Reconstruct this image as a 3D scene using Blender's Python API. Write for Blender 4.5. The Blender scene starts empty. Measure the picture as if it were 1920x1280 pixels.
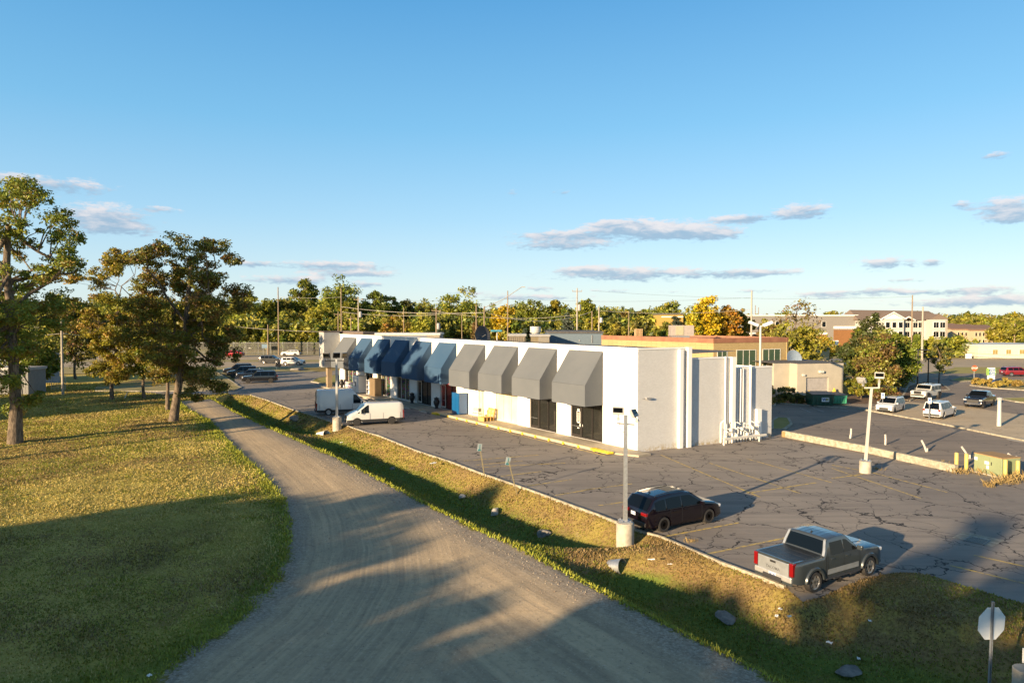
import bpy, bmesh, math, random
import numpy as np
from mathutils import Vector, Matrix
random.seed(7); RNG = np.random.default_rng(11)
R = math.radians
scene = bpy.context.scene
COL = scene.collection
# ------------------------------------------------------------------ camera
H = 10.3; F = 1280.0; PITCH = math.atan(42/1280.0)
CPI, SPI = math.cos(PITCH), math.sin(PITCH)
def ray(px, py):
    xr = (px-960)/F; yr = (640-py)/F
    return (xr, CPI + yr*SPI, -SPI + yr*CPI)
def G(px, py, z=0.0):
    x, y, dz = ray(px, py); k = (z-H)/dz
    return Vector((x*k, y*k, z))
def P(px, py, Y):
    x, y, dz = ray(px, py); k = Y/y
    return Vector((x*k, Y, H+dz*k))
cam = bpy.data.cameras.new("camera"); cam.sensor_width = 36; cam.lens = 24; cam.clip_end = 9000; cam.clip_start = .3
co = bpy.data.objects.new("camera", cam); COL.objects.link(co)
co.location = (0, 0, H); co.rotation_euler = (R(90)-PITCH, 0, 0); scene.camera = co
# ------------------------------------------------------------------ objects
class MB:
    def __init__(s): s.v = []; s.f = []
    def add(s, vs, fs, M=None):
        o = len(s.v)
        for p in vs:
            p = Vector(p)
            if M is not None: p = M @ p
            s.v.append(tuple(p))
        s.f += [tuple(i+o for i in f) for f in fs]; return s
    def box(s, x0, x1, y0, y1, z0, z1, M=None):
        return s.add([(x0,y0,z0),(x1,y0,z0),(x1,y1,z0),(x0,y1,z0),(x0,y0,z1),(x1,y0,z1),(x1,y1,z1),(x0,y1,z1)],
            [(3,2,1,0),(4,5,6,7),(0,1,5,4),(1,2,6,5),(2,3,7,6),(3,0,4,7)], M)
    def quad(s, a, b, c, d): return s.add([a,b,c,d], [(0,1,2,3)])
    def tube(s, pts, r, n=8, caps=True):
        pts = [Vector(p) for p in pts]; rr = r if isinstance(r, (list, tuple)) else [r]*len(pts)
        rings = []; up = Vector((0,0,1)); prev = None
        for i, p in enumerate(pts):
            d = (pts[min(i+1,len(pts)-1)]-pts[max(i-1,0)])
            if d.length < 1e-9: d = up.copy()
            d.normalize()
            if prev is None:
                a = d.cross(Vector((1,0,0)) if abs(d.x) < .9 else Vector((0,1,0))); a.normalize()
            else:
                a = prev - d*prev.dot(d)
                if a.length < 1e-6: a = d.orthogonal()
                a.normalize()
            prev = a; b = d.cross(a)
            rings.append([p + (a*math.cos(2*math.pi*k/n)+b*math.sin(2*math.pi*k/n))*rr[i] for k in range(n)])
        o = len(s.v)
        for q in rings: s.v += [tuple(x) for x in q]
        for i in range(len(rings)-1):
            for k in range(n):
                s.f.append((o+i*n+k, o+i*n+(k+1)%n, o+(i+1)*n+(k+1)%n, o+(i+1)*n+k))
        if caps:
            s.f.append(tuple(o+k for k in reversed(range(n)))); s.f.append(tuple(o+(len(rings)-1)*n+k for k in range(n)))
        return s
    def lathe(s, prof, n=16, M=None):
        vs = []; fs = []
        for (r, z) in prof:
            for k in range(n): vs.append((r*math.cos(2*math.pi*k/n), r*math.sin(2*math.pi*k/n), z))
        for i in range(len(prof)-1):
            for k in range(n): fs.append((i*n+k, i*n+(k+1)%n, (i+1)*n+(k+1)%n, (i+1)*n+k))
        fs.append(tuple(reversed(range(n)))); fs.append(tuple((len(prof)-1)*n+k for k in range(n)))
        return s.add(vs, fs, M)
    def prism(s, poly, z0, z1, M=None):
        n = len(poly)
        vs = [(p[0],p[1],z0) for p in poly]+[(p[0],p[1],z1) for p in poly]
        fs = [tuple(reversed(range(n))), tuple(range(n,2*n))]+[(i,(i+1)%n,n+(i+1)%n,n+i) for i in range(n)]
        return s.add(vs, fs, M)
    def merge(s, o, M=None): return s.add(o.v, o.f, M)
def mesh_from(name, v, f, mat, smooth=None):
    me = bpy.data.meshes.new(name); me.from_pydata([tuple(x) for x in v], [], f); me.update()
    if mat: me.materials.append(mat)
    if smooth is not None:
        me.polygons.foreach_set('use_smooth', [True]*len(me.polygons))
        if smooth < 180: me.set_sharp_from_angle(angle=R(smooth))
    return me
def link(name, me, parent=None):
    o = bpy.data.objects.new(name, me); COL.objects.link(o)
    if parent is not None: o.parent = parent
    return o
def build(name, mb, mat, parent=None, smooth=None, bevel=None):
    me = mesh_from(name, mb.v, mb.f, mat, smooth)
    if bevel or smooth is not None:
        bm = bmesh.new(); bm.from_mesh(me); bmesh.ops.remove_doubles(bm, verts=bm.verts, dist=1e-4)
        bmesh.ops.recalc_face_normals(bm, faces=bm.faces); bm.to_mesh(me); bm.free()
        if smooth is not None and smooth < 180: me.set_sharp_from_angle(angle=R(smooth))
    o = link(name, me, parent)
    if bevel:
        m = o.modifiers.new('bevel', 'BEVEL'); m.width = bevel; m.segments = 2; m.limit_method = 'ANGLE'
    return o
def tag(o, label=None, cat=None, group=None, kind=None):
    if label: o['label'] = label
    if cat: o['category'] = cat
    if group: o['group'] = group
    if kind: o['kind'] = kind
    return o
def thing(name, label, cat, loc=(0,0,0), rz=0, group=None, s=1):
    o = bpy.data.objects.new(name, None); COL.objects.link(o); o.empty_display_size = .3
    o.location = loc; o.rotation_euler = (0,0,rz); o.scale = (s,s,s)
    return tag(o, label, cat, group)
def struct(name, mb, mat): return tag(build(name, mb, mat), kind='structure')
def kids(o): return [c for c in COL.objects if c.parent == o]
def dup(o, parent=None):
    c = o.copy(); COL.objects.link(c); c.parent = parent
    for ch in kids(o): dup(ch, c)
    return c
def T(x, y, z, rz=0): return Matrix.Translation((x,y,z)) @ Matrix.Rotation(rz, 4, 'Z')
# ------------------------------------------------------------------ shader helper
class N:
    def __init__(s, tree): s.t = tree; s.n = tree.nodes; s.l = tree.links
    def node(s, typ, **kw):
        n = s.n.new(typ)
        for k, v in kw.items(): setattr(n, k, v)
        return n
    def put(s, sock, v):
        if isinstance(v, bpy.types.NodeSocket): s.l.new(v, sock)
        elif v is not None:
            if sock.type == 'RGBA' and len(v) == 3: v = (*v, 1)
            sock.default_value = v
    def m(s, op, a, b=None, c=None, clamp=False):
        n = s.node('ShaderNodeMath', operation=op, use_clamp=clamp)
        s.put(n.inputs[0], a)
        if b is not None: s.put(n.inputs[1], b)
        if c is not None: s.put(n.inputs[2], c)
        return n.outputs[0]
    def step(s, v, a, b):
        n = s.node('ShaderNodeMapRange', interpolation_type='SMOOTHSTEP'); s.put(n.inputs[0], v)
        n.inputs[1].default_value = a; n.inputs[2].default_value = b; return n.outputs[0]
    def mix(s, f, a, b, mode='MIX'):
        n = s.node('ShaderNodeMix', data_type='RGBA', blend_type=mode)
        s.put(n.inputs[0], f); s.put(n.inputs[6], a); s.put(n.inputs[7], b); return n.outputs[2]
    def noise(s, vec, scale, detail=4, rough=.55, dist=0, col=False):
        n = s.node('ShaderNodeTexNoise'); s.put(n.inputs['Vector'], vec)
        n.inputs['Scale'].default_value = scale; n.inputs['Detail'].default_value = detail
        n.inputs['Roughness'].default_value = rough; n.inputs['Distortion'].default_value = dist
        return n.outputs['Color' if col else 'Fac']
    def voro(s, vec, scale, feature='F1', out='Distance', rnd=1):
        n = s.node('ShaderNodeTexVoronoi', feature=feature); s.put(n.inputs['Vector'], vec)
        n.inputs['Scale'].default_value = scale; n.inputs['Randomness'].default_value = rnd
        return n.outputs[out]
    def pos(s): return s.node('ShaderNodeNewGeometry').outputs['Position']
    def obj(s): return s.node('ShaderNodeTexCoord').outputs['Object']
    def attr(s, name, out='Fac'): return s.node('ShaderNodeAttribute', attribute_name=name).outputs[out]
    def xyz(s, v):
        n = s.node('ShaderNodeSeparateXYZ'); s.put(n.inputs[0], v); return n.outputs
    def comb(s, x, y, z):
        n = s.node('ShaderNodeCombineXYZ'); s.put(n.inputs[0], x); s.put(n.inputs[1], y); s.put(n.inputs[2], z); return n.outputs[0]
    def mapv(s, v, scale=(1,1,1), rot=(0,0,0), loc=(0,0,0)):
        n = s.node('ShaderNodeMapping'); s.put(n.inputs[0], v); n.inputs[1].default_value = loc
        n.inputs[2].default_value = rot; n.inputs[3].default_value = scale; return n.outputs[0]
    def vadd(s, a, b, sc=1):
        n = s.node('ShaderNodeVectorMath', operation='MULTIPLY_ADD'); s.put(n.inputs[0], b)
        n.inputs[1].default_value = (sc,sc,sc); s.put(n.inputs[2], a); return n.outputs[0]
    def bump(s, h, strength=.3, dist=.05, normal=None):
        n = s.node('ShaderNodeBump'); n.inputs['Strength'].default_value = strength; n.inputs['Distance'].default_value = dist
        s.put(n.inputs['Height'], h)
        if normal is not None: s.put(n.inputs['Normal'], normal)
        return n.outputs[0]
def newmat(name):
    m = bpy.data.materials.new(name); m.use_nodes = True
    b = m.node_tree.nodes['Principled BSDF']; return m, N(m.node_tree), b
MATS = {}
def pm(name, c, rough=.6, metal=0, c2=None, scale=3, bump=0, bscale=40, spec=.5, coat=0, emit=None, es=0):
    """painted / mineral surface with uneven colour"""
    if name in MATS: return MATS[name]
    m, n, b = newmat(name)
    v = n.obj()
    c2 = c2 or tuple(x*.82 for x in c)
    f = n.noise(v, scale, 6, .62)
    f = n.step(f, .3, .7)
    n.put(b.inputs['Base Color'], n.mix(f, c, c2))
    b.inputs['Roughness'].default_value = rough; b.inputs['Metallic'].default_value = metal
    b.inputs['Specular IOR Level'].default_value = spec; b.inputs['Coat Weight'].default_value = coat
    b.inputs['Coat Roughness'].default_value = .04
    if bump: n.put(b.inputs['Normal'], n.bump(n.noise(v, bscale, 4), bump, .02))
    if emit: n.put(b.inputs['Emission Color'], emit); b.inputs['Emission Strength'].default_value = es
    MATS[name] = m; return m
def glassmat(name, c=(.012,.016,.02), rough=.03, a=1.0, sp=.55):
    if name in MATS: return MATS[name]
    m, n, b = newmat(name)
    n.put(b.inputs['Base Color'], c); b.inputs['Roughness'].default_value = rough
    b.inputs['Specular IOR Level'].default_value = sp
    if a < 1: b.inputs['Alpha'].default_value = a
    MATS[name] = m; return m
# ------------------------------------------------------------------ light
SUNDIR = Vector((.7071, .7071, 0)); ELEV = R(12.8)
sun = bpy.data.lights.new('sun', 'SUN'); sun.energy = 5.0; sun.angle = R(.5); sun.color = (1, .75, .46)
so = bpy.data.objects.new('sun', sun); COL.objects.link(so)
sd = Vector((SUNDIR.x*math.cos(ELEV), SUNDIR.y*math.cos(ELEV), -math.sin(ELEV)))
so.rotation_euler = sd.to_track_quat('-Z', 'Y').to_euler()
def px2ae(px, py):
    x, y, z = ray(px, py); return math.atan2(x, y), math.atan2(z, math.hypot(x, y))
G_ = .12*2**1.3
def make_world():
    w = bpy.data.worlds.new('World'); scene.world = w; w.use_nodes = True
    n = N(w.node_tree); bg = w.node_tree.nodes['Background']
    sky = n.node('ShaderNodeTexSky', sky_type='NISHITA'); sky.sun_disc = False
    sky.sun_elevation = ELEV
    # direction towards the sun is (-.707,-.707): rotation measured from +Y clockwise
    sky.sun_rotation = math.atan2(-SUNDIR.x, -SUNDIR.y)
    sky.air_density = 1.0; sky.dust_density = .3; sky.ozone_density = 1.6
    d = n.node('ShaderNodeTexCoord').outputs['Generated']
    x, y, z = n.xyz(d)
    az = n.m('ARCTAN2', x, y)
    el = n.m('ARCSINE', n.m('MINIMUM', n.m('MAXIMUM', z, -1.0), 1.0))
    blobs = [(130,348,90,12,.8),(195,403,95,17,1),(230,425,70,9,.5),(20,335,60,12,.7),(1205,428,100,15,1.15),(1150,420,40,8,.9),(1388,410,58,7,1.1),(1340,438,52,13,1.15),(1250,440,50,9,1),
        (1045,441,95,9,.9),(1055,460,100,10,1),(1508,396,62,14,1),(1190,513,170,13,1),(1420,512,90,7,.9),(1662,494,62,11,1),(1752,491,18,5,.8),
        (1885,384,66,13,.95),(1900,408,60,11,.95),(1800,384,22,6,.7),(1650,544,45,6,.8),(1830,543,100,8,.8),(1810,568,170,8,.85),(475,495,36,6,.8),
        (625,497,112,8,.95),(668,513,78,7,.95),(545,525,95,9,.9),(690,533,34,5,.8),(990,557,115,7,.8),(1540,556,90,6,.6),(960,360,12,8,.5),(1050,360,30,5,.5),
        (1868,292,34,7,.8),(1100,505,50,6,.8),(1560,549,60,4,.7),(1720,549,50,4,.7),(1420,545,50,4,.6),(1880,560,80,6,.8),(600,545,70,4,.6),(860,548,60,4,.6),(300,392,40,5,.6),(1260,548,50,4,.5),(1010,541,30,5,.7),(1700,525,60,4,.5),(200,433,90,8,.5),(1150,545,60,4,.5)]
    nv = n.comb(n.m('MULTIPLY', az, 13.0), n.m('MULTIPLY', el, 42.0), 0.0)
    n1 = n.noise(nv, 2.3, 7, .62, .3)
    nn = n.m('SUBTRACT', n1, .5)
    n2 = n.m('SUBTRACT', n.noise(nv, 7.5, 5, .6), .5)
    tot = None; vs = None
    for (cx, cy, hw, hh, wt) in blobs:
        a, e = px2ae(cx, cy); k = 1/F
        sx = hw*k/(1+((cx-960)/F)**2); sy = hh*k
        u = n.m('MULTIPLY', n.m('SUBTRACT', az, a), 1/(sx*1.05)); v = n.m('MULTIPLY', n.m('SUBTRACT', el, e), 1/(sy*1.15))
        r2 = n.m('MULTIPLY_ADD', u, u, n.m('MULTIPLY', v, v))
        g = n.m('MULTIPLY', n.m('POWER', 2.718, n.m('MULTIPLY', r2, -1.1)), wt)
        gv = n.m('MULTIPLY', g, v)
        tot = g if tot is None else n.m('ADD', tot, g); vs = gv if vs is None else n.m('ADD', vs, gv)
    dens = n.m('MULTIPLY_ADD', n2, 1.2, n.m('MULTIPLY_ADD', nn, 1.7, tot))
    mask = n.m('MULTIPLY', n.step(dens, .30, .92), n.step(tot, .05, .35))
    hv = n.m('DIVIDE', vs, n.m('ADD', tot, .05))
    lit = n.step(n.m('MULTIPLY_ADD', nn, 2.6, hv), -.45, .7)
    cc = n.mix(lit, tuple(v/G_ for v in (.34,.48,.64)), tuple(v/G_ for v in (.92,.84,.83)))
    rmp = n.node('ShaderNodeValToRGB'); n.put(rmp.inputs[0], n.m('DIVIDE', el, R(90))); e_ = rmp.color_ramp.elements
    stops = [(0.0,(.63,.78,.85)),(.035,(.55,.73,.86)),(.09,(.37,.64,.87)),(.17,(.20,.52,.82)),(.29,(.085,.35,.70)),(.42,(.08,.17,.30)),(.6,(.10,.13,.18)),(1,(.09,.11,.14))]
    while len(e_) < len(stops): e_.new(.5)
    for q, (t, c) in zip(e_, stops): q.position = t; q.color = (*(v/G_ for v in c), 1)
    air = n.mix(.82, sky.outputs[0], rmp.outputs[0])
    # clouds over the sky, lit tops and grey undersides put into their colour
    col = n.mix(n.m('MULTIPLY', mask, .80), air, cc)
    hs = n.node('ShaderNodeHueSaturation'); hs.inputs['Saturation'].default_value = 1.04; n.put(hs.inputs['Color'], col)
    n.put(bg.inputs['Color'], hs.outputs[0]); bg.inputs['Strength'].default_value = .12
make_world()
vs_ = scene.view_settings; vs_.view_transform = 'Standard'; vs_.look = 'None'; vs_.gamma = 1; vs_.exposure = 1.3
scene.cycles.max_bounces = 6; scene.cycles.transparent_max_bounces = 12
# ------------------------------------------------------------------ ground materials
def mat_terrain():
    m, n, b = newmat('grass and gravel')
    p = n.pos()
    sd = n.attr('roadsd'); dr = n.attr('dright'); dl = n.attr('dleft'); ar = n.attr('alongr'); al = n.attr('alongl'); dit = n.attr('ditch'); lawn = n.attr('lawn')
    big = n.noise(p, .12, 4, .6); mid = n.noise(p, .7, 5, .6); fine = n.noise(p, 7, 5, .7); vf = n.noise(p, 38, 3, .7)
    # grass
    dry = n.mix(n.step(mid, .35, .65), (.62,.47,.14), (.46,.37,.10))
    grn = n.mix(n.step(fine, .3, .7), (.33,.28,.05), (.44,.36,.075))
    g = n.mix(n.step(n.m('MULTIPLY_ADD', fine, .5, big), .6, .9), dry, grn)
    brown = n.mix(n.step(fine, .3, .7), (.19,.12,.055), (.30,.205,.085))
    dgrn = n.mix(n.step(fine, .35, .7), (.09,.15,.025), (.16,.20,.035))
    bank = n.mix(n.step(n.m('MULTIPLY_ADD', fine, .3, n.noise(p, .5, 5, .65)), .52, .78), brown, n.mix(.45, grn, brown))
    bank = n.mix(n.step(n.m('MULTIPLY_ADD', fine, .25, dit), .62, .95), bank, dgrn)
    g = n.mix(n.m('MULTIPLY', n.step(n.noise(p, 1.6, 5, .7), .45, .7), .5), g, (.20,.17,.045))
    g = n.mix(lawn, bank, g)
    near = n.m('MULTIPLY', n.step(n.m('MULTIPLY_ADD', fine, .9, sd), -1.1, -.1), n.step(n.m('ABSOLUTE', n.m('SUBTRACT', mid, .52)), .3, .0))
    g = n.mix(n.m('MULTIPLY', near, .8), g, (.12,.17,.022))
    g = n.mix(n.m('MULTIPLY', n.step(vf, .42, .78), .55), g, n.mix(.5, g, (.55,.46,.18)))
    g = n.mix(n.m('MULTIPLY', n.step(fine, .5, .25), .3), g, (.07,.07,.02))
    g = n.mix(n.m('MULTIPLY', n.step(n.noise(p, .45, 5, .7), .5, .66), .6), g, (.24,.155,.06))
    bare = n.m('MULTIPLY', n.step(n.noise(p, .33, 6, .7), .64, .74), .5)
    g = n.mix(bare, g, (.28,.24,.17))
    # gravel
    s0 = n.noise(p, .8, 7, .7)
    s1 = n.noise(n.comb(n.m('MULTIPLY', dr, 1.0), n.m('MULTIPLY', ar, .045), 0.0), 1.6, 6, .62)
    s2 = n.noise(n.comb(n.m('MULTIPLY', dl, 1.0), n.m('MULTIPLY', al, .05), 3.0), 2.0, 6, .65)
    s3 = n.noise(n.comb(n.m('MULTIPLY', dl, 3.4), n.m('MULTIPLY', al, .06), 7.0), 2.4, 5, .7)
    st = n.mix(n.step(dl, 10.0, 5.0), s1, n.m('MULTIPLY_ADD', s3, .5, n.m('MULTIPLY', s2, .5)))
    st = n.m('MULTIPLY_ADD', n.mix(0.0, st, st), .8, n.m('MULTIPLY', s0, .2))
    pale = (.63,.48,.30); dark = (.34,.265,.18)
    gv = n.mix(n.step(st, .33, .67), dark, pale)
    gv = n.mix(n.m('MULTIPLY', n.step(n.noise(p, .22, 6, .7), .5, .72), .4), gv, (.27,.215,.155))
    gv = n.mix(n.m('MULTIPLY', n.step(mid, .35, .7), .35), gv, (.43,.34,.235))
    edge = n.m('MULTIPLY', n.step(n.m('MULTIPLY_ADD', mid, 1.6, dr), 3.2, 1.0), n.step(dr, -.5, 0.2))
    stones = n.voro(p, 15, 'F1', 'Color'); stv = n.xyz(stones)[0]
    loose = n.mix(stv, (.13,.11,.095), (.40,.36,.31))
    eg2 = n.step(n.m('MULTIPLY_ADD', mid, 1.2, dl), 2.0, .8)
    gv = n.mix(n.m('MULTIPLY', n.m('MAXIMUM', edge, eg2), .7), gv, loose)
    gv = n.mix(n.m('MULTIPLY', n.step(stv, .8, .95), .12), gv, (.5,.43,.34))
    gv = n.mix(n.m('MULTIPLY', n.step(vf, .5, .8), .3), gv, (.12,.10,.08))
    gv = n.mix(n.m('MULTIPLY', n.step(n.noise(p, 4.5, 4, .75), .48, .7), .4), gv, (.20,.155,.105))
    gv = n.mix(n.m('MULTIPLY', n.step(n.noise(p, 11, 2, .6), .6, .72), .5), gv, (.62,.52,.40))
    k = n.step(n.m('ADD', n.m('MULTIPLY_ADD', n.m('SUBTRACT', fine, .5), 1.6, sd), n.m('MULTIPLY', n.m('SUBTRACT', mid, .5), 2.2)), -.10, .16)
    n.put(b.inputs['Base Color'], n.mix(k, g, gv))
    b.inputs['Roughness'].default_value = .95; b.inputs['Specular IOR Level'].default_value = .15
    hg = n.m('MULTIPLY_ADD', fine, .10, n.m('MULTIPLY', vf, .05))
    hg = n.m('MULTIPLY_ADD', mid, .10, hg)
    hv = n.m('ADD', n.m('MULTIPLY', st, .10), n.m('MULTIPLY_ADD', vf, .012, n.m('MULTIPLY', stv, .010)))
    hh = n.node('ShaderNodeMix', data_type='FLOAT'); n.put(hh.inputs[0], k); n.put(hh.inputs[2], hg); n.put(hh.inputs[3], hv)
    n.put(b.inputs['Normal'], n.bump(hh.outputs[0], .45, 1.0))
    return m
def mat_asphalt(name, c=(.20,.178,.16), cracks=1.0, scale=.21, tint=(.30,.262,.222)):
    m, n, b = newmat(name)
    p = n.pos()
    big = n.noise(p, .09, 4, .6); mid = n.noise(p, .9, 6, .65); vf = n.noise(p, 55, 2, .6)
    st = n.noise(n.mapv(p, (.12,1.9,1), (0,0,R(-38))), .8, 5, .6)
    col = n.mix(n.step(big, .3, .7), c, tint)
    col = n.mix(n.m('MULTIPLY', n.step(st, .42, .70), .6), col, tuple(x*.66 for x in c))
    col = n.mix(n.m('MULTIPLY', n.step(mid, .5, .75), .3), col, tuple(x*1.35 for x in c))
    col = n.mix(n.m('MULTIPLY', n.step(vf, .35, .8), .35), col, tuple(x*1.9 for x in c))
    oil = n.step(n.noise(n.mapv(p, (1,1,1), (0,0,0), (40,9,0)), .3, 3, .5), .68, .78)
    col = n.mix(n.m('MULTIPLY', oil, .45), col, (.07,.065,.062))
    if cracks:
        w = n.noise(p, .5, 4, .6, 0, True); w2 = n.noise(p, 2.6, 3, .6, 0, True)
        pv = n.vadd(n.vadd(p, w, 2.4), w2, .22)
        d1 = n.voro(pv, scale, 'DISTANCE_TO_EDGE', 'Distance', 1)
        d1 = n.m('DIVIDE', d1, scale)
        wid = n.m('MULTIPLY_ADD', n.noise(p, .5, 2), .12, -.036)
        c1 = n.step(n.m('SUBTRACT', d1, wid), .02, .0)
        pv2 = n.vadd(n.vadd(p, n.noise(p, .35, 4, .6, 0, True), 3.0), w2, .25)
        d2 = n.m('DIVIDE', n.voro(pv2, scale*2.1, 'DISTANCE_TO_EDGE', 'Distance', 1), scale*2.1)
        c2 = n.m('MULTIPLY', n.step(d2, .035, .012), n.step(n.noise(n.mapv(p, (1,1,1), (0,0,0), (5,70,0)), .16, 3), .44, .52))
        ck = n.m('MULTIPLY', n.m('MAXIMUM', c1, n.m('MULTIPLY', c2, .75)), .93*cracks)
        col = n.mix(ck, col, (.014,.014,.016))
    n.put(b.inputs['Base Color'], col)
    b.inputs['Roughness'].default_value = .85; b.inputs['Specular IOR Level'].default_value = .3
    n.put(b.inputs['Normal'], n.bump(n.m('MULTIPLY_ADD', vf, .008, n.m('MULTIPLY', mid, .03)), .8, 1.0))
    return m
def mat_worn_paint(name, c, under=(.19,.18,.17)):
    m, n, b = newmat(name); p = n.pos()
    w = n.step(n.noise(p, 3.2, 8, .75), .36, .60)
    n.put(b.inputs['Base Color'], n.mix(w, under, c)); b.inputs['Roughness'].default_value = .8
    return m
def mat_brick(name, c1, c2, mort, bw=.2, bh=.075, bump=.6):
    m, n, b = newmat(name); o = n.obj(); x, y, z = n.xyz(o)
    t = n.node('ShaderNodeTexBrick'); n.put(t.inputs['Vector'], n.comb(n.m('ADD', x, y), z, 0.0))
    n.put(t.inputs['Color1'], c1); n.put(t.inputs['Color2'], c2); n.put(t.inputs['Mortar'], mort)
    t.inputs['Scale'].default_value = 1; t.inputs['Brick Width'].default_value = bw; t.inputs['Row Height'].default_value = bh
    t.inputs['Mortar Size'].default_value = .008; t.inputs['Mortar Smooth'].default_value = .3
    nz = n.noise(o, 1.2, 5, .6)
    n.put(b.inputs['Base Color'], n.mix(n.m('MULTIPLY', n.step(nz, .4, .75), .3), t.outputs['Color'], tuple(v*.75 for v in c1)))
    b.inputs['Roughness'].default_value = .8
    if name.startswith('white'):
        base = n.mix(n.m('MULTIPLY', n.step(nz, .4, .75), .3), t.outputs['Color'], tuple(v*.75 for v in c1))
        stain = n.m('MULTIPLY', n.step(n.m('ADD', z, n.m('MULTIPLY', n.noise(o, 1.6, 6, .7), -1.1)), .05, -.45), n.step(n.noise(o, 3.5, 5, .7), .42, .6))
        n.put(b.inputs['Base Color'], n.mix(n.m('MULTIPLY', stain, .75), base, (.36,.27,.12)))
    n.put(b.inputs['Normal'], n.bump(n.m('MULTIPLY_ADD', n.noise(o, 14, 3), .5, n.m('SUBTRACT', 1.0, t.outputs['Fac'])), bump, .02))
    return m
def mat_bark():
    m, n, b = newmat('bark'); o = n.obj()
    f = n.noise(n.mapv(o, (5,5,.9)), 2.2, 7, .7, .4)
    n.put(b.inputs['Base Color'], n.mix(n.step(f, .35, .65), (.055,.04,.03), (.24,.185,.13))); b.inputs['Roughness'].default_value = .95
    n.put(b.inputs['Normal'], n.bump(f, 1, .08)); return m
def mat_leaf():
    m, n, b = newmat('foliage')
    t = n.t; c = n.attr('leafcol', 'Color')
    rnd = n.node('ShaderNodeObjectInfo').outputs['Random']
    hs = n.node('ShaderNodeHueSaturation'); n.put(hs.inputs['Hue'], n.m('MULTIPLY_ADD', rnd, .03, .485)); n.put(hs.inputs['Value'], n.m('MULTIPLY_ADD', rnd, .3, .88)); n.put(hs.inputs['Color'], c)
    dif = n.node('ShaderNodeBsdfDiffuse'); tr = n.node('ShaderNodeBsdfTranslucent'); gl = n.node('ShaderNodeBsdfGlossy'); gl.inputs['Roughness'].default_value = .5
    n.put(dif.inputs['Color'], hs.outputs[0]); n.put(tr.inputs['Color'], n.mix(.5, hs.outputs[0], (.30,.26,.02))); 
    mx = n.node('ShaderNodeMixShader'); mx.inputs[0].default_value = .3; n.l.new(dif.outputs[0], mx.inputs[1]); n.l.new(tr.outputs[0], mx.inputs[2])
    m2 = n.node('ShaderNodeMixShader'); m2.inputs[0].default_value = .03; n.l.new(mx.outputs[0], m2.inputs[1]); n.l.new(gl.outputs[0], m2.inputs[2])
    n.l.new(m2.outputs[0], t.nodes['Material Output'].inputs[0]); return m
def mat_products(name, sat=1):
    m, n, b = newmat(name); o = n.obj(); x, y, z = n.xyz(o)
    v = n.node('ShaderNodeTexVoronoi', feature='F1', distance='CHEBYCHEV'); n.put(v.inputs['Vector'], n.comb(n.m('MULTIPLY', n.m('ADD', x, y), 2.4), n.m('MULTIPLY', z, 3.0), 0.0)); v.inputs['Scale'].default_value = 1.6
    hs = n.node('ShaderNodeHueSaturation'); hs.inputs['Saturation'].default_value = 1.5*sat; hs.inputs['Value'].default_value = .8; n.put(hs.inputs['Color'], v.outputs['Color'])
    n.put(b.inputs['Base Color'], n.mix(n.step(n.m('FRACT', n.m('MULTIPLY', z, 2.2)), .86, .9), hs.outputs[0], (.02,.02,.02))); b.inputs['Roughness'].default_value = .5; return m
M_TER = mat_terrain()
M_LOT = mat_asphalt('cracked asphalt')
M_LOT2 = mat_asphalt('dark asphalt', (.19,.158,.13), .6, .12, (.27,.22,.17))
M_ROAD = mat_asphalt('road asphalt', (.34,.275,.19), 0, .2, (.38,.31,.215))
M_TAN = mat_asphalt('tan concrete lot', (.42,.335,.225), .3, .15, (.47,.38,.26))
M_CONC = pm('concrete', (.46,.42,.35), .9, c2=(.30,.27,.22), scale=2.2, bump=.4)
M_CONC2 = pm('kerb concrete', (.42,.38,.30), .9, c2=(.22,.20,.15), scale=3.5, bump=.5)
M_WALK = pm('walkway concrete', (.42,.36,.27), .9, c2=(.33,.285,.21), scale=1.5, bump=.2)
M_YEL = mat_worn_paint('worn yellow paint', (.60,.43,.10)); M_WHL = mat_worn_paint('worn white paint', (.46,.43,.38))
M_YELB = pm('yellow paint', (.78,.56,.02), .55, c2=(.62,.42,.03), scale=4)
M_WHITE = pm('white painted wall', (.80,.79,.76), .7, c2=(.75,.74,.71), scale=.8, bump=.1)
M_WBRICK = mat_brick('white painted brick', (.62,.62,.61), (.55,.55,.545), (.45,.45,.445))
M_TANBRICK = mat_brick('tan glazed brick', (.42,.31,.15), (.36,.26,.115), (.24,.18,.09), .4, .2, .3)
M_BROWN = pm('rust brown band', (.22,.095,.055), .7, c2=(.30,.14,.08), scale=1)
M_AWG = pm('grey awning fabric', (.098,.11,.125), .85, c2=(.115,.126,.14), scale=.35, bump=.05, bscale=6)
M_AWB = pm('blue awning fabric', (.026,.072,.145), .8, c2=(.036,.082,.15), scale=.35, bump=.05, bscale=6)
M_GREYM = pm('grey metal', (.33,.33,.33), .5, c2=(.27,.27,.27))
M_GALV = pm('galvanised steel', (.52,.53,.54), .42, .75, c2=(.40,.41,.42), scale=9)
M_POLEW = pm('pale painted steel', (.46,.45,.42), .5, c2=(.5,.48,.44), scale=5)
M_BLK = pm('black metal', (.018,.018,.02), .4, c2=(.03,.03,.03))
M_DKGL = glassmat('dark glass', (.003,.004,.005), .02, 1.0, .3); M_GLB = glassmat('bluish glass', (.02,.035,.05), .04)
M_GLT = glassmat('shop glass', (.03,.032,.03), .02, .38)
M_GLG = glassmat('green tinted glass', (.05,.085,.055), .05)
M_FRM = pm('bronze window frame', (.035,.03,.028), .4)
M_FRW = pm('pale window frame', (.62,.60,.55), .5)
M_ROOFD = pm('dark flat roof', (.06,.06,.065), .9, c2=(.10,.10,.10))
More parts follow.
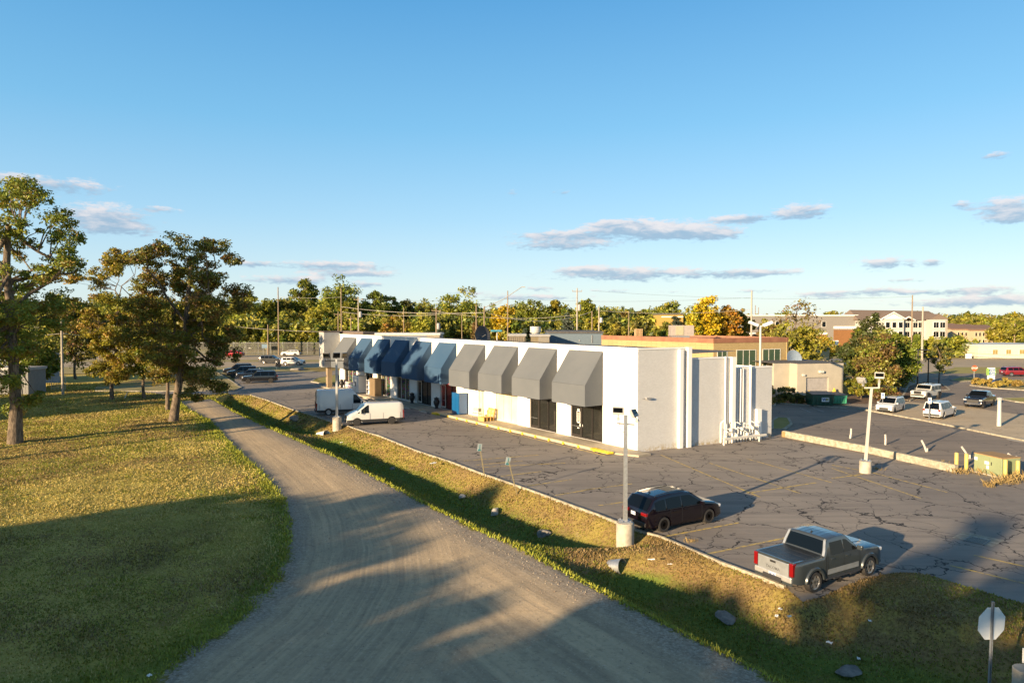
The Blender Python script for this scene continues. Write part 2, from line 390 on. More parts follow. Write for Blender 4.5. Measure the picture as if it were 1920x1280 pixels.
M_ROOFB = pm('brown shingle roof', (.20,.15,.12), .95, c2=(.14,.105,.085), scale=6)
M_WOOD = pm('weathered pole wood', (.30,.225,.15), .9, c2=(.17,.125,.085), scale=8)
M_WOODG = pm('grey pole wood', (.42,.38,.32), .9, c2=(.26,.23,.19), scale=8)
M_WOODN = pm('new pallet wood', (.62,.40,.13), .8, c2=(.48,.30,.09), scale=6)
M_BARK = mat_bark(); M_LEAF = mat_leaf()
M_RUB = pm('tyre rubber', (.022,.021,.021), .75, c2=(.035,.032,.03), scale=12)
M_RIMS = pm('silver rim', (.55,.55,.56), .3, .8); M_RIMB = pm('black rim', (.012,.012,.013), .25, .4)
M_RED = pm('red tail lamp', (.20,.006,.008), .15, coat=1); M_CLR = pm('clear lamp', (.62,.63,.65), .1, coat=1)
M_PLAS = pm('black plastic trim', (.028,.028,.03), .6); M_CHR = pm('chrome', (.7,.7,.7), .12, .95)
M_STONE = pm('boulder stone', (.27,.25,.22), .9, c2=(.15,.14,.13), scale=4, bump=.8, bscale=9)
M_MULCH = pm('mulch', (.16,.09,.05), 1, c2=(.07,.045,.03), scale=5, bump=.8)
M_TURF = pm('mown grass', (.20,.21,.035), 1, c2=(.33,.26,.07), scale=.35, bump=.7, bscale=14)
M_TURFD = pm('dry verge grass', (.34,.26,.10), 1, c2=(.20,.18,.055), scale=.25, bump=.7, bscale=10)
def paint(name, c, rough=.28, metal=0): return pm(name, c, rough, metal, c2=tuple(x*.95 for x in c), scale=.8, coat=1)
# ------------------------------------------------------------------ ground
def pts(l, z=0.0): return np.array([G(x, y, z)[:2] for x, y in l])
RL = pts([(392,757),(396,790),(430,830),(475,872),(508,905),(532,940),(543,985),(538,1040),(512,1100),(455,1158),(380,1210),(270,1290)])
RL = np.vstack([RL, [[-17.5,17.5],[-26,13.5],[-60,4]]])
RR = pts([(398,748),(440,772),(500,800),(560,826),(640,862),(700,893),(800,945),(880,985),(960,1022),(1080,1083),(1200,1145),(1330,1210),(1460,1278)])
RR = np.vstack([RR, [[14,14],[22,7],[30,0]]])
RL[0] = G(335,752)[:2]; RL = np.vstack([RL[:1], pts([(352,768)]), RL[1:]])
LE = pts([(430,739.5),(470,741),(500,750),(545,767),(590,781),(632,795),(652,799),(690,812),(710,817),(780,845),(850,868),(900,887),(990,918),(1080,951),(1120,965),(1198,996),(1239,1007),(1307,1036),(1354,1056),(1417,1079),(1472,1101),(1505,1128),(1540,1119),(1580,1101),(1620,1085),(1663,1076),(1700,1073),(1740,1078),(1800,1096),(1860,1115),(1925,1134),(2100,1190)])
LE = np.vstack([LE, [[60,8]]])
def seg_dist(px, py, poly):
    best = np.full(px.shape, 1e9); al = np.zeros(px.shape); acc = 0.0
    for a, b in zip(poly[:-1], poly[1:]):
        d = b-a; L = np.hypot(*d)
        t = np.clip(((px-a[0])*d[0]+(py-a[1])*d[1])/(L*L), 0, 1)
        dd = np.hypot(px-a[0]-t*d[0], py-a[1]-t*d[1]); m = dd < best
        best = np.where(m, dd, best); al = np.where(m, acc+t*L, al); acc += L
    return best, al
def inside(px, py, poly):
    r = np.zeros(px.shape, bool); n = len(poly)
    for i in range(n):
        a = poly[i]; b = poly[(i+1)%n]
        c = ((a[1] > py) != (b[1] > py)) & (px < (b[0]-a[0])*(py-a[1])/((b[1]-a[1]) if b[1] != a[1] else 1e-9)+a[0])
        r ^= c
    return r
ROADP = np.vstack([RL, [[-60,-30],[30,-30]], RR[::-1]])
DITP = np.vstack([RR, [[60,-20]], LE[::-1]])
LOTP = np.vstack([LE, [[90,20],[90,150],[-70,150],[-62,100]], pts([(330,741)])])
_y1 = G(1088,1028)[1]; _y2 = G(578,806)[1]
def ground(px, py):
    px = np.asarray(px, float); py = np.asarray(py, float)
    dr, ar = seg_dist(px, py, RR); dl, al = seg_dist(px, py, RL); de, _ = seg_dist(px, py, LE)
    inr = inside(px, py, ROADP); ind = inside(px, py, DITP); inl = inside(px, py, LOTP)
    sdist = np.where(inr, 1, -1)*np.minimum(dr, dl)
    w = np.minimum(dr+de, 7.6); t = np.clip(dr/np.maximum(w, .01), 0, 1)
    D = 1.42*(1-.92*np.exp(-((py-_y1)/1.6)**2))*(1-.6*np.exp(-((py-_y2)/2.2)**2))
    D = D*np.clip((100-py)/14, 0, 1)*np.clip(w/4.5, .25, 1)
    f = 1-np.abs(2*np.clip(t, 0, 1)-1)**1.35
    z = np.where(ind, .03-D*f, .03)
    z = z + .04*np.sin(px*.55+py*.2)*np.cos(py*.47)*np.where(ind, np.clip(dr*.5, 0, 1)*np.clip(de*.6, 0, 1), 0)
    hump = ind & (dr > 7.6)
    z = np.where(hump, z+.28*np.clip((dr-7.6)/4, 0, 1)*np.clip(de/3, 0, 1), z)
    lawn = (~inr) & (~ind) & (~inl)
    z = np.where(lawn, z+(.05+.10*np.sin(px*.21)*np.sin(py*.17)+.04*np.sin(px*.9+1)*np.sin(py*.8))*np.clip(np.minimum(dr, dl)/3, 0, 1), z)
    z = np.where(inr, z-.04+.03*np.sin(dr*1.1), z)
    z = np.where(inl, .03-np.clip(de*.5, 0, .12), z)
    far = (py > 99.5) | (px > 46) | (px < -95)
    return z, sdist, dr, dl, ar, al, np.where(ind, f*np.clip(D, 0, 1), 0), lawn
def axis(fine0, fine1, st, lo, hi):
    a = list(np.arange(fine0, fine1, st)); s = st
    x = a[-1]
    while x < hi: s *= 1.35; x += s; a.append(min(x, hi))
    s = st; x = a[0]; pre = []
    while x > lo: s *= 1.35; x -= s; pre.append(max(x, lo))
    return np.array(pre[::-1]+a)
def make_ground():
    X = axis(-72, 40, .3, -4000, 4000); Y = axis(14, 104, .3, -300, 6000)
    XX, YY = np.meshgrid(X, Y); z, sdist, dr, dl, ar, al, dt, lawn = ground(XX, YY)
    z = np.where((YY > 100), np.minimum(z, -.08), z)
    nx, ny = len(X), len(Y)
    v = np.stack([XX.ravel(), YY.ravel(), z.ravel()], 1)
    i = np.arange((ny-1)*nx).reshape(ny-1, nx)[:, :-1].ravel()
    f = np.stack([i, i+1, i+nx+1, i+nx], 1)
    me = bpy.data.meshes.new('ground'); me.vertices.add(len(v)); me.vertices.foreach_set('co', v.ravel())
    me.loops.add(f.size); me.loops.foreach_set('vertex_index', f.ravel()); me.polygons.add(len(f))
    me.polygons.foreach_set('loop_start', np.arange(len(f))*4); me.polygons.foreach_set('loop_total', np.full(len(f), 4))
    me.polygons.foreach_set('use_smooth', np.ones(len(f), bool)); me.update(calc_edges=True)
    for nm, a in (('roadsd', sdist), ('dright', dr), ('dleft', dl), ('alongr', ar), ('alongl', al), ('ditch', dt), ('lawn', lawn.astype(float))):
        at = me.attributes.new(nm, 'FLOAT', 'POINT'); at.data.foreach_set('value', a.ravel().astype(np.float32))
    me.materials.append(M_TER); tag(link('ground', me), kind='structure')
make_ground()
def sheet(name, poly, z, mat):
    mb = MB(); mb.add([(p[0], p[1], z) for p in poly], [tuple(range(len(poly)))])
    me = mesh_from(name, mb.v, mb.f, mat)
    bm = bmesh.new(); bm.from_mesh(me)
    for f in bm.faces:
        if f.normal.z < 0: f.normal_flip()
    bmesh.ops.triangulate(bm, faces=bm.faces); bm.to_mesh(me); bm.free()
    return tag(link(name, me), kind='structure')
def gp(l, z=0): return [tuple(G(x, y, z)[:2]) for x, y in l]
LEl = [tuple(p) for p in LE]
WALL0 = G(1465,822); WALL1 = G(1925,906)
lot = LEl[:-1] + [(60,26), tuple(G(2100,950)[:2])] + [tuple(WALL1[:2]), tuple(WALL0[:2])] + gp([(1440,812)]) + [(18,62),(-2,88),(-24,112)] + gp([(640,694),(600,697),(520,693),(440,700),(440,718),(412,724),(330,728),(180,731),(180,741),(330,744)])
sheet('parking_lot', lot, .012, M_LOT)
sheet('back_parking_lot', [tuple(WALL0[:2]), tuple(WALL1[:2])]+gp([(2100,950),(2300,830),(2100,760),(2100,712)])+gp([(1720,712),(1600,742),(1480,752),(1440,760)])+[(14,78),(8,70)]+gp([(1440,812)]), .02, M_LOT2)
sheet('tan_lot', gp([(1615,768),(1680,752),(1740,757),(1800,760),(1860,770),(2000,790),(2100,860),(1930,829),(1740,791)]), .032, M_TAN)
# main road behind (two carriageways), service drive
def rect(x0, x1, y0, y1): return [(x0,y0),(x1,y0),(x1,y1),(x0,y1)]
sheet('road', rect(-400,400,146,196), .0, M_ROAD)
sheet('grass_median', [(-400,164),(-25,164),(-25,172),(-400,172)], .03, M_TURFD)
sheet('grass_median', [(30,177),(400,177),(400,195.9),(30,195.9)], .03, M_TURFD)
sheet('service_drive', gp([(1700,713),(2300,713),(2300,700),(1690,700)]), .028, M_LOT2)
sheet('access_road', gp([(1725,701),(1745,698),(1790,690),(1780,683),(1700,686),(1690,701)]), .034, M_ROAD)
sheet('grass_verge', [(-400,128),(-52,128)]+gp([(440,700),(440,706),(455,700)])+gp([(520,697),(575,697),(600,695),(560,691)])+[(-30,146),(-400,146)], .016, M_TURFD)
sheet('grass_verge', [(30,128.5),(400,128.5),(400,146),(30,146)], .016, M_TURF)
sheet('verge', rect(-400,400,196,214), -.02, M_TURFD)
sheet('mulch_bed', gp([(1578,752),(1600,738),(1690,730),(1712,742),(1704,752),(1650,757),(1600,757)]), .05, M_MULCH)
sheet('mulch_bed', gp([(1455,757),(1540,752),(1545,743),(1455,740)]), .05, M_MULCH)
def kerb(name, line, h=.14, w=.16, mat=None, close=False, z0=-.15):
    L = [Vector((p[0],p[1],0)) for p in line]
    if close: L.append(L[0])
    mb = MB(); n = len(L); off = []
    for i, p in enumerate(L):
        a = L[max(i-1,0)]; b = L[min(i+1,n-1)]
        if close and i in (0, n-1): a = L[n-2]; b = L[1]
        d = (b-a).normalized(); nn = Vector((-d.y,d.x,0))
        off.append((p+nn*w/2, p-nn*w/2))
    vs = []
    for a, b in off: vs += [(a.x,a.y,z0),(a.x,a.y,h),(b.x,b.y,h),(b.x,b.y,z0)]
    fs = []
    for i in range(n-1):
        o = i*4; fs += [(o,o+1,o+5,o+4),(o+1,o+2,o+6,o+5),(o+2,o+3,o+7,o+6)]
    fs += [(0,1,2,3),((n-1)*4,(n-1)*4+1,(n-1)*4+2,(n-1)*4+3)]
    mb.add(vs, fs); return struct(name, mb, mat or M_CONC2)
kerb('kerb', LE[1:21], .09, .13)
kerb('kerb', gp([(1610,767),(1740,790.5),(1925,828),(2100,866)]), .16, .35)
kerb('kerb', gp([(1590,766),(1455,756),(1452,762)]), .13, .3)
kerb('kerb', gp([(590,712),(600,716),(628,721)]), .12, .2)
# islands of grass inside the lots
def island(name, px, mat, z=.12):
    p = gp(px); sheet(name, p, z, mat); kerb('kerb', p, z+.02, .25, close=True)
island('grass_island', [(584,716),(592,710),(632,703),(633,722),(612,721)], M_TURF)
island('grass_island', [(1448,790),(1458,784),(1478,785),(1484,796),(1470,806),(1448,806)], M_TURF)
island('grass_island', [(1820,723),(1836,716),(1925,712),(2000,715),(2000,738),(1905,731),(1860,728)], M_TURFD)
island('grass_island', [(1690,748),(1704,724),(1730,717),(1768,721),(1780,731),(1740,735),(1705,752)], M_MULCH)
island('grass_island', [(1875,748),(2000,744),(2000,764),(1905,754)], M_TURF)
island('grass_island', [(1782,713),(1800,708),(1830,709),(1825,715),(1800,716)], M_TURF)
island('grass_island', [(180,727),(440,722),(452,727),(440,732),(300,734),(180,734)], M_TURFD)
island('grass_island', [(330,700),(405,697),(445,722),(330,727)], M_TURFD, .1)
# painted lines
def lines(name, segs, mat, w=.1):
    mb = MB()
    for (a, b) in segs:
        p, q = G(*a), G(*b); d = (q-p).normalized(); nn = Vector((-d.y,d.x,0))*w/2
        mb.quad(p+nn, p-nn, q-nn, q+nn)
    for i, v in enumerate(mb.v): mb.v[i] = (v[0], v[1], .024)
    o = struct(name, mb, mat); return o
def mirror_fan():
    segs = []
    # stalls leaving the left kerb, parallel to the two painted lines seen best
    d = (G(1386,980)-G(1239,1006.5)).normalized()
    return segs
Y = [((1241,1007),(1386,980)),((1324,1039),(1476,1008)),((1122,948),(1200,937)),((1097,918.5),(1185,907)),((1042,929),(1110,917)),((990,911),(1072,899)),((940,893),(1015,884)),((893,872),(980,864)),
     ((1323,889),(1425,932)),((1239,853),(1323,889)),((1560,878),(1728,935)),((1635,886),(1776,923)),((1560,872),(1636,886)),((1560,897),(1618,889)),((1400,925),(1530,905)),
     ((1781,1060),(1925,1095)),((1826,1041),(1925,1063)),((1400,860),(1560,905)),((1330,868),(1500,925)),((870,864),(1010,853)),((905,876),(1060,868))]
lines('parking_markings', Y, M_YEL, .14)
lines('parking_markings', [((1633,787),(1740,790)),((1695,795),(1800,799)),((1765,805),(1880,808)),((1838,815),(1930,818)),((1522,764),(1545,772)),((1500,765),(1520,773)),((1575,768),(1590,771)),((1822,738),(1835,739))], M_WHL, .12)
# concrete patch with a drain, oval patch
sheet('concrete_patch', gp([(1785,1008),(1806,997),(1883,1013),(1860,1026)]), .026, M_CONC2)
sheet('concrete_patch', [tuple((G(1922,826)+Vector((1.3*math.cos(a),1.3*math.sin(a),0)))[:2]) for a in np.linspace(0,6.28,18,False)], .038, M_CONC)
mb = MB(); c = G(1832,1014)
for k in range(9): mb.box(-.42+k*.105,-.36+k*.105,-.32,.32,.02,.035, T(c.x,c.y,.0,R(40)))
mb.box(-.5,.5,-.42,-.36,.02,.04,T(c.x,c.y,0,R(40))); mb.box(-.5,.5,.36,.42,.02,.04,T(c.x,c.y,0,R(40)))
tag(build('drain_grate', mb, M_BLK), 'iron drain grate set in a concrete patch on the lower right asphalt', 'drain')
# walkway in front of the shops, built with the building frame below
# ------------------------------------------------------------------ strip building
C0 = G(1195,848); U = Vector((-.5803,.8144,0)); OUT = Vector((-.8144,-.5803,0)); RZ = math.atan2(U.y, U.x)
def facp(px, py=None, out=0.0):
    """pixel -> (distance along the facade, height) on the plane OUT metres in front of the facade"""
    a = (px-960)/F; cx = C0.x+OUT.x*out; cy = C0.y+OUT.y*out
    t = (a*cy-cx)/(U.x-a*U.y)
    if py is None: return t
    return t, P(px, py, cy+t*U.y).z
B = thing('shop_building', 'long white single storey shop row with a line of blue and grey sloping awnings', 'shop building', C0, RZ)
TZ = 7.95; END = facp(636)
opens = [(645,667.5,'shop'),(684.5,699,'cold'),(706,731,'shop'),(743,767,'shop'),(781,808,'dark'),(825,855.5,'dark'),(896.5,908.5,'cream'),(929,971,'cream'),(994,1044,'dark'),(1071,1130.5,'dark')]
Z0, Z1 = .2, 4.0
wl = MB(); cur = 0.0; ops = sorted([(facp(b), facp(a), k) for a, b, k in opens])
for a, b, k in ops:
    wl.box(cur, a, -.35, 0, -.1, Z1); cur = b
wl.box(cur, END, -.35, 0, -.1, Z1)
for a, b, k in ops: wl.box(a, b, -.35, 0, -.1, Z0-.03)
wl.box(0, END, -.35, 0, Z1, TZ)
# coping, slim pilaster ribs beside every awning
build('wall', wl, M_WHITE, B)
cp = MB(); cp.box(-.02, END+.02, -.4, .07, TZ, TZ+.12); cp.box(0, END, .003, .05, TZ-.32, TZ-.22); build('coping', cp, M_WHITE, B)
# side wall: stepped brick panels running back, not quite square to the front
SD = Vector((.886,.463,0)); V = Vector((SD.dot(U), SD.dot(OUT), 0)); NS = Vector((SD.y,-SD.x,0)); VN = Vector((NS.dot(U), NS.dot(OUT), 0))
def sidep(px):
    a = (px-960)/F; return (a*C0.y-C0.x)/(SD.x-a*SD.y)
SM = Matrix(((V.x, VN.x, 0, 0),(V.y, VN.y, 0, 0),(0,0,1,0),(0,0,0,1)))      # x along the side wall, y outwards
s1, s2, s3, s4 = sidep(1294), sidep(1374), sidep(1411), sidep(1450)
side = MB()
side.box(.02, s1, -.3, 0, -.1, 7.93, SM); side.box(s1, s2, -.5, -.04, -.1, 7.05, SM); side.box(s2, s4, -.6, -.08, -.1, 6.12, SM)
sw = build('side_wall', side, M_WBRICK, B)
c2 = MB(); c2.box(-.02, s1+.02, -.35, .05, 7.93, 8.05, SM); c2.box(s1+.02, s2, -.55, .01, 7.05, 7.15, SM); c2.box(s2, s4, -.65, -.03, 6.12, 6.22, SM)
build('coping', c2, M_WHITE, B)
nib = MB()   # square door reveal near the rear corner
nib.box(sidep(1418), sidep(1426), -.25, .25, 0, 2.6, SM); nib.box(sidep(1411), sidep(1418), -.247, -.2, 0, 2.45, SM); build('door_reveal', nib, M_WHITE, B)
for x0, x1, top in ((1271,1278,7.9),(1286,1293.5,8.05),(1369,1376,7.15)):
    p = MB(); p.box(sidep(x0), sidep(x1), .0, .30, -.1, top, SM); build('pilaster', p, M_WHITE, B, bevel=.02)
for x, r, top, off in ((1359,.07,7.2,.1),(1365,.05,6.9,.0),(1380.5,.06,6.1,0),(1384,.06,6.1,0),(1389,.09,6.12,0),(1394,.05,6.1,0),(1407,.10,6.4,0.05)):
    p = MB(); s = sidep(x); p.tube([SM@Vector((s, off+.02, 1.6 if x > 1378 and x < 1400 else 0)), SM@Vector((s, off+.02, top))], r, 8)
    build('drain_pipe', p, M_WHITE, B, smooth=40)
lt = MB(); s = sidep(1214); lt.box(s-.2, s+.25, 0, .22, 4.1, 4.22, SM); lt.tube([SM@Vector((s-.5,.02,4.15)), SM@Vector((s,.2,4.18))], .02, 6); build('wall_light', lt, M_GREYM, B)
# body of the building behind: roof + hidden walls
W = 26
rf = MB(); q = SM@Vector((s4,-.4,0))
rf.add([(0.3,-.3,7.4),(END-.1,-.3,7.4),(END-.1,-14.2,7.4),(q.x+3,-14.2,7.4)], [(0,1,2,3)]); build('roof', rf, M_ROOFD, B)
bk = MB(); bk.box(q.x, END, q.y-.35, q.y-.05, -.1, 6.1); bk.box(END-.35, END-.003, q.y-.05, -.35, -.1, 7.6); build('rear_wall', bk, M_WHITE, B)
# interior behind the glass
inn = MB(); inn.box(1, END-.4, -5.2, -5.0, 0, 4.2); inn.box(1, END-.4, -5, -.36, 4.1, 4.2); inn.box(1, END-.4, -5, -.36, .02, .1)
for a, b, k in ops: inn.box(b+.4, b+.5, -5, -.36, .1, 4.1)
build('interior', inn, pm('shop interior', (.42,.38,.32), .9), B)
prod = [mat_products('shelf goods'), mat_products('poster colours', .9)]
for i, (a, b, k) in enumerate(ops):
    fr = MB(); n = 3 if b-a > 3 else 2; w = (b-a)
    m = M_FRM if k == 'dark' else M_FRW
    fr.box(a, a+.07, -.2, -.06, Z0, Z1); fr.box(b-.07, b, -.2, -.06, Z0, Z1); fr.box(a+.07, b-.07, -.2, -.06, Z0, Z0+.1); fr.box(a+.07, b-.07, -.2, -.06, 3.88, Z1)
    for j in range(1, n): fr.box(a+w*j/n-.04, a+w*j/n+.04, -.2, -.06, Z0+.1, 3.88)
    fr.box(a+.07, b-.07, -.19, -.07, 2.95, 3.03)
    f = build('window', fr, m, B)
    g = MB(); g.box(a+.07, b-.07, -.15, -.13, Z0+.1, 3.88)
    gm = {'cream': pm('papered window', (.80,.72,.50), .35, c2=(.70,.60,.36), scale=.6), 'cold': M_GLT, 'shop': M_GLT, 'dark': M_GLT}[k]
    build('glass', g, gm, f)
    if k == 'cream':
        g2 = MB(); g2.box(a+.08, b-.08, -.128, -.12, 3.05, 3.8); build('blind', g2, pm('yellowed blind', (.55,.36,.08), .5), f)
    if k in ('shop', 'cold'):
        g2 = MB(); g2.box(a+.15, b-.15, -.62, -.5, Z0+.1, 3.4); build('display', g2, prod[i % 2], f)
    if k == 'dark' and i != 0:
        g2 = MB(); g2.box(a+.3, b-.6, -2.6, -2.4, .1, 1.6); build('counter', g2, pm('counter front', (.24,.20,.15), .7), f)
    if k == 'dark':   # glazed entrance door with a push bar
        d = MB(); x0 = b-w/n+.03; x1 = b-.09
        for (p0, p1, q0, q1) in ((x0,x0+.1,Z0+.1,2.9),(x1-.1,x1,Z0+.1,2.9),(x0+.1,x1-.1,Z0+.1,.45),(x0+.1,x1-.1,2.78,2.9)): d.box(p0, p1, -.12, -.04, q0, q1)
        dd = build('door', d, M_FRM if i < 3 else M_FRW, B); h = MB(); h.tube([(x0+.12,.0,1.15),(x1-.12,.0,1.15)], .02, 6); build('handle', h, M_GALV, dd)
# white lettering panel on the end shop's door
tx = MB(); a, b, k = ops[0]; xx = b-.85
for (p0, p1, q0, q1) in ((xx-.22,xx-.16,1.5,2.4),(xx+.16,xx+.22,1.5,2.4),(xx-.16,xx+.16,2.4,2.5),(xx-.16,xx+.16,1.42,1.5),(xx-.08,xx-.04,1.55,2.3),(xx+.04,xx+.08,1.55,2.3),(xx-.15,xx+.15,2.55,2.62),(xx-.1,xx+.14,.95,1.02)): tx.box(p0, p1, -.125, -.118, q0, q1)
tx.lathe([(.17,0),(.21,0),(.21,.008),(.17,.008)], 14, Matrix.Translation((xx-.35,-.118,1.25)) @ Matrix.Rotation(R(90),4,'X'))
build('window_lettering', tx, M_WHITE, B)
# awnings
AW = [(644.4,668.5,0),(678.3,698.6,1),(708.9,731.7,1),(741.5,767.6,1),(780.2,809.7,1),(824,856.3,1),(871.4,910.4,0),(927.2,972,0),(991.8,1045,0),(1068.4,1131.3,0)]
for a, b, blue in AW:
    x0, x1 = facp(b), facp(a); pj = 1.95; z2, z1, z0 = TZ-.28, 4.97, 3.28
    aw = MB(); th = .03
    prof = [(0,z2),(pj,z1),(pj,z0)]
    aw.quad((x0,0.01,z2),(x0,pj,z1),(x1,pj,z1),(x1,0.01,z2)); aw.quad((x0,pj,z1),(x0,pj,z0),(x1,pj,z0),(x1,pj,z1))
    for x in (x0, x1): aw.add([(x,.01,z2),(x,pj,z1),(x,pj,z0),(x,.01,z0)], [(0,1,2,3)])
    o = build('awning', aw, M_AWB if blue else M_AWG, B); sm = o.modifiers.new('solid','SOLIDIFY'); sm.thickness = .03; sm.offset = -1
    tag(o, 'blue sloping awning' if blue else 'grey sloping awning')
    se = MB()
    for q in (1/3, 2/3):
        x = x0+(x1-x0)*q; e = .012
        se.quad((x-.03,e+.01,z2+e),(x-.03,pj+e,z1+e),(x+.03,pj+e,z1+e),(x+.03,e+.01,z2+e)); se.quad((x-.03,pj+e,z1),(x-.03,pj+e,z0),(x+.03,pj+e,z0),(x+.03,pj+e,z1))
    se.quad((x0,pj+.012,z0+.09),(x0,pj+.012,z0+.06),(x1,pj+.012,z0+.06),(x1,pj+.012,z0+.09))
    build('seam', se, pm('blue seam', (.02,.06,.115), .8) if blue else pm('grey seam', (.085,.088,.092), .8), o)
    rb = MB(); rb.box(x0-.12, x0-.05, .003, .06, .2, TZ-.01); build('wall_rib', rb, M_WHITE, B)
    fr = MB()
    for x in (x0+.08, x1-.08): fr.box(x-.02, x+.02, .05, pj-.05, z0+.02, z0+.06)
    for q in range(1, 4):
        x = x0+(x1-x0)*q/4; fr.box(x-.015, x+.015, .05, pj-.05, z0+.02, z0+.05)
    build('awning_frame', fr, M_GALV, o)
# projecting grey sign box at the far end
e0 = facp(637.5); sb = MB(); sb.box(e0, e0+2.0, .01, 2.5, 3.15, 8.35); build('end_box', sb, pm('grey render', (.34,.345,.34), .8, c2=(.30,.30,.295)), B, bevel=.02)
sb = MB(); sb.box(e0-7.5, e0+2.02, -2.2, -.45, 8.07, 8.5); sb.box(e0-.06, e0+2.06, -.4, 2.56, 8.35, 8.5); build('parapet', sb, pm('dark brown parapet', (.13,.10,.085), .8), B)
sb = MB(); sb.box(e0+.6, e0+.9, 2.5, 2.7, 5.2, 5.9); build('meter_box', sb, M_FRW, B); sb = MB(); sb.box(e0+2.003,e0+2.2,2.0,2.4,4.2,5.4); build('meter_box', sb, M_FRW, B)
pc = MB(); pc.box(e0+.2, e0+.9, 1.2, 1.9, 0, 3.15); build('column', pc, pm('tan column', (.30,.23,.15), .8), B)
# walkway with kerb, yellow blocks
def bw(x, y, z=0): return C0 + U*x + OUT*y + Vector((0,0,z))
wk = MB(); wk.prism([bw(-1.4,.0),bw(-1.4,1.3),bw(.7,2.15),bw(END+3,2.15),bw(END+3,0)][::-1], 0.0, .16); struct('walkway', wk, M_WALK)
XK = facp(857,782)[0]
kb = MB(); kb.prism([bw(.9,2.16),bw(.9,2.45),bw(XK,2.45),bw(XK,2.16)][::-1], .10, .23); struct('kerb', kb, pm('cream kerb paint', (.66,.53,.28), .8, c2=(.5,.42,.26), scale=4))
kb = MB(); kb.prism([bw(.9,2.17),bw(.9,2.38),bw(XK,2.38),bw(XK,2.17)][::-1], .01, .1); struct('kerb', kb, M_CONC)
kb = MB(); kb.prism([bw(.35,2.2),bw(.5,2.62),bw(2.5,2.62),bw(2.5,2.157)][::-1], .1, .25); kb.prism([bw(XK-.1,2.17),bw(XK-.1,2.65),bw(XK+1.0,2.62),bw(XK+1.0,2.17)][::-1], .01, .2)
for i in range(14):
    x = 2.1+i*(XK-2.5)/13; kb.prism([bw(x,2.2),bw(x,2.54),bw(x+.17,2.54),bw(x+.17,2.2)][::-1], .012, .215)
struct('kerb_paint', kb, M_YELB)
ln = MB(); ln.prism([bw(.6,2.85),bw(.6,2.97),bw(XK,2.97),bw(XK,2.85)][::-1], .018, .024); struct('parking_markings', ln, M_YEL)
# precast wheel stops by the shaded shops
k = 0
for px in (832, 800, 768, 745, 722, 703):
    t = facp(px); k += 1
    o = thing('wheel_stop', 'short concrete wheel stop at the walkway edge in front of the blue awnings', 'wheel stop', bw(t, 2.7, .012), RZ, 'wheel stops along the walkway')
    m = MB(); m.add([(-.9,-.1,0),(.9,-.1,0),(.9,.1,0),(-.9,.1,0),(-.86,-.05,.13),(.86,-.05,.13),(.86,.05,.13),(-.86,.05,.13)], [(3,2,1,0),(4,5,6,7),(0,1,5,4),(1,2,6,5),(2,3,7,6),(3,0,4,7)])
    build('stop_block', m, M_CONC, o); m = MB(); m.box(.55,.8,-.09,.09,.131,.14); build('painted_end', m, M_YELB, o)
# ---- things on the walkway
def onwalk(name, label, cat, px, out, group=None):
    a = facp(px, None, out); return thing(name, label, cat, bw(a, out, .16), RZ, group)
urn = MB(); urn.lathe([(.20,0),(.24,.05),(.17,.16),(.22,.3),(.34,.62),(.36,.8),(.26,.98),(.22,1.02),(.27,1.08),(.27,1.14),(.1,1.2),(.06,1.3)], 18)
for px, lb in ((640,'black urn against the far end of the shop row by the grey column'),(772,'black urn under the fifth awning from the near end, left of the dark shop doors'),(818,'black urn in front of the white pier nearest the red neon sign')):
    o = onwalk('urn', lb, 'urn', px, .45, 'black urns in front of the shops'); build('urn_body', urn, M_BLK, o, smooth=50)
    lid = MB(); lid.lathe([(.3,1.13),(.3,1.17),(.12,1.24),(.0,1.26)], 16); build('urn_lid', lid, M_BLK, o, smooth=50)
o = onwalk('vending_cabinet', 'tall bright blue cabinet standing against the white wall', 'cabinet', 861, .7)
m = MB(); m.box(-.75,.75,-.5,.5,.06,2.3); build('cabinet_body', m, paint('cabinet blue', (.006,.085,.24), .35), o, bevel=.03)
m = MB(); m.box(-.68,-.02,.503,.52,.15,2.2); m.box(.02,.68,.503,.52,.15,2.2); build('door', m, paint('cabinet door blue', (.008,.10,.27), .3), o)
for x in (-.7, .6): m = MB(); m.box(x,x+.1,-.4,.4,0,.06); build('foot', m, M_BLK, o)
o = onwalk('fuel_can', 'small red can on the ground beside the blue cabinet', 'can', 852, .8)
m = MB(); m.box(-.18,.18,-.15,.15,0,.36); m.tube([(.1,0,.36),(.2,0,.5)], .03, 6); build('can_body', m, paint('can red', (.45,.02,.02)), o, bevel=.04)
m = MB(); m.tube([(-.1,0,.36),(-.08,0,.45),(.05,0,.45),(.07,0,.36)], .02, 6); build('handle', m, M_BLK, o)
for px, rz, lb in ((889,.5,'pale wooden chair nearer the blue cabinet, back turned to the wall'),(902,-.7,'pale chair beside the stacked pallets, turned sideways')):
    o = onwalk('chair', lb, 'chair', px, .75, 'chairs outside the closed shop'); o.rotation_euler.z = RZ+rz
    cm = pm('pale chair wood', (.62,.52,.36), .6)
    m = MB(); m.box(-.25,.25,-.25,.25,.44,.5); build('seat', m, cm, o, bevel=.01)
    m = MB(); m.box(-.25,.25,-.27,-.22,.62,1.0); build('backrest', m, cm, o, bevel=.01)
    for sx in (-.21,.21):
        for sy in (-.22,.22): m = MB(); m.tube([(sx*1.1,sy*1.1,0),(sx,sy,.44 if sy > 0 else .95)], .022, 6); build('leg', m, cm, o)
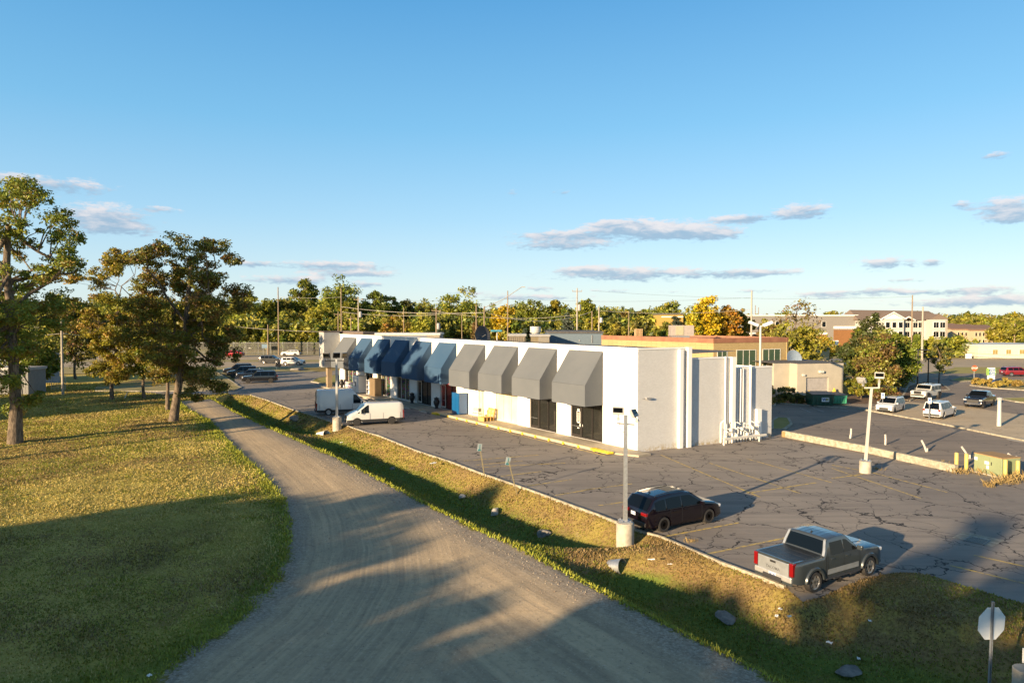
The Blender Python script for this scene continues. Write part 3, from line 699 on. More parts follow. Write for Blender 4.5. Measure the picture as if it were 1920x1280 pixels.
for px, lean, lb in ((913,.0,'yellow wooden pallet leaning upright against the wall by the chairs'),):
    o = onwalk('pallet', lb, 'pallet', 917, .55)
    m = MB(); mm = Matrix.Rotation(R(14), 4, 'X')
    for i in range(9): m.box(-.6,.6,-.02,.0,.05+i*.135,.15+i*.135, mm)
    for x in (-.58,0,.5): m.box(x,x+.08,-.12,-.022,.03,1.27, mm)
    build('slats', m, M_WOODN, o)
    m = MB()
    for i in range(6): m.box(-.6,.6,-.14,-.122,.07+i*.2,.16+i*.2, mm)
    build('rear_slats', m, M_WOODN, o)
o = onwalk('pallet', 'low wooden pallet lying flat in front of the leaning pallet', 'pallet', 909, 1.15)
m = MB()
for i in range(7): m.box(-.5,.5,-.45+i*.14,-.35+i*.14,.38,.41)
for y in (-.4,0,.38): m.box(-.5,.5,y,y+.08,.0,.378)
build('slats', m, M_WOODN, o)
o = onwalk('bucket', 'small orange bucket at the foot of the pallets', 'bucket', 903.5, 1.25)
m = MB(); m.lathe([(.14,0),(.18,.36),(.19,.36),(.19,.38),(.16,.38),(.12,.04)], 14); build('bucket_body', m, paint('bucket orange', (.8,.16,.01), .5), o, smooth=40)
m = MB(); m.tube([(-.18,0,.34),(-.12,.13,.24),(.0,.18,.2),(.12,.13,.24),(.18,0,.34)], .008, 5); build('handle', m, M_GALV, o)
o = onwalk('ice_freezer', 'white ice freezer cabinet standing outside the far shop', 'freezer', 674, .8)
m = MB(); m.box(-1.0,1.0,-.6,.6,.05,2.35); build('freezer_body', m, M_WHITE, o, bevel=.03)
m = MB(); m.box(-.95,-.03,.603,.64,.2,2.1); m.box(.03,.95,.603,.64,.2,2.1); build('door', m, pm('freezer door', (.62,.64,.66), .3), o)
m = MB(); m.box(-.12,-.07,.642,.68,.9,1.5); m.box(.07,.12,.642,.68,.9,1.5); build('handle', m, M_BLK, o)
o = onwalk('bottled_water_stack', 'stack of blue and white shrink wrapped water packs by the far shop window', 'stack', 657, .8)
m = MB()
for i in range(6):
    for j in range(4): m.box(-1.5+i*.5+.02,-1.5+i*.5+.46,-.3,.25,.02+j*.3,.02+j*.3+.27)
build('water_pack', m, mat_products('blue white packs', .35), o, bevel=.02); m = MB(); m.box(-1.6,1.6,-.4,.4,0,.02); build('pallet_board', m, pm('pallet blue', (.02,.06,.3)), o)
o = onwalk('plywood_cabinet', 'brown cage cabinet standing between the white pier and the poster covered window', 'cabinet', 703, .7)
m = MB(); m.box(-.9,.9,-.45,.45,0,2.3); build('cabinet_body', m, pm('brown panel', (.17,.12,.07), .6), o, bevel=.02)
m = MB(); m.box(-.8,-.04,.453,.47,.1,2.2); m.box(.04,.8,.453,.47,.1,2.2); build('door', m, pm('brown panel door', (.21,.15,.085), .5), o)
o = onwalk('propane_rack', 'narrow white rack of bottles beside the brown cabinet', 'rack', 692.5, .8)
m = MB()
for z in (.1,.7,1.3,1.9): m.box(-.45,.45,-.3,.3,z,z+.04)
for x in (-.45,.42):
    for y in (-.3,.27): m.box(x,x+.03,y,y+.03,0,2.2)
build('rack_frame', m, M_WHITE, o); m = MB()
for z in (.14,.74,1.34):
    for x in (-.25,.05,.3): m.lathe([(.1,z),(.13,z+.05),(.13,z+.35),(.05,z+.45)], 10, Matrix.Translation((x-.03,0,0)))
build('bottles', m, pm('white bottles', (.6,.6,.66)), o)
def textmesh(name, body, size, mat, parent, M4, ext=.01, bold=0, align='CENTER'):
    c = bpy.data.curves.new(name, 'FONT'); c.body = body; c.size = size; c.extrude = ext; c.offset = bold; c.align_x = align; c.align_y = 'CENTER'; c.resolution_u = 3
    t = bpy.data.objects.new('tmp', c); COL.objects.link(t); bpy.context.view_layer.update()
    me = bpy.data.meshes.new_from_object(t.evaluated_get(bpy.context.evaluated_depsgraph_get())); COL.objects.unlink(t); bpy.data.objects.remove(t)
    me.transform(M4); me.materials.clear(); me.materials.append(mat); me.name = name
    return link(name, me, parent)
RX = Matrix.Rotation(R(90), 4, 'X'); RY180 = Matrix.Rotation(R(180), 4, 'Z')
M_NEON = pm('red neon', (.8,.02,.02), .4, emit=(1,.02,.03,1), es=5)
o = onwalk('neon_sign', 'glowing red neon sign hanging in the dark shop window beside the blue cabinet', 'sign', 840, -.3)
m = MB(); m.box(-.72,.72,-.02,.01,2.75,3.25); build('sign_panel', m, M_NEON, o, bevel=.05)
textmesh('lettering', 'OPEN', .42, pm('neon white', (1,.5,.5), .4, emit=(1,.35,.35,1), es=3), o, Matrix.Translation((0,.03,3.0)) @ RY180 @ RX)
# gas meter manifold with guard rail
sg = sidep(1345); o = thing('gas_meter_rack', 'white gas meter manifold of pipes and valves against the side wall', 'gas meters', C0+SD*sidep(1345)+NS*.5, math.atan2(SD.y,SD.x))
Lg = sidep(1422)-sidep(1350)
m = MB(); m.tube([(.0,0,.15),(.0,0,1.75),(.35,0,1.95)], .07, 8); m.tube([(.3,.1,1.2),(Lg,.1,1.2)], .05, 8); m.tube([(.3,.05,.5),(Lg,.05,.5)], .05, 8)
rr = random.Random(3)
for i in range(13):
    x = .35+i*(Lg-.4)/12; h = rr.uniform(.9,1.7)
    m.tube([(x,.08,0),(x,.08,h)], rr.choice([.025,.035,.05]), 7)
    if rr.random() < .6: m.tube([(x,.08,h),(x+.2,.05,h),(x+.2,-.3,h-.1)], .03, 6)
build('pipework', m, M_WHITE, o, smooth=40)
for i in range(7):
    x = .5+i*(Lg-.7)/6; m = MB(); z = .62 + (i % 2)*.5
    m.lathe([(.05,z-.16),(.15,z-.12),(.17,z),(.15,z+.13),(.05,z+.17)], 12, Matrix.Translation((x,-.02,0))); build('meter', m, M_FRW, o, smooth=40)
o = thing('guard_rail', 'low white steel guard rail in front of the gas meters', 'guard rail', C0+SD*sidep(1342)+NS*1.0, math.atan2(SD.y,SD.x))
Lr = sidep(1428)-sidep(1342)
m = MB(); m.box(.1,Lr-.4,-.03,.03,.42,.62); m.box(.1,Lr-.4,-.06,-.03,.47,.57); build('rail', m, M_FRW, o)
for x in (.06, Lr-1.2): m = MB(); m.tube([(x,.02,-.05),(x,.02,.66)], .07, 8); build('post', m, M_FRW, o, smooth=40)
# ------------------------------------------------------------------ tan brick office building + garage
def frame(a, b):
    d = (b-a); d.z = 0; L = d.length; return L, math.atan2(d.y, d.x)
A0 = P(1338,633,91); A0.z = 0; A1 = P(1478,633,95.5); A1.z = 0; A2 = P(1128,628,108); A2.z = 0
D = thing('office_building', 'two storey tan brick office block with a rust brown roof band and tall green windows', 'office building', A0)
def wallrun(mb, a, b, z0, z1, th=.3, off=0):
    d = (b-a); d.z = 0; d.normalize(); nn = Vector((d.y,-d.x,0))
    p = [a+nn*off, b+nn*off, b+nn*(off-th), a+nn*(off-th)]; mb.prism([(q.x-A0.x, q.y-A0.y) for q in p], z0, z1)
m = MB(); wallrun(m, A0, A1, -.2, 7.1); wallrun(m, A2, A0, -.2, 7.1)
A3 = A1+(A2-A0); wallrun(m, A1, A3, -.2, 7.1); build('wall', m, M_TANBRICK, D)
m = MB(); wallrun(m, A0, A1, 7.1, 7.75, .4, .06); wallrun(m, A2, A0, 7.1, 7.75, .4, .06); wallrun(m, A1, A3, 7.1, 7.75, .4, .06); build('roof_band', m, M_BROWN, D)
m = MB(); m.add([(p.x-A0.x,p.y-A0.y,7.45) for p in (A0,A1,A3,A2)], [(0,1,2,3)]); build('roof', m, M_ROOFD, D)
dA = (A1-A0).normalized(); nA = Vector((dA.y,-dA.x,0))
def onA(px): a = (px-960)/F; return (a*A0.y-A0.x)/(dA.x-a*dA.y)
def win(par, base, d, nn, x0, x1, z0, z1, n, gl, fm, fw=.08, off=.0, name='window'):
    rz = math.atan2(d.y, d.x); M4 = Matrix.Translation((base.x, base.y, 0)) @ Matrix.Rotation(rz, 4, 'Z')
    m = MB(); m.box(x0-fw, x0, -.05-off, .04-off, z0-fw, z1+fw, M4); m.box(x1, x1+fw, -.05-off, .04-off, z0-fw, z1+fw, M4)
    m.box(x0, x1, -.05-off, .04-off, z0-fw, z0, M4); m.box(x0, x1, -.05-off, .04-off, z1, z1+fw, M4)
    for j in range(1, n): x = x0+(x1-x0)*j/n; m.box(x-.03, x+.03, -.05-off, .03-off, z0, z1, M4)
    f = build(name, m, fm, par); g = MB(); g.box(x0, x1, -.02-off, .02-off, z0, z1, M4); build('pane', g, gl, f); return f
# local y axis of the run points INTO the wall, so outward = -y : use small negative offsets
Z = Vector((0,0,0))
for a, b, z0, z1, n in ((1346,1363,3.5,5.95,2),(1382,1417,2.3,6.05,3),(1431,1463,2.3,6.1,3),(1449,1462,.6,3.0-.9,1)):
    win(D, Z, dA, nA, onA(a), onA(b), z0, z1, n, M_GLG, M_FRW)
dB = (A0-A2).normalized()
for x in (2.2, 4.0, 8.2, 9.6): win(D, A2-A0, dB, None, x, x+1.0, 4.2, 5.3, 1, M_DKGL, M_FRM)
o = thing('rooftop_unit', 'large grey air conditioning unit standing on the tan office roof', 'air conditioner', P(1277,628,98)); o.location.z = 7.45
m = MB(); m.box(-1.6,1.6,-1,1,.45,1.95); build('housing', m, pm('unit grey', (.36,.31,.28), .6), o, bevel=.03)
m = MB(); m.box(-1.0,.1,-1.06,-1.003,.6,1.85); build('panel', m, pm('unit tan panel', (.40,.36,.24), .6), o)
m = MB(); m.box(-1.5,1.0,-.9,.9,0,.45); build('base_curb', m, M_GALV, o)
o = thing('roof_vent_cage', 'small tan slatted vent cage on the office roof left of the big unit', 'vent', P(1197,628,104)); o.location.z = 7.45
m = MB()
for i in range(6): m.box(-.55+i*.2,-.47+i*.2,-.4,.4,0,1.25)
m.box(-.6,.6,-.45,.45,1.25,1.33); build('slats', m, pm('tan metal', (.62,.42,.22)), o)
# garage annexe
Gc = G(1498,748); Gr = G(1577,745.5); Gl = A1 + nA*.0 - dA*.1
dG = (Gr-Gc); dG.z = 0; LG = dG.length; rzG = math.atan2(dG.y, dG.x)
D2 = thing('garage_building', 'low cream garage with a grey roller door attached to the tan office', 'garage', Gc, rzG)
HG = P(1498,682,Gc.y).z
M_CRM = pm('cream painted block', (.42,.38,.31), .8, c2=(.36,.33,.27), scale=.7)
def onG(px): a = (px-960)/F; d = dG.normalized(); return (a*Gc.y-Gc.x)/(d.x-a*d.y)
g0, g1 = onG(1513), onG(1555); zt = 2.75
m = MB(); m.box(0,g0,0,.3,-.2,HG); m.box(g1,LG,0,.3,-.2,HG); m.box(g0,g1,0,.3,zt,HG); m.box(-.3,-.003,.0,7,-.2,HG); m.box(LG,LG+.3,.0,10,-.2,HG); m.box(-2.6,-.3,1.6,1.9,-.2,HG)
build('wall', m, M_CRM, D2)
m = MB(); m.box(g0,g1,.2,.26,0,zt)
for i in range(9): m.box(g0,g1,.185,.198,.08+i*.3,.3+i*.3)
build('roller_door', m, pm('roller door grey', (.36,.34,.33), .5), D2)
m = MB(); m.box(-.32,LG+.32,-.02,10,HG+.002,HG+.07); m.box(-2.6,-.32,1.55,10,HG+.002,HG+.07); build('roof', m, M_ROOFD, D2)
m = MB(); m.box(onG(1536),onG(1543),-.35,-.003,3.35,3.65); build('flood_light', m, M_FRW, D2); m = MB(); m.box(onG(1505),onG(1509),-.25,-.003,3.0,3.2); build('wall_light', m, M_FRW, D2)
o = thing('satellite_dish', 'blue grey satellite dish on the corner between office and garage roofs', 'satellite dish', P(1486,680,94)); 
m = MB(); m.tube([(0,0,-1.2),(0,0,.5)], .06, 8); build('mast', m, M_GALV, o)
m = MB(); m.lathe([(.02,0),(.4,.04),(.8,.16),(1.15,.36),(1.17,.36),(.8,.2),(.4,.08),(.02,.04)], 22, Matrix.Translation((0,-.1,.55)) @ Matrix.Rotation(R(70),4,'X') @ Matrix.Rotation(R(12),4,'Y')); build('dish', m, pm('dish grey', (.20,.26,.34), .5), o, smooth=50)
m = MB(); m.tube([(0,-.1,.2),(0,-.9,.5)], .03, 6); build('feed_arm', m, M_GALV, o)
for px, py, lb in ((1517,752,'yellow bollard left of the garage roller door'),(1564,747,'yellow capped bollard on the right of the garage door')):
    o = thing('bollard', lb, 'bollard', G(px,py), 0, 'bollards by the garage door'); m = MB(); m.lathe([(.22,0),(.22,1.0),(.16,1.1),(.10,1.15),(.10,1.35),(0,1.4)], 14); build('post', m, M_YELB, o, smooth=40)
    m = MB(); m.lathe([(.223,.55),(.223,.7),(.221,.7),(.221,.55)], 14); build('reflective_band', m, M_WHITE, o)
def dumpster(px0, px1, py, hgt, col, label, lid, rz):
    a, b = G(px0,py), G(px1,py-1.5); w = (b-a).length
    o = thing('dumpster', label, 'dumpster', (a+b)/2+Vector((0,.9,0)), rz)
    m = MB(); m.add([(-w/2,-.9,.18),(w/2,-.9,.18),(w/2,.9,.18),(-w/2,.9,.18),(-w/2,-1.1,hgt),(w/2,-1.1,hgt),(w/2,.9,hgt+.15),(-w/2,.9,hgt+.15)], [(3,2,1,0),(4,5,6,7),(0,1,5,4),(1,2,6,5),(2,3,7,6),(3,0,4,7)])
    for x in np.linspace(-w/2+.1, w/2-.1, 6): m.box(x-.04,x+.04,-1.07,-1.0,.3,hgt-.1)
    build('container', m, col, o)
    m = MB(); m.add([(-w/2-.05,-1.15,hgt+.02),(w/2+.05,-1.15,hgt+.02),(w/2+.05,.95,hgt+.22),(-w/2-.05,.95,hgt+.22)],[(0,1,2,3)]); l = build('lid', m, lid, o); sm = l.modifiers.new('s','SOLIDIFY'); sm.thickness = .06
    m = MB(); m.box(-w/2-.14,-w/2,-.5,.4,.7,.9); m.box(w/2,w/2+.14,-.5,.4,.7,.9); build('fork_pocket', m, col, o)
    m = MB()
    for x in (-w/2+.2,w/2-.2):
        for y in (-.7,.7): m.box(x-.06,x+.06,y-.08,y+.08,0,.178)
    build('caster', m, M_BLK, o); return o, w
o, w = dumpster(1526,1559,763,1.45, paint('dark green bin', (.012,.075,.045), .5), 'dark green dumpster with a white square sign on its front', M_BLK, -.03)
m = MB(); m.box(-.2,.65,-1.17,-1.12,.62,1.1); build('sign_plate', m, M_WHITE, o)
textmesh('lettering', 'W', .42, pm('sign blue', (.02,.08,.3)), o, Matrix.Translation((.08,-1.175,.86)) @ RX, .004, .02); textmesh('lettering', 'M', .40, pm('sign olive', (.25,.25,.05)), o, Matrix.Translation((.42,-1.175,.86)) @ RX, .004, .02)
dumpster(1560,1582,760,1.2, paint('mint bin', (.06,.34,.20), .6), 'pale mint green dumpster half behind the dark green one', M_BLK, .1)
# ------------------------------------------------------------------ vehicles
def lerp_prof(prof, x):
    xs = [p[0] for p in prof]; zs = [p[1] for p in prof]; return float(np.interp(x, xs, zs))
class Veh:
    """surface functions of one body: side surface w(x,z), top profile T(x)"""
    def __init__(s, **k): s.__dict__.update(k); s.top = sorted(s.top)
    def Tz(s, x): return lerp_prof(s.top, x)
    def w(s, x, z):
        L2 = s.L/2; e = min(max((abs(x)-(L2-s.nose))/s.nose, 0), 1); w = s.W*(1-s.taper*e*e)
        if z < .55: w *= 1-.05*((.55-z)/.35)**2
        if z > s.belt: w -= s.tumble*(z-s.belt)
        else: w -= .02*max(0, (z-(s.belt-.25))/.25)
        return w
    def zb(s, x):
        z = s.sill + .10*max(0, (abs(x)-(s.L/2-.35))/.35)
        for c in (s.xf, s.xr):
            d = abs(x-c)
            if d < s.ra: z = max(z, s.wr+math.sqrt(s.ra**2-d*d))
        return z
    def body(s, rz=.09):
        L2 = s.L/2; xs = set(np.linspace(-L2, L2, 46).round(4)); xs |= {round(p[0],4) for p in s.top}
        for c in (s.xf, s.xr):
            xs |= {round(c+s.ra*math.cos(a),4) for a in np.linspace(0, math.pi, 15)}; xs |= {round(c+s.ra+.004,4), round(c-s.ra-.004,4)}
        xs = sorted(x for x in xs if -L2 <= x <= L2)
        lev = np.linspace(0, 1, 10); rows = []
        for x in xs:
            zb = s.zb(x); t = s.Tz(x); ze = t-rz; zb = min(zb, ze-.02)
            r = []
            base = [zb+(s.belt-zb)*q for q in (0,.12,.3,.5,.7,.88,1)] if ze > s.belt else [zb+(ze-zb)*q for q in (0,.12,.3,.5,.7,.88,1)]
            up = [s.belt+(ze-s.belt)*q for q in (.33,.66,1)] if ze > s.belt else [ze]*3
            zs = base+up
            pts = [(0,zb),(s.w(x,zb)*.8,zb)]+[(s.w(x,z),z) for z in zs]
            we = s.w(x,ze); pts += [(we-rz*.28,ze+rz*.62),(we-rz*.95,t-.004),(we*.5,t+s.crown*.7),(0,t+s.crown)]
            row = [(x,-p[0],p[1]) for p in pts]+[(x,p[0],p[1]) for p in reversed(pts[:-1])][:-1]
            rows.append(row)
        n = len(rows[0]); mb = MB(); mb.v = [p for r in rows for p in r]
        for i in range(len(rows)-1):
            for k in range(n): mb.f.append((i*n+k, (i+1)*n+k, (i+1)*n+(k+1)%n, i*n+(k+1)%n))
        mb.f.append(tuple(range(n))); mb.f.append(tuple((len(rows)-1)*n+k for k in reversed(range(n))))
        return mb
    def side(s, x0, x1, z0, z1, off=.008, sy=(-1,1), nx=6, clip=.06, nz=3):
        mb = MB()
        z0f = z0 if callable(z0) else (lambda x: z0); z1f = z1 if callable(z1) else (lambda x: z1)
        for sg in sy:
            vs = []; fs = []
            for i in range(nx+1):
                x = x0+(x1-x0)*i/nx; a = max(z0f(x), s.zb(x)); b = min(z1f(x), s.Tz(x)-clip-.04); b = max(a, b)
                for j in range(nz+1): z = a+(b-a)*j/nz; vs.append((x, sg*(s.w(x,z)+off), z))
            for i in range(nx):
                for j in range(nz):
                    q = (i*(nz+1)+j, (i+1)*(nz+1)+j, (i+1)*(nz+1)+j+1, i*(nz+1)+j+1); fs.append(q if sg < 0 else q[::-1])
            mb.add(vs, fs)
        return mb
    def toppatch(s, x0, x1, v0=-.9, v1=.9, off=.01, nv=8, inset=0):
        xs = sorted({x0, x1} | {p[0] for p in s.top if x0 < p[0] < x1}); xx = []
        for a, b in zip(xs[:-1], xs[1:]): xx += list(np.linspace(a, b, 4))[:-1]
        xx.append(xs[-1]); vs = []; fs = []
        for x in xx:
            e = .004; sl = (s.Tz(x+e)-s.Tz(x-e))/(2*e) if x0 < x < x1 else (s.Tz(x1-.002)-s.Tz(x0+.002))/(x1-x0-.004)
            nl = math.hypot(sl, 1)
            for j in range(nv+1):
                v = v0+(v1-v0)*j/nv; we = s.w(x, s.Tz(x)-.09)
                vs.append((x-sl/nl*off, v*we, s.Tz(x)+s.crown*(1-v*v)+off/nl))
        for i in range(len(xx)-1):
            for j in range(nv): fs.append((i*(nv+1)+j, (i+1)*(nv+1)+j, (i+1)*(nv+1)+j+1, i*(nv+1)+j+1))
        return MB().add(vs, fs)
def wheelmesh(r, wd, spokes, key, rimmat):
    if key in MATS: return MATS[key]
    M4 = Matrix.Rotation(R(90), 4, 'X')
    t = MB(); t.lathe([(r*.66,-wd/2),(r*.9,-wd/2),(r*.985,-wd*.36),(r,-wd*.2),(r,wd*.2),(r*.985,wd*.36),(r*.9,wd/2),(r*.66,wd/2),(r*.64,wd*.3),(r*.64,-wd*.3)], 28, M4)
    ty = mesh_from('tyre', t.v, t.f, M_RUB, 35)
    m = MB(); m.lathe([(r*.60,-wd*.44),(r*.675,-wd*.47),(r*.675,wd*.47),(r*.60,wd*.44),(r*.58,wd*.1),(r*.58,-wd*.1)], 28, M4)
    m.lathe([(.0,-wd*.3),(r*.14,-wd*.3),(r*.15,0),(r*.14,wd*.3),(0,wd*.3)], 12, M4)
    for k in range(spokes):
        a = 2*math.pi*k/spokes
        for sg in (-1, 1):
            c = Matrix.Rotation(a, 4, 'Y'); y = sg*wd*.33
            m.add([(-.03,y-.02,0),(.03,y-.02,0),(.03,y+.02,0),(-.03,y+.02,0),(-.065,y-.02,r*.62),(.065,y-.02,r*.62),(.065,y+.02,r*.62),(-.065,y+.02,r*.62)], [(3,2,1,0),(4,5,6,7),(0,1,5,4),(1,2,6,5),(2,3,7,6),(3,0,4,7)], c)
    rm = mesh_from('rim', m.v, m.f, rimmat, 35)
    d = MB(); d.lathe([(0,-wd*.12),(r*.585,-wd*.12),(r*.585,wd*.12),(0,wd*.12)], 20, M4); dk = mesh_from('brake_disc', d.v, d.f, M_BLK)
    MATS[key] = (ty, rm, dk); return MATS[key]
def loft_box(mb, c, s, b=.0): mb.box(c[0]-s[0]/2,c[0]+s[0]/2,c[1]-s[1]/2,c[1]+s[1]/2,c[2]-s[2]/2,c[2]+s[2]/2)
def vehicle(name, label, cat, loc, head, spec, paintm, group=None, detail=2, scale=1.0, rim=None):
    s = Veh(**{**dict(nose=.7, taper=.13, tumble=.28, crown=.025, sill=.24, ra=.40, wr=.35, tw=.24, spokes=5, cladding=0, rails=0, seams=(), glass=M_DKGL, bumper=None, plate=True, sideband=0, topcol=None), **spec})
    o = thing(name, label, cat, loc, math.atan2(head.y, head.x), group, scale)
    build('body', s.body(), paintm, o, smooth=38)
    # glass
    if s.ws: build('windscreen', s.toppatch(s.ws[0], s.ws[1], -.9, .9), s.glass, o, smooth=60)
    if s.rw: build('rear_window', s.toppatch(s.rw[0], s.rw[1], -.84, .84), M_DKGL, o, smooth=60)
    for (a, b) in s.sw:
        for sg in (-1, 1):
            build('side_window', s.side(a, b, s.belt+.03, s.roof-.15, .008, (sg,), 8, .10), s.glass if detail < 2 else M_DKGL, o, smooth=60)
    for (a, b) in s.doors:
        for sg in (-1, 1):
            d = build('door', s.side(a, b, s.sill+.10, s.belt-.015, .006, (sg,), 6), paintm, o, smooth=60)
            if detail > 1:
                h = MB(); x = a+.14 if not s.van else b-.2
                yy = s.w(x, s.belt-.12); h.box(x-.02,x+.17,sg*(yy+.03)-.012,sg*(yy+.03)+.012,s.belt-.14,s.belt-.105); build('handle', h, s.handlem if hasattr(s,'handlem') else paintm, d)
    if detail > 1:
        g = MB()
        for x in s.seams: g.merge(s.side(x-.012, x+.012, s.sill+.08, s.belt-.01, .0085, (-1,1), 1))
        if s.seams: build('door_gap', g, M_BLK, o)
    if s.cladding:
        c = MB(); c.merge(s.side(-s.L/2+.02, s.L/2-.02, s.sill-.01, s.sill+s.cladding, .012, (-1,1), 60))
        build('sill_trim', c, M_PLAS, o)
    # arch flares
    if s.flare:
        for c in (s.xf, s.xr):
            for sg in (-1, 1):
                f = MB(); n = 12; vs = []
                for i in range(n+1):
                    a = math.pi*(i/n)*1.1-.05*math.pi; 
                    for rr, oo in ((s.ra-.01,.0),(s.ra-.01,s.flare),(s.ra+.07,s.flare),(s.ra+.10,.0)):
                        x = c+rr*math.cos(a); z = max(s.sill, s.wr+rr*math.sin(a)); vs.append((x, sg*(s.w(x, z)+oo), z))
                fs = []
                for i in range(n):
                    for k in range(3): q = (i*4+k, i*4+k+1, (i+1)*4+k+1, (i+1)*4+k); fs.append(q)
                f.add(vs, fs); build('wheel_arch', f, s.flarem or M_PLAS, o, smooth=50)
    # lamps, grille, bumpers
    fx, rx = s.L/2, -s.L/2
    for sg in (-1, 1):
        hl = MB(); x = fx-.26; y = s.w(fx-.2, s.lampz)-.17; hl.box(x-.16,x+.21,sg*y-.17,sg*y+.17,s.lampz-.07,s.lampz+.07)
        build('headlight', hl, M_CLR, o, bevel=.035)
        tl = MB(); tw, th, td = s.tail; x = rx+.05; y = s.w(rx+.05, s.tailz)-tw/2+.012; tl.box(x-.075,x+td,sg*y-tw/2,sg*y+tw/2,s.tailz-th/2,s.tailz+th/2)
        build('taillight', tl, M_RED, o, bevel=.02)
    gr = MB(); gz0, gz1, gw = s.grille; gr.box(fx-.12,fx+.015,-gw,gw,gz0,gz1); build('grille', gr, M_BLK, o, bevel=.03)
    if detail > 1:
        gb = MB()
        for i in range(4): z = gz0+.03+(gz1-gz0-.06)*i/3; gb.box(fx+.01,fx+.024,-gw+.05,gw-.05,z-.01,z+.01)
        build('grille_bars', gb, s.grillem or M_CHR, o)
    bp = MB(); wv = s.w(fx-.1,.45); bp.box(fx-.22,fx+.035,-wv+.12,wv-.12,s.sill+.04,s.sill+.2); build('front_bumper', bp, s.bumper or M_PLAS, o, bevel=.04)
    bp = MB(); bp.box(rx-.05 if not s.van else rx-.1,rx+.2,-wv+.06,wv-.06,s.sill+.08,s.sill+.3); build('rear_bumper', bp, s.bumper or M_PLAS, o, bevel=.04)
    if s.plate:
        pl = MB(); pl.box(rx-.075-s.platex,rx-.06-s.platex,-.16,.16,s.platez-.08,s.platez+.08); p = build('number_plate', pl, pm('plate white', (.62,.66,.74), .4), o)
        pp = MB()
        for i in range(7):
            if i != 3: pp.box(rx-.079-s.platex,rx-.0755-s.platex,-.13+i*.038,-.105+i*.038,s.platez-.03,s.platez+.03)
        build('plate_characters', pp, pm('plate blue', (.03,.06,.2)), p)
    # mirrors
    for sg in (-1, 1):
        mi = MB(); x = s.mir; y = s.w(x, s.belt)+.11; mi.box(x-.07,x+.07,sg*y-.12,sg*y+.10,s.belt-.0,s.belt+s.mirh); build('mirror', mi, s.mirm or paintm, o, bevel=.03)
    if s.rails:
        for sg in (-1, 1):
            r0 = MB(); xa, xb = s.rails; y = s.w(0, s.roof)-.16
            r0.tube([(xa, sg*y, s.Tz(xa)+.0), (xa+.12, sg*y, s.Tz(xa+.1)+.07), ((xa+xb)/2, sg*y, s.roof+.07), (xb-.12, sg*y, s.Tz(xb-.1)+.07), (xb, sg*y, s.Tz(xb))], .018, 6); build('roof_rail', r0, M_BLK, o)
    # wheels
    ty, rm, dk = wheelmesh(s.wr, s.tw, s.spokes, 'wh%.2f%.2f%d%s' % (s.wr, s.tw, s.spokes, (rim or M_RIMS).name), rim or M_RIMS)
    for c in (s.xf, s.xr):
        for sg in (-1, 1):
            we = link('wheel', ty, o); we.location = (c, sg*(s.W-s.tw/2-.015+s.flare*.7), s.wr)
            link('rim', rm, we); link('brake_disc', dk, we)
    ub = MB(); ub.box(-s.L/2+.5,s.L/2-.5,-s.W+.3,s.W-.3,s.sill-.04,s.sill+.25); build('underbody', ub, M_BLK, o)
    return o, s
BASE = dict(van=False, flare=.0, flarem=None, grillem=None, mirm=None, mirh=.17, platex=0, platez=.75, tailz=.9, tail=(.16,.3,.1), doors=(), sw=(), rw=None, ws=None)
def SPEC(**k): return {**BASE, **k}
SUVTOP = lambda L, h, hood, rear=.35, wsb=.95, roofx=.35: [(-L/2,.42),(-L/2+.03,.62),(-L/2+.07,1.02),(-L/2+rear,h-.07),(-L/2+rear+.25,h-.02),(-.2,h),(roofx,h-.02),(roofx+wsb,hood+.04),(L/2-.35,hood-.08),(L/2-.12,hood-.2),(L/2-.03,hood-.4),(L/2,.45)]
bmw = SPEC(L=4.92, W=1.0, top=[(-2.46,.42),(-2.43,.75),(-2.36,1.08),(-1.95,1.60),(-1.7,1.68),(-.8,1.755),(0,1.76),(.35,1.72),(1.28,1.16),(2.0,1.04),(2.3,.9),(2.43,.7),(2.46,.45)], belt=1.08, roof=1.76, xf=1.56, xr=-1.41, ra=.42, wr=.375, tw=.28, sill=.26,
    ws=(.37,1.24), rw=(-2.34,-1.97), sw=((-1.95,-1.32),(-1.24,-.32),(-.24,.92)), doors=((-1.0,-.29),(-.27,1.02)), seams=(-.28,1.03,-1.02), lampz=.82, grille=(.5,.82,.42), mir=.95, rails=(-1.75,.2), tailz=.94, tail=(.42,.15,.16), spokes=10, platez=.88, cladding=.0, tumble=.30)
taco = SPEC(L=5.41, W=.98, top=[(-2.705,.5),(-2.69,1.22),(-2.64,1.245),(-1.02,1.25),(-.99,1.27),(-.78,1.80),(-.68,1.86),(-.1,1.89),(.35,1.87),(1.12,1.27),(1.3,1.24),(2.35,1.16),(2.6,1.0),(2.68,.75),(2.705,.5)], belt=1.24, roof=1.87, xf=1.78, xr=-1.57, ra=.47, wr=.40, tw=.27, sill=.42, nose=.45, taper=.12,
    ws=(.37,1.08), rw=(-.975,-.79), sw=((-.62,.12),(.2,1.0)), doors=((-.78,.14),(.16,1.12)), seams=(.15,1.13,-.8,-.92), lampz=.98, grille=(.62,1.0,.55), mir=1.0, tailz=1.0, tail=(.17,.5,.12), spokes=6, platez=.62, platex=-.02, flare=.06, tumble=.26, crown=.02)
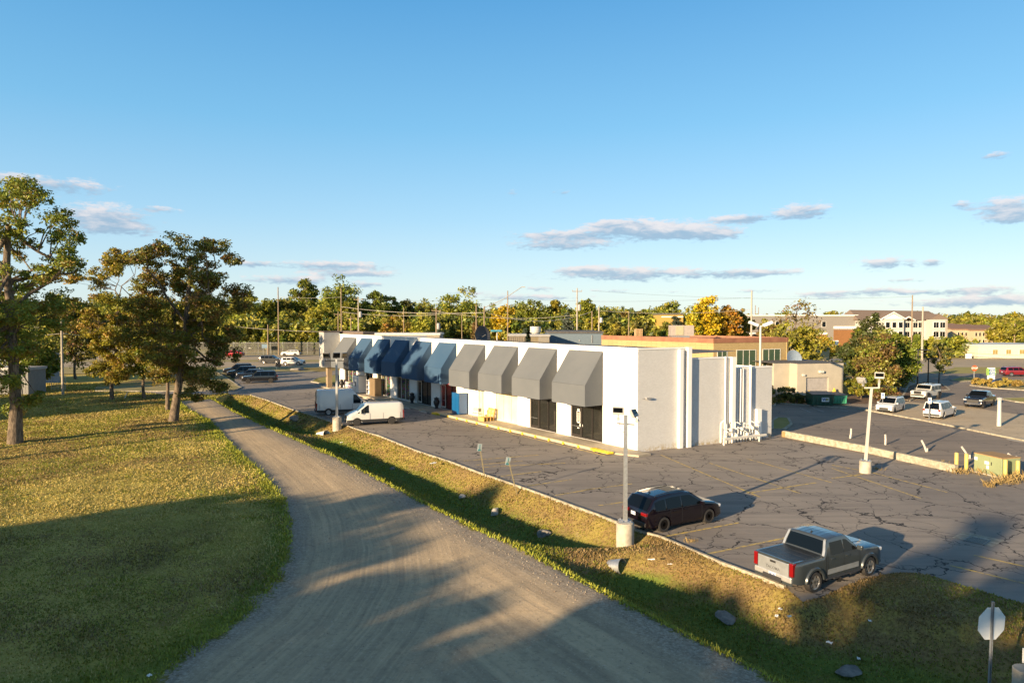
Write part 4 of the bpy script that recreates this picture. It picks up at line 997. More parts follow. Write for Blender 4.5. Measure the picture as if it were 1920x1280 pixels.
def vanspec(L, Hh, wb): return SPEC(van=True, L=L, W=1.02, top=[(-L/2,.45),(-L/2+.02,1.2),(-L/2+.05,Hh-.35),(-L/2+.14,Hh-.06),(-L/2+.35,Hh),(L/2-2.2,Hh),(L/2-1.95 if Hh < 2.3 else L/2-2.25,Hh-.03),(L/2-.98,1.35),(L/2-.35,1.1),(L/2-.1,.92),(L/2-.02,.7),(L/2,.45)], belt=1.18, roof=min(Hh,2.3)-.0, xf=L/2-.98, xr=L/2-.98-wb, ra=.43, wr=.36, tw=.24, sill=.32, nose=.55, taper=.14, tumble=.10, crown=.02,
    ws=(L/2-1.75 if Hh < 2.3 else L/2-1.72,L/2-1.03), sw=((L/2-2.12,L/2-1.05),), doors=((L/2-2.2,L/2-1.42),), seams=(L/2-2.23,L/2-3.5,-L/2+.35), lampz=.92, grille=(.62,.98,.42), mir=L/2-1.3, mirh=.34, tailz=.95, tail=(.1,.8,.07), spokes=8, cladding=.28, platez=.7, glass=M_GLB)
suv = lambda L=4.95, h=1.78, **k: SPEC(**{**dict(L=L, W=.97, top=SUVTOP(L, h, 1.12, .32, .82, .35), belt=1.08, roof=h, xf=L/2-.92, xr=-L/2+1.0, ra=.42, wr=.37, tw=.25, sill=.28, ws=(.38,1.12), rw=(-L/2+.09,-L/2+.30), sw=((-L/2+.45,-L/2+1.25),(-L/2+1.33,-.15),(-.07,.85)), doors=((-1.05,-.12),(-.10,.98)), seams=(-.11,), lampz=.88, grille=(.5,.85,.5), mir=.85, rails=(-L/2+.5,.3), tailz=1.0, tail=(.2,.22,.14), spokes=5, cladding=.08, flare=.0), **k})
sedan = SPEC(L=4.7, W=.92, top=[(-2.35,.45),(-2.3,.9),(-2.15,1.02),(-1.7,1.08),(-.95,1.38),(-.4,1.45),(.2,1.44),(1.15,.98),(1.9,.86),(2.2,.72),(2.33,.55),(2.35,.42)], belt=.94, roof=1.45, xf=1.42, xr=-1.38, ra=.37, wr=.33, tw=.22, sill=.22, ws=(.24,1.08), rw=(-1.66,-.98), sw=((-1.3,-.42),(-.34,.85)), doors=((-1.05,-.36),(-.34,.95)), seams=(), lampz=.7, grille=(.38,.6,.45), mir=.78, tailz=.82, tail=(.25,.14,.1), spokes=5, tumble=.34)
mini = SPEC(L=5.15, W=1.0, top=[(-2.57,.42),(-2.53,1.0),(-2.3,1.62),(-2.05,1.76),(-1,1.79),(.2,1.76),(.5,1.7),(1.62,1.08),(2.2,.95),(2.45,.75),(2.55,.55),(2.57,.42)], belt=1.02, roof=1.77, xf=1.60, xr=-1.45, ra=.39, wr=.35, tw=.23, sill=.22, ws=(.55,1.55), rw=(-2.5,-2.32), sw=((-2.1,-1.3),(-1.22,-.1),(0,1.25)), doors=((-1.0,-.06),(-.04,1.15)), seams=(-.05,), lampz=.82, grille=(.38,.66,.5), mir=1.1, tailz=1.05, tail=(.3,.14,.14), rails=(-2.0,.3))
jeep = SPEC(L=4.75, W=.93, top=[(-2.37,.6),(-2.34,1.15),(-2.26,1.84),(-2.1,1.88),(-.5,1.88),(.42,1.84),(.78,1.3),(.85,1.26),(2.0,1.16),(2.12,1.1),(2.18,.7),(2.37,.5)], belt=1.2, roof=1.86, xf=1.52, xr=-1.48, ra=.47, wr=.43, tw=.28, sill=.5, nose=.5, taper=.12, tumble=.12, crown=.01, ws=(.45,.76), rw=(-2.33,-2.27), sw=((-2.1,-1.25),(-1.15,-.35),(-.25,.5)), doors=((-1.1,-.3),(-.28,.62)), seams=(-.29,.63,-1.12), lampz=1.0, grille=(.78,1.12,.42), mir=.6, tailz=1.05, tail=(.14,.3,.06), spokes=5, flare=.13, mirm=M_PLAS)
def pickup(L=5.85): return SPEC(L=L, W=1.02, top=[(-L/2,.55),(-L/2+.02,1.28),(-1.35,1.30),(-1.3,1.32),(-1.05,1.86),(-.9,1.93),(-.1,1.96),(.4,1.93),(1.15,1.35),(1.4,1.3),(L/2-.4,1.2),(L/2-.12,1.05),(L/2-.02,.75),(L/2,.5)], belt=1.27, roof=1.94, xf=L/2-.98, xr=-L/2+1.2, ra=.46, wr=.41, tw=.28, sill=.42, nose=.45, taper=.1, ws=(.43,1.11), rw=(-1.28,-1.06), sw=((-.9,-.05),(.03,1.0)), doors=((-1.1,-.03),(-.01,1.1)), seams=(-.02,1.11,-1.2), lampz=1.0, grille=(.6,1.05,.62), mir=.95, mirh=.25, tailz=1.05, tail=(.15,.5,.1), bumper=M_CHR, flare=.0, crown=.02)
def bywheels(rear, front, side, W, spec_xf, spec_xr, z=0.0, head=None):
    a, b = G(*rear, z), G(*front, z); h = (b-a) if head is None else Vector((head[0],head[1],0)); h.z = 0; h.normalize()
    left = Vector((-h.y, h.x, 0)); mid = (a+b)/2 + left*(W if side == 'R' else -W)*.97
    return mid - h*((spec_xf+spec_xr)/2), h
P_BMW = paint('deep violet black paint', (.005,.003,.006), .14, .0); P_BMW.node_tree.nodes['Principled BSDF'].inputs['Specular IOR Level'].default_value = .15; P_GREY = paint('metallic grey paint', (.05,.06,.068), .28, .2); P_WHT = paint('white vehicle paint', (.62,.61,.585), .3)
P_BLK = paint('black vehicle paint', (.012,.012,.015), .15); P_RED = paint('red vehicle paint', (.42,.012,.02), .25); P_DRED = paint('dark red vehicle paint', (.22,.012,.02), .25, .2); P_DGR = paint('dark grey vehicle paint', (.05,.052,.055), .25, .3); P_NAVY = paint('dark blue vehicle paint', (.012,.018,.035), .2, .2)
# near cars
loc, h = bywheels((1245,998),(1330,981),'R',1.0,1.56,-1.41); loc.z = .012
o, s = vehicle('parked_suv', 'glossy black SUV parked beside the nearest lamp post at the lot edge', 'SUV', loc, h, bmw, P_BMW, rim=M_RIMB)
m = MB(); m.add([(-.03,-.02,0),(.12,-.012,0),(.12,.012,0),(-.03,.02,0),(-.02,0,.075)], [(0,1,2,3),(0,1,4),(1,2,4),(2,3,4),(3,0,4)], Matrix.Translation((-1.55,0,1.735))); build('antenna_fin', m, M_BLK, o)
for sg in (-1,1): m = MB(); m.tube([(-2.5,sg*.62,.36),(-2.2,sg*.62,.36)], .06, 10); build('exhaust', m, M_CHR, o)
m = MB(); m.merge(s.toppatch(-.75,.2,-.72,.72,.006)); build('sunroof', m, M_DKGL, o)
m = MB()
for (a, b) in ((-1.95,-1.32),(-1.24,-.32),(-.24,.92)): m.merge(s.side(a-.03,b+.03,s.belt-.01,s.belt+.02,.012,(-1,1),3))
build('window_trim', m, M_BLK, o)
loc, h = bywheels((1530,1111),(1629,1081),'R',1.02,1.78,-1.57); loc.z = .012
tt = dict(taco); tt['flarem'] = P_GREY; tt['bumper'] = pm('silver bumper', (.52,.52,.51), .35, .5)
o, s = vehicle('pickup_truck', 'metallic grey pickup truck with a black bed cover parked at the corner of the grass', 'pickup truck', loc, h, tt, P_GREY)
silver = pm('sunlit silver grey paint', (.36,.38,.40), .3, .4, coat=.5)  # paler than the body paint: the tailgate's sunlit brightness put into colour
m = MB(); m.box(-2.725,-2.69,-.70,.70,.66,1.20); tg = build('tailgate', m, silver, o, bevel=.02)
textmesh('lettering', 'TACOMA', .15, pm('embossed grey', (.10,.105,.11), .5), tg, Matrix.Translation((-2.728,0,.86)) @ Matrix.Rotation(R(-90),4,'Z') @ RX, .004, .002)
m = MB(); m.box(-2.735,-2.72,-.13,.13,1.06,1.14); build('handle', m, M_BLK, tg, bevel=.02)
m = MB()
for k in range(4): m.box(-2.62+k*.40,-2.62+k*.40+.385,-.79,.79,1.25,1.285)
build('bed_cover', m, pm('bed cover vinyl', (.02,.025,.03), .45, c2=(.03,.035,.04)), o, bevel=.012)
m = MB()
for sg in (-1,1): m.box(-2.66,-1.05,sg*.83-.05,sg*.83+.05,1.235,1.275)
m.box(-2.70,-2.62,-.8,.8,1.245,1.28); build('bed_rail', m, P_GREY, o, bevel=.01)
m = MB(); m.merge(s.side(-.86,1.05,.56,.76,.022,(-1,1),8)); build('door_moulding', m, silver, o)
m = MB()
for sg in (-1,1): m.tube([(-.95,sg*1.0,.40),(1.15,sg*1.0,.40)], .035, 8); m.box(-.55,-.2,sg*1.02-.06,sg*1.02+.06,.36,.39); m.box(.45,.8,sg*1.02-.06,sg*1.02+.06,.36,.39)
build('side_step', m, M_PLAS, o)
m = MB(); m.box(-2.8,-2.6,-.42,.42,.42,.60); build('bumper_step', m, M_PLAS, o, bevel=.02)
for sg in (-1,1): m = MB(); m.merge(s.toppatch(-1.0,-.72,*((-.98,-.87) if sg<0 else (.87,.98)),.012,2)); build('pillar_trim', m, silver, o)
m = MB()
for k in range(5): y = -.5+k*.25; m.merge(s.toppatch(-.62,.2,(y-.012)/.9,(y+.012)/.9,.006,1))
build('roof_rib', m, P_GREY, o)
m = MB(); m.add([(-.03,-.03,0),(.1,-.015,0),(.1,.015,0),(-.03,.03,0),(-.02,0,.07)], [(0,1,2,3),(0,1,4),(1,2,4),(2,3,4),(3,0,4)], Matrix.Translation((-.5,0,1.89))); build('antenna_fin', m, M_BLK, o)
m = MB(); m.merge(s.toppatch(1.5,2.2,-.34,.34,.012,2)); build('hood_scoop', m, P_GREY, o)
# vans
vl = vanspec(5.55, 2.12, 3.35); vh = vanspec(5.98, 2.72, 3.75)
loc, h = bywheels((734.4,795.6),(670,798),'L',1.02,vl['xf'],vl['xr'],0.0,(-.93,-.36))
o, s = vehicle('cargo_van', 'white low roof cargo van facing the ditch, nearest the lamp post', 'van', loc+Vector((0,0,.012)), h, vl, P_WHT, rim=M_RIMS)
o, s = vehicle('cargo_van', 'white high roof cargo van parked behind the low van, rear doors towards the ditch', 'van', bywheels((616,778.5),(683,776.5),'R',1.02,vh['xf'],vh['xr'],0.0,(.94,.34))[0]+Vector((0,0,.012)), Vector((.94,.34,0)), vh, P_WHT, rim=M_RIMS)
m = MB(); L2 = 2.99
for sg in (-1,1): m.box(-L2-.012,-L2+.06,sg*.48-.32,sg*.48+.32,1.5,2.1)
build('rear_window', m, M_DKGL, o); m = MB(); m.box(-L2-.02,-L2+.05,-.012,.012,.5,2.5); build('door_gap', m, M_BLK, o)
# left lot dark cars
def car(px_r, px_f, side, spec, pmt, name, label, cat, group=None, z=0.0, scale=1.0, head=None, detail=1, rim=None):
    loc, h = bywheels(px_r, px_f, side, spec['W'], spec['xf'], spec['xr'], z, head); loc.z = z+.03
    return vehicle(name, label, cat, loc, h, spec, pmt, group, detail, scale, rim)
hh = (G(467.5,718.7)-G(505.6,717.5)).normalized()
car((505.6,717.5),(467.5,718.7),'L',suv(5.2,1.82),P_BLK,'parked_suv','black SUV parked nearest in the row of four by the left grass','SUV','dark cars parked in the left lot',scale=1.05)
car((488,710.5),(451,711.5),'L',suv(4.7,1.66),P_NAVY,'parked_suv','dark blue black car second in the row of four in the left lot','SUV','dark cars parked in the left lot',scale=1.0,head=hh)
car((474,706.5),(434,707.5),'L',suv(4.9,1.8),P_BLK,'parked_suv','black SUV third in the left lot row, behind the dark blue car','SUV','dark cars parked in the left lot',scale=1.05,head=hh)
car((466,701.5),(426,702.5),'L',suv(5.0,1.85),P_BLK,'parked_suv','black SUV farthest in the left lot row, half hidden by the tree','SUV','dark cars parked in the left lot',scale=1.05,head=hh)
car((493.7,681.3),(518,681.9),'R',suv(4.6,1.68),P_DGR,'driving_crossover','dark grey crossover on the main road right behind the white one','crossover','cars on the main road',scale=1.12,head=(1,-.02))
car((534,685),(560,685.2),'R',suv(4.6,1.66),P_WHT,'driving_crossover','white crossover on the main road heading right','crossover','cars on the main road',scale=1.1,head=(1,-.05))
car((553.7,668),(533.5,668),'L',suv(4.6,1.52),P_WHT,'driving_car','white car on the far lane of the main road heading left','car','cars on the main road',scale=1.12,head=(-1,.0))
car((444,669),(425,669),'L',sedan,P_RED,'driving_car','red car on the far lane, partly hidden by the big tree','car','cars on the main road',scale=1.2,head=(-1,0))
# right lot
car((1700.2,771.6),(1674.4,773.4),'L',mini,P_WHT,'minivan','white minivan with its nose at the kerb of the tan lot','minivan','vehicles in the tan lot',head=(-.72,-.69),scale=.9)
car((1796.7-30.9,784.8),(1796.7,782.5),'R',suv(5.3,1.9,ra=.45,wr=.40),P_WHT,'parked_suv','large white SUV parked with its tail towards the kerb, right of the minivan','SUV','vehicles in the tan lot',head=(.76,.65),scale=.93)
jj = dict(jeep); jj['flarem'] = M_PLAS
car((1764,748),(1736,750),'L',jj,paint('pale grey vehicle paint',(.55,.54,.5),.35),'off_road_suv','pale boxy off road vehicle with black arches, right behind the minivan','off-road vehicle','vehicles in the tan lot',head=(-.82,-.57),rim=M_RIMS)
car((1868.8,761.5),(1841.4,765.5),'L',pickup(),P_BLK,'pickup_truck','black pickup truck with a chrome grille in the tan lot','pickup truck','vehicles in the tan lot',head=(-.76,-.65),scale=.95)
car((1898.7,706),(1925,706),'R',suv(4.75,1.7),P_DRED,'driving_suv','dark red SUV on the service drive at the right edge','SUV',None,head=(1,-.03),scale=1.0)
# distant parked cars by the apartments
cols = [P_WHT, P_DGR, P_WHT, P_BLK, P_WHT, P_DGR, P_NAVY, P_WHT]
FL = ['white distant car leftmost below the white apartments', 'dark grey distant car second from the left below the apartments', 'white distant car between a dark grey and a black one below the apartments', 'black distant car between two white cars below the tan apartments', 'white distant car right of the black one below the tan apartments', 'dark grey distant car below the middle of the tan apartments', 'dark blue distant car beside the last white one', 'white distant car rightmost below the tan apartments']
for i, (px, py) in enumerate(((1757,647),(1770,646),(1779,645),(1795,643),(1815,643),(1832,642),(1858,641),(1872,641))):
    car((px+5,py),(px-5,py),'L',suv(4.7,1.6),cols[i],'parked_car',FL[i],'car','distant cars below the apartments',detail=0,head=(-.95,-.3))
# ------------------------------------------------------------------ trees
def leaf_mesh(name, centers, radii, n_per, size, cols, seed, flat=.75, skirt=0):
    """cloud of small leaf faces round each clump centre"""
    rg = np.random.default_rng(seed); C = np.repeat(centers, n_per, 0); RR_ = np.repeat(radii, n_per)[:, None]
    d = rg.normal(size=C.shape); d /= np.linalg.norm(d, axis=1)[:, None]
    rad = rg.random((len(C), 1))**.5
    p = C + d*rad*RR_*np.array([1, 1, flat])
    n = rg.normal(size=C.shape)*.75 + d*.6 + np.array([0, 0, .35]); n /= np.linalg.norm(n, axis=1)[:, None]
    a = np.cross(n, rg.normal(size=C.shape)); a /= np.linalg.norm(a, axis=1)[:, None]; b = np.cross(n, a)
    s = size*(.6+.8*rg.random((len(C), 1)))
    a = a*s; b = b*s*.55
    v = np.stack([p-a, p-b*.9+a*.1, p+a, p+b], 1).reshape(-1, 3)
    N_ = len(p); me = bpy.data.meshes.new(name); me.vertices.add(N_*4); me.vertices.foreach_set('co', v.ravel())
    me.loops.add(N_*4); me.loops.foreach_set('vertex_index', np.arange(N_*4)); me.polygons.add(N_)
    me.polygons.foreach_set('loop_start', np.arange(N_)*4); me.polygons.foreach_set('loop_total', np.full(N_, 4)); me.update(calc_edges=True)
    cl = np.array(cols); ci = rg.integers(0, len(cl), len(centers)); cc = cl[ci]*(.75+.5*rg.random((len(centers), 1)))
    cc = np.repeat(cc, n_per, 0); mixc = cl[rg.integers(0, len(cl), N_)]; f = (rg.random((N_, 1)) < .3)
    cc = np.where(f, mixc, cc)*(.65+.7*rg.random((N_, 1)))
    at = me.attributes.new('leafcol', 'FLOAT_COLOR', 'FACE'); at.data.foreach_set('color', np.hstack([cc, np.ones((N_, 1))]).astype(np.float32).ravel())
    me.materials.append(M_LEAF); return me
def crown_points(rg, n, rx, rz, zc, lump=.28, hollow=.45, shape='round'):
    """clump centres filling an uneven crown; returns centres, radii"""
    lob = rg.normal(size=(9, 3)); lob /= np.linalg.norm(lob, axis=1)[:, None]; amp = rg.uniform(-lump, lump, 9)
    c = []
    while len(c) < n:
        d = rg.normal(size=3); d /= np.linalg.norm(d); r = hollow+(1-hollow)*rg.random()**.6
        k = 1+sum(a*max(0, float(d@l))**3 for a, l in zip(amp, lob))
        x, y, z = d[0]*r*k*rx, d[1]*r*k*rx, d[2]*r*k
        if shape == 'cone': w = max(.05, .5-.5*d[2]*r); x, y = x*w*1.3, y*w*1.3
        elif shape == 'tall': x, y = x*(1-.25*d[2]), y*(1-.25*d[2])
        c.append((x, y, zc+z*rz))
    return np.array(c)
def limbs(base, tips, r0, seed, bend=.12, nmain=6):
    """tapered trunk and limbs: main limbs leave the trunk, sub limbs run to the clump centres"""
    rr = random.Random(seed); tr = MB(); top = base[-1]
    tr.tube(base, [r0*(1-.55*i/(len(base)-1))*(1.25 if i == 0 else 1) for i in range(len(base))], 10)
    if not len(tips): return tr, []
    tips = [Vector(t) for t in tips]; rr.shuffle(tips); mains = tips[:nmain]; out = []
    for t in mains:
        k = rr.uniform(.45, 1); i = k*(len(base)-1); i0 = int(min(i, len(base)-2)); s = base[i0].lerp(base[i0+1], i-i0)
        out.append((s, t, r0*.42))
    allm = []
    for s, t, r in out:
        L = (t-s).length; P_ = [s]
        for j in range(1, 6):
            q = s.lerp(t, j/5); q += Vector((rr.uniform(-1,1), rr.uniform(-1,1), rr.uniform(-.3,1)*(1 if j < 4 else 0)))*L*bend*.5*(1 if j < 5 else 0); P_.append(q)
        tr.tube(P_, [r*(1-.75*j/5) for j in range(6)], 7); allm.append(P_)
    for t in tips[nmain:]:
        best = min(((q-t).length+(.6*max(0, q.z-t.z)), q, P_) for P_ in allm for q in P_[1:])
        s = best[1]; m = s.lerp(t, .5)+Vector((rr.uniform(-.3,.3), rr.uniform(-.3,.3), rr.uniform(0,.4)))
        tr.tube([s, m, t], [r0*.13, r0*.09, r0*.04], 5)
    return tr, allm
GRN = [(.16,.195,.022),(.21,.225,.027),(.11,.145,.02)]; DKG = [(.05,.075,.02),(.065,.09,.022),(.07,.08,.025)]
YGR = [(.27,.26,.03),(.33,.29,.03),(.21,.22,.026)]; YEL = [(.50,.34,.015),(.58,.38,.018),(.38,.30,.02)]; ORN = [(.38,.20,.02),(.30,.20,.025),(.24,.18,.03)]
OLV = [(.22,.20,.04),(.28,.235,.04),(.18,.17,.032)]; BRN = [(.15,.085,.035),(.11,.08,.03),(.18,.10,.04)]
def make_tree(name, label, cat, loc, h, rx, cols, seed, n=60, per=60, leaf=.32, trunk=.18, clear=.25, shape='round', group=None, cr=.23, hollow=.35, lump=.35):
    rg = np.random.default_rng(seed); o = thing(name, label, cat, loc, 0, group)
    z0 = h*clear; zc = (z0+h)/2; rz = (h-z0)/2*1.02; c = crown_points(rg, n, rx*.86, rz*.9, zc, lump, hollow, shape)
    rad = rx*cr*(.7+.7*rg.random(n)); me = leaf_mesh('crown', c, rad, per, leaf, cols, seed); link('crown', me, o)
    b = [Vector((0,0,-.3)), Vector((rg.normal()*.1,rg.normal()*.1,z0*.7)), Vector((rg.normal()*.2,rg.normal()*.2,zc)), Vector((rg.normal()*.3,rg.normal()*.3,zc+rz*.6))]
    tr, _ = limbs(b, [tuple(x) for x in c[:26]], trunk, seed); build('trunk', tr, M_BARK, o, smooth=60); return o
# --- the big honey locusts on the left lawn
def big_tree(label, base_px, blobs, trunkpath, r0, seed, cols, per=900, leaf=.13, lean=0, droop=True, dens=1.0, depth=.9):
    """blobs: (px, py, rpx, weight) clump groups seen in the photograph at the trunk's distance, given depth of their own"""
    B0 = G(*base_px); rg = np.random.default_rng(seed); Y0 = B0.y
    o = thing('tree', label, 'tree', B0); cs = []; rs = []
    for (px, py, rp, wt) in blobs:
        r = rp*.9*Y0/F
        k = max(8, int(round(10.5*wt*(r/1.0)**1.5)))
        dy = rg.uniform(-1, 1)*depth*3.5
        for _ in range(k):
            d = rg.normal(size=3); d /= np.linalg.norm(d); q = d*rg.random()**.4*r
            c = P(px, py, Y0)-B0; cs.append((c.x+q[0], c.y+dy+q[1]*1.6, c.z+q[2]*.8)); rs.append(.42+.5*rg.random())
    cs = np.array(cs); rs = np.array(rs); me = leaf_mesh('crown', cs, rs, int(105*dens), leaf, cols, seed, .6); link('crown', me, o)
    b = [Vector((0,0,-.3))]+[P(px, py, Y0)-B0 for px, py in trunkpath]
    idx = rg.choice(len(cs), min(len(cs), 110), replace=False)
    tr, _ = limbs(b, [tuple(cs[i]) for i in idx], r0, seed, .2, 12); build('trunk', tr, M_BARK, o, smooth=60); return o
LOC1 = [(.12,.16,.025),(.16,.20,.028),(.24,.25,.03),(.24,.16,.04),(.13,.17,.025)]
big_tree('tall leafy tree at the left edge with a thick bare trunk on the sunlit lawn', (28,833),
    [(20,345,30,1),(60,370,35,1),(-20,360,40,1),(95,405,30,1),(110,440,28,.7),(30,430,40,.8),(-20,450,50,.8),(70,440,30,.6),(100,478,30,.7),(125,490,18,.7),(60,500,35,.6),(10,520,45,.8),(-40,540,50,.8),(90,520,26,.5),(30,585,48,1),(75,565,36,.9),(-20,610,50,1),(80,610,34,.9),(20,650,42,1),(65,660,30,.8),(-30,680,45,1),(100,585,20,.7),(15,700,26,.8),(60,715,24,.9),(68,745,16,.7),(-5,770,12,.5)],
    [(30,760),(26,690),(22,600),(12,500),(16,420)], .50, 21, LOC1, leaf=.12, dens=.85)
big_tree('large dark leafy tree with a leaning trunk beside the start of the gravel road', (324,792),
    [(330,462,30,.8),(375,455,26,.9),(405,470,22,.8),(420,485,18,.8),(300,480,32,.8),(270,485,26,.8),(345,500,42,1),(300,520,42,1),(395,520,38,1),(425,545,26,1),(260,530,26,.8),(350,550,46,1.1),(300,570,44,1.1),(400,575,40,1.1),(440,575,16,.7),(255,585,28,.9),(345,600,48,1.2),(295,620,44,1.2),(400,620,40,1.1),(430,630,18,.9),(350,650,46,1.2),(300,670,40,1.1),(395,665,38,1.1),(345,700,38,1),(395,705,30,1),(290,705,26,.9),(370,735,20,.7),(410,725,14,.6)],
    [(332,740),(342,680),(348,620),(352,560),(358,500)], .40, 22, [(.14,.17,.03),(.18,.20,.03),(.24,.19,.035),(.20,.13,.04),(.15,.18,.03)], leaf=.12, dens=1.0)
big_tree('slender yellow green tree with open sparse limbs left of the dark tree', (210,751),
    [(215,478,22,.8),(190,490,22,.8),(168,512,18,.7),(205,505,18,.6),(160,525,12,.6),(235,495,20,.5),(250,478,15,.4),(185,530,18,.35),(205,560,20,.5),(185,590,22,.8),(215,600,26,.9),(180,620,22,.9),(225,630,28,1),(190,650,26,1),(230,665,26,1),(205,690,24,1),(235,700,20,.9),(180,690,18,.8),(190,715,14,.7),(255,640,22,.8)],
    [(209,720),(215,670),(230,610),(224,570)], .24, 23, [(.24,.22,.022),(.30,.24,.024),(.18,.17,.022),(.28,.17,.03)], leaf=.15, dens=.75)
make_tree('tree', 'yellow green tree growing between the slender tree and the dark leaning tree', 'tree', G(271,748), 14, 4.2, YGR+GRN[:1], 24, 70, 120, .2, .22, .12)
make_tree('tree', 'thin dark trunked tree close behind the big leaning tree', 'tree', G(314,770), 13, 3.8, GRN+OLV, 25, 60, 110, .2, .22, .25)
make_tree('tree', 'dark reddish tree beyond the pale building at the left', 'tree', Vector((P(142,700,118).x,118,0)), 14.5, 5.4, BRN[:1]+DKG+OLV, 26, 90, 110, .26, .25, .1)
make_tree('tree', 'bushy green tree beside the grey utility pole on the left', 'tree', Vector((P(60,700,100).x,100,0)), 9.5, 4.6, GRN+OLV, 27, 70, 110, .24, .2, .05)
# trees standing outside the picture, behind the viewpoint, whose shadows lie across the lawn and road
for i, (s_, q_, tip, rr_) in enumerate(((-52,-36.3,26,6),(-54,-31.5,27,6),(-50,-27,21,6),(-53,-22.5,18.5,6),(-51,-18,17.5,5.5),(-54,-13,21,5),(-50,-8,26,6),(-53,-3.5,29,6),(-51,1.5,33,6.5),(-54,6,31,6.5),(-50,11,31,7),(-53,17,30,7),(-51,23,28,7),(-54,29,28,7))):
    x = .7071*s_+.7071*q_; y = .7071*s_-.7071*q_
    make_tree('tree', 'tall tree in the row behind the viewpoint', 'tree', Vector((x,y,0)), (tip-s_)*math.tan(ELEV)*1.04, rr_, GRN, 40+i, 170, 90, .42, .25, .0, group='row of trees behind the viewpoint', cr=.2, lump=.12)
for i, (s_, q_, tip, rr_) in enumerate(((-54,-7,47,3.6),(-55,0,53,4.5),(-53,8,52,5))):
    x = .7071*s_+.7071*q_; y = .7071*s_-.7071*q_
    make_tree('tree', 'taller open crowned tree standing above the row behind the viewpoint', 'tree', Vector((x,y,0)), (tip-s_)*math.tan(ELEV), rr_, GRN, 170+i, 70, 60, .42, .25, .3, group='open crowned trees behind the viewpoint', cr=.22)
for i, (s_, q_, hh_, rr_, cl) in enumerate(((-18,-62,21.5,5.5,.45),(-24,-67,22.5,5.5,.45),(-10,-89,9.0,4.5,.03),(-9,-97,9.2,5,.03),(-8,-106,9.4,5,.03))):
    x = .7071*s_+.7071*q_; y = .7071*s_-.7071*q_
    make_tree('tree', 'tree at the left of the lawn outside the picture', 'tree', Vector((x,y,0)), hh_, rr_, GRN, 60+i, 100, 80, .38, .3, cl, group='trees left of the lawn')
# ---- right hand clump by the garage
gg = 'trees and bushes by the garage'
make_tree('pine_tree', 'dark green pine tree rising behind the cream garage', 'pine tree', G(1622,728), 11.2, 3.3, DKG+GRN[:1]+[(.10,.13,.04)], 70, 80, 90, .22, .2, .05, 'tall', gg)
make_tree('tree', 'reddish brown leaved tree in the clump by the garage', 'tree', G(1650,742), 8.1, 3.3, BRN+BRN+OLV+GRN[:1], 71, 95, 120, .18, .16, .05, group=gg)
make_tree('tree', 'rounded yellow green tree at the right of the clump by the garage', 'tree', G(1684,735), 8.3, 3.3, GRN+GRN+[(.11,.14,.02)]+OLV[:1], 72, 100, 130, .18, .16, .05, group=gg)
make_tree('bush', 'low bright green bush at the foot of the clump beside the mint dumpster', 'bush', G(1612,748), 3.0, 1.8, GRN+YGR, 73, 30, 110, .14, .06, .0, group=gg)
make_tree('tree', 'dark low evergreen tree left in the clump behind the garage roof', 'tree', G(1600,722), 7, 3, DKG, 74, 60, 100, .2, .14, .0, group=gg)
make_tree('bush', 'low tangled bush in front of the brown leaved tree', 'bush', G(1660,752), 2.2, 1.9, BRN+GRN, 75, 30, 90, .13, .06, .0, group=gg)
make_tree('tree', 'small dark bare looking tree in the mulch island behind the black lamp posts', 'tree', G(1760,722), 7.0, 2.4, DKG+OLV, 76, 34, 50, .18, .1, .25)
for i, (px, py, r) in enumerate(((1457,757,1.6),(1470,755,1.4),(1482,757,1.0),(1493,758,.9),(1505,757,.8))):
    make_tree('shrub', 'clipped dark shrub in the bed below the tan office windows', 'shrub', G(px,py), r*1.5, r, DKG+OLV, 80+i, 16, 110, .1, .04, .0, group='shrubs below the office')
for i, px in enumerate((1830,1842,1852,1868,1880,1893,1905)):
    make_tree('ornamental_grass', 'golden clump of ornamental grass in the kerbed island round the clinic sign', 'ornamental grass', G(px,722+((i*37)%7)), 1.3, 1.0, [(.34,.24,.06),(.26,.20,.05)], 90+i, 12, 90, .13, .02, .0, group='ornamental grasses in the island')
make_tree('tree', 'thin nearly bare tree in front of the big grey store', 'tree', Vector((P(1493,650,150).x,150,0)), 15, 6, BRN+OLV, 100, 60, 14, .3, .2, .2)
make_tree('tree', 'yellow green tree growing over the tan office roof edge', 'tree', Vector((P(1492,660,118).x,118,0)), 9.3, 5, YGR+OLV, 101, 80, 90, .26, .16, .1)
make_tree('tree', 'orange tinged tree right of the tan office roof', 'tree', Vector((P(1528,640,140).x,140,0)), 9.5, 5, ORN+YGR, 102, 70, 70, .28, .16, .1)
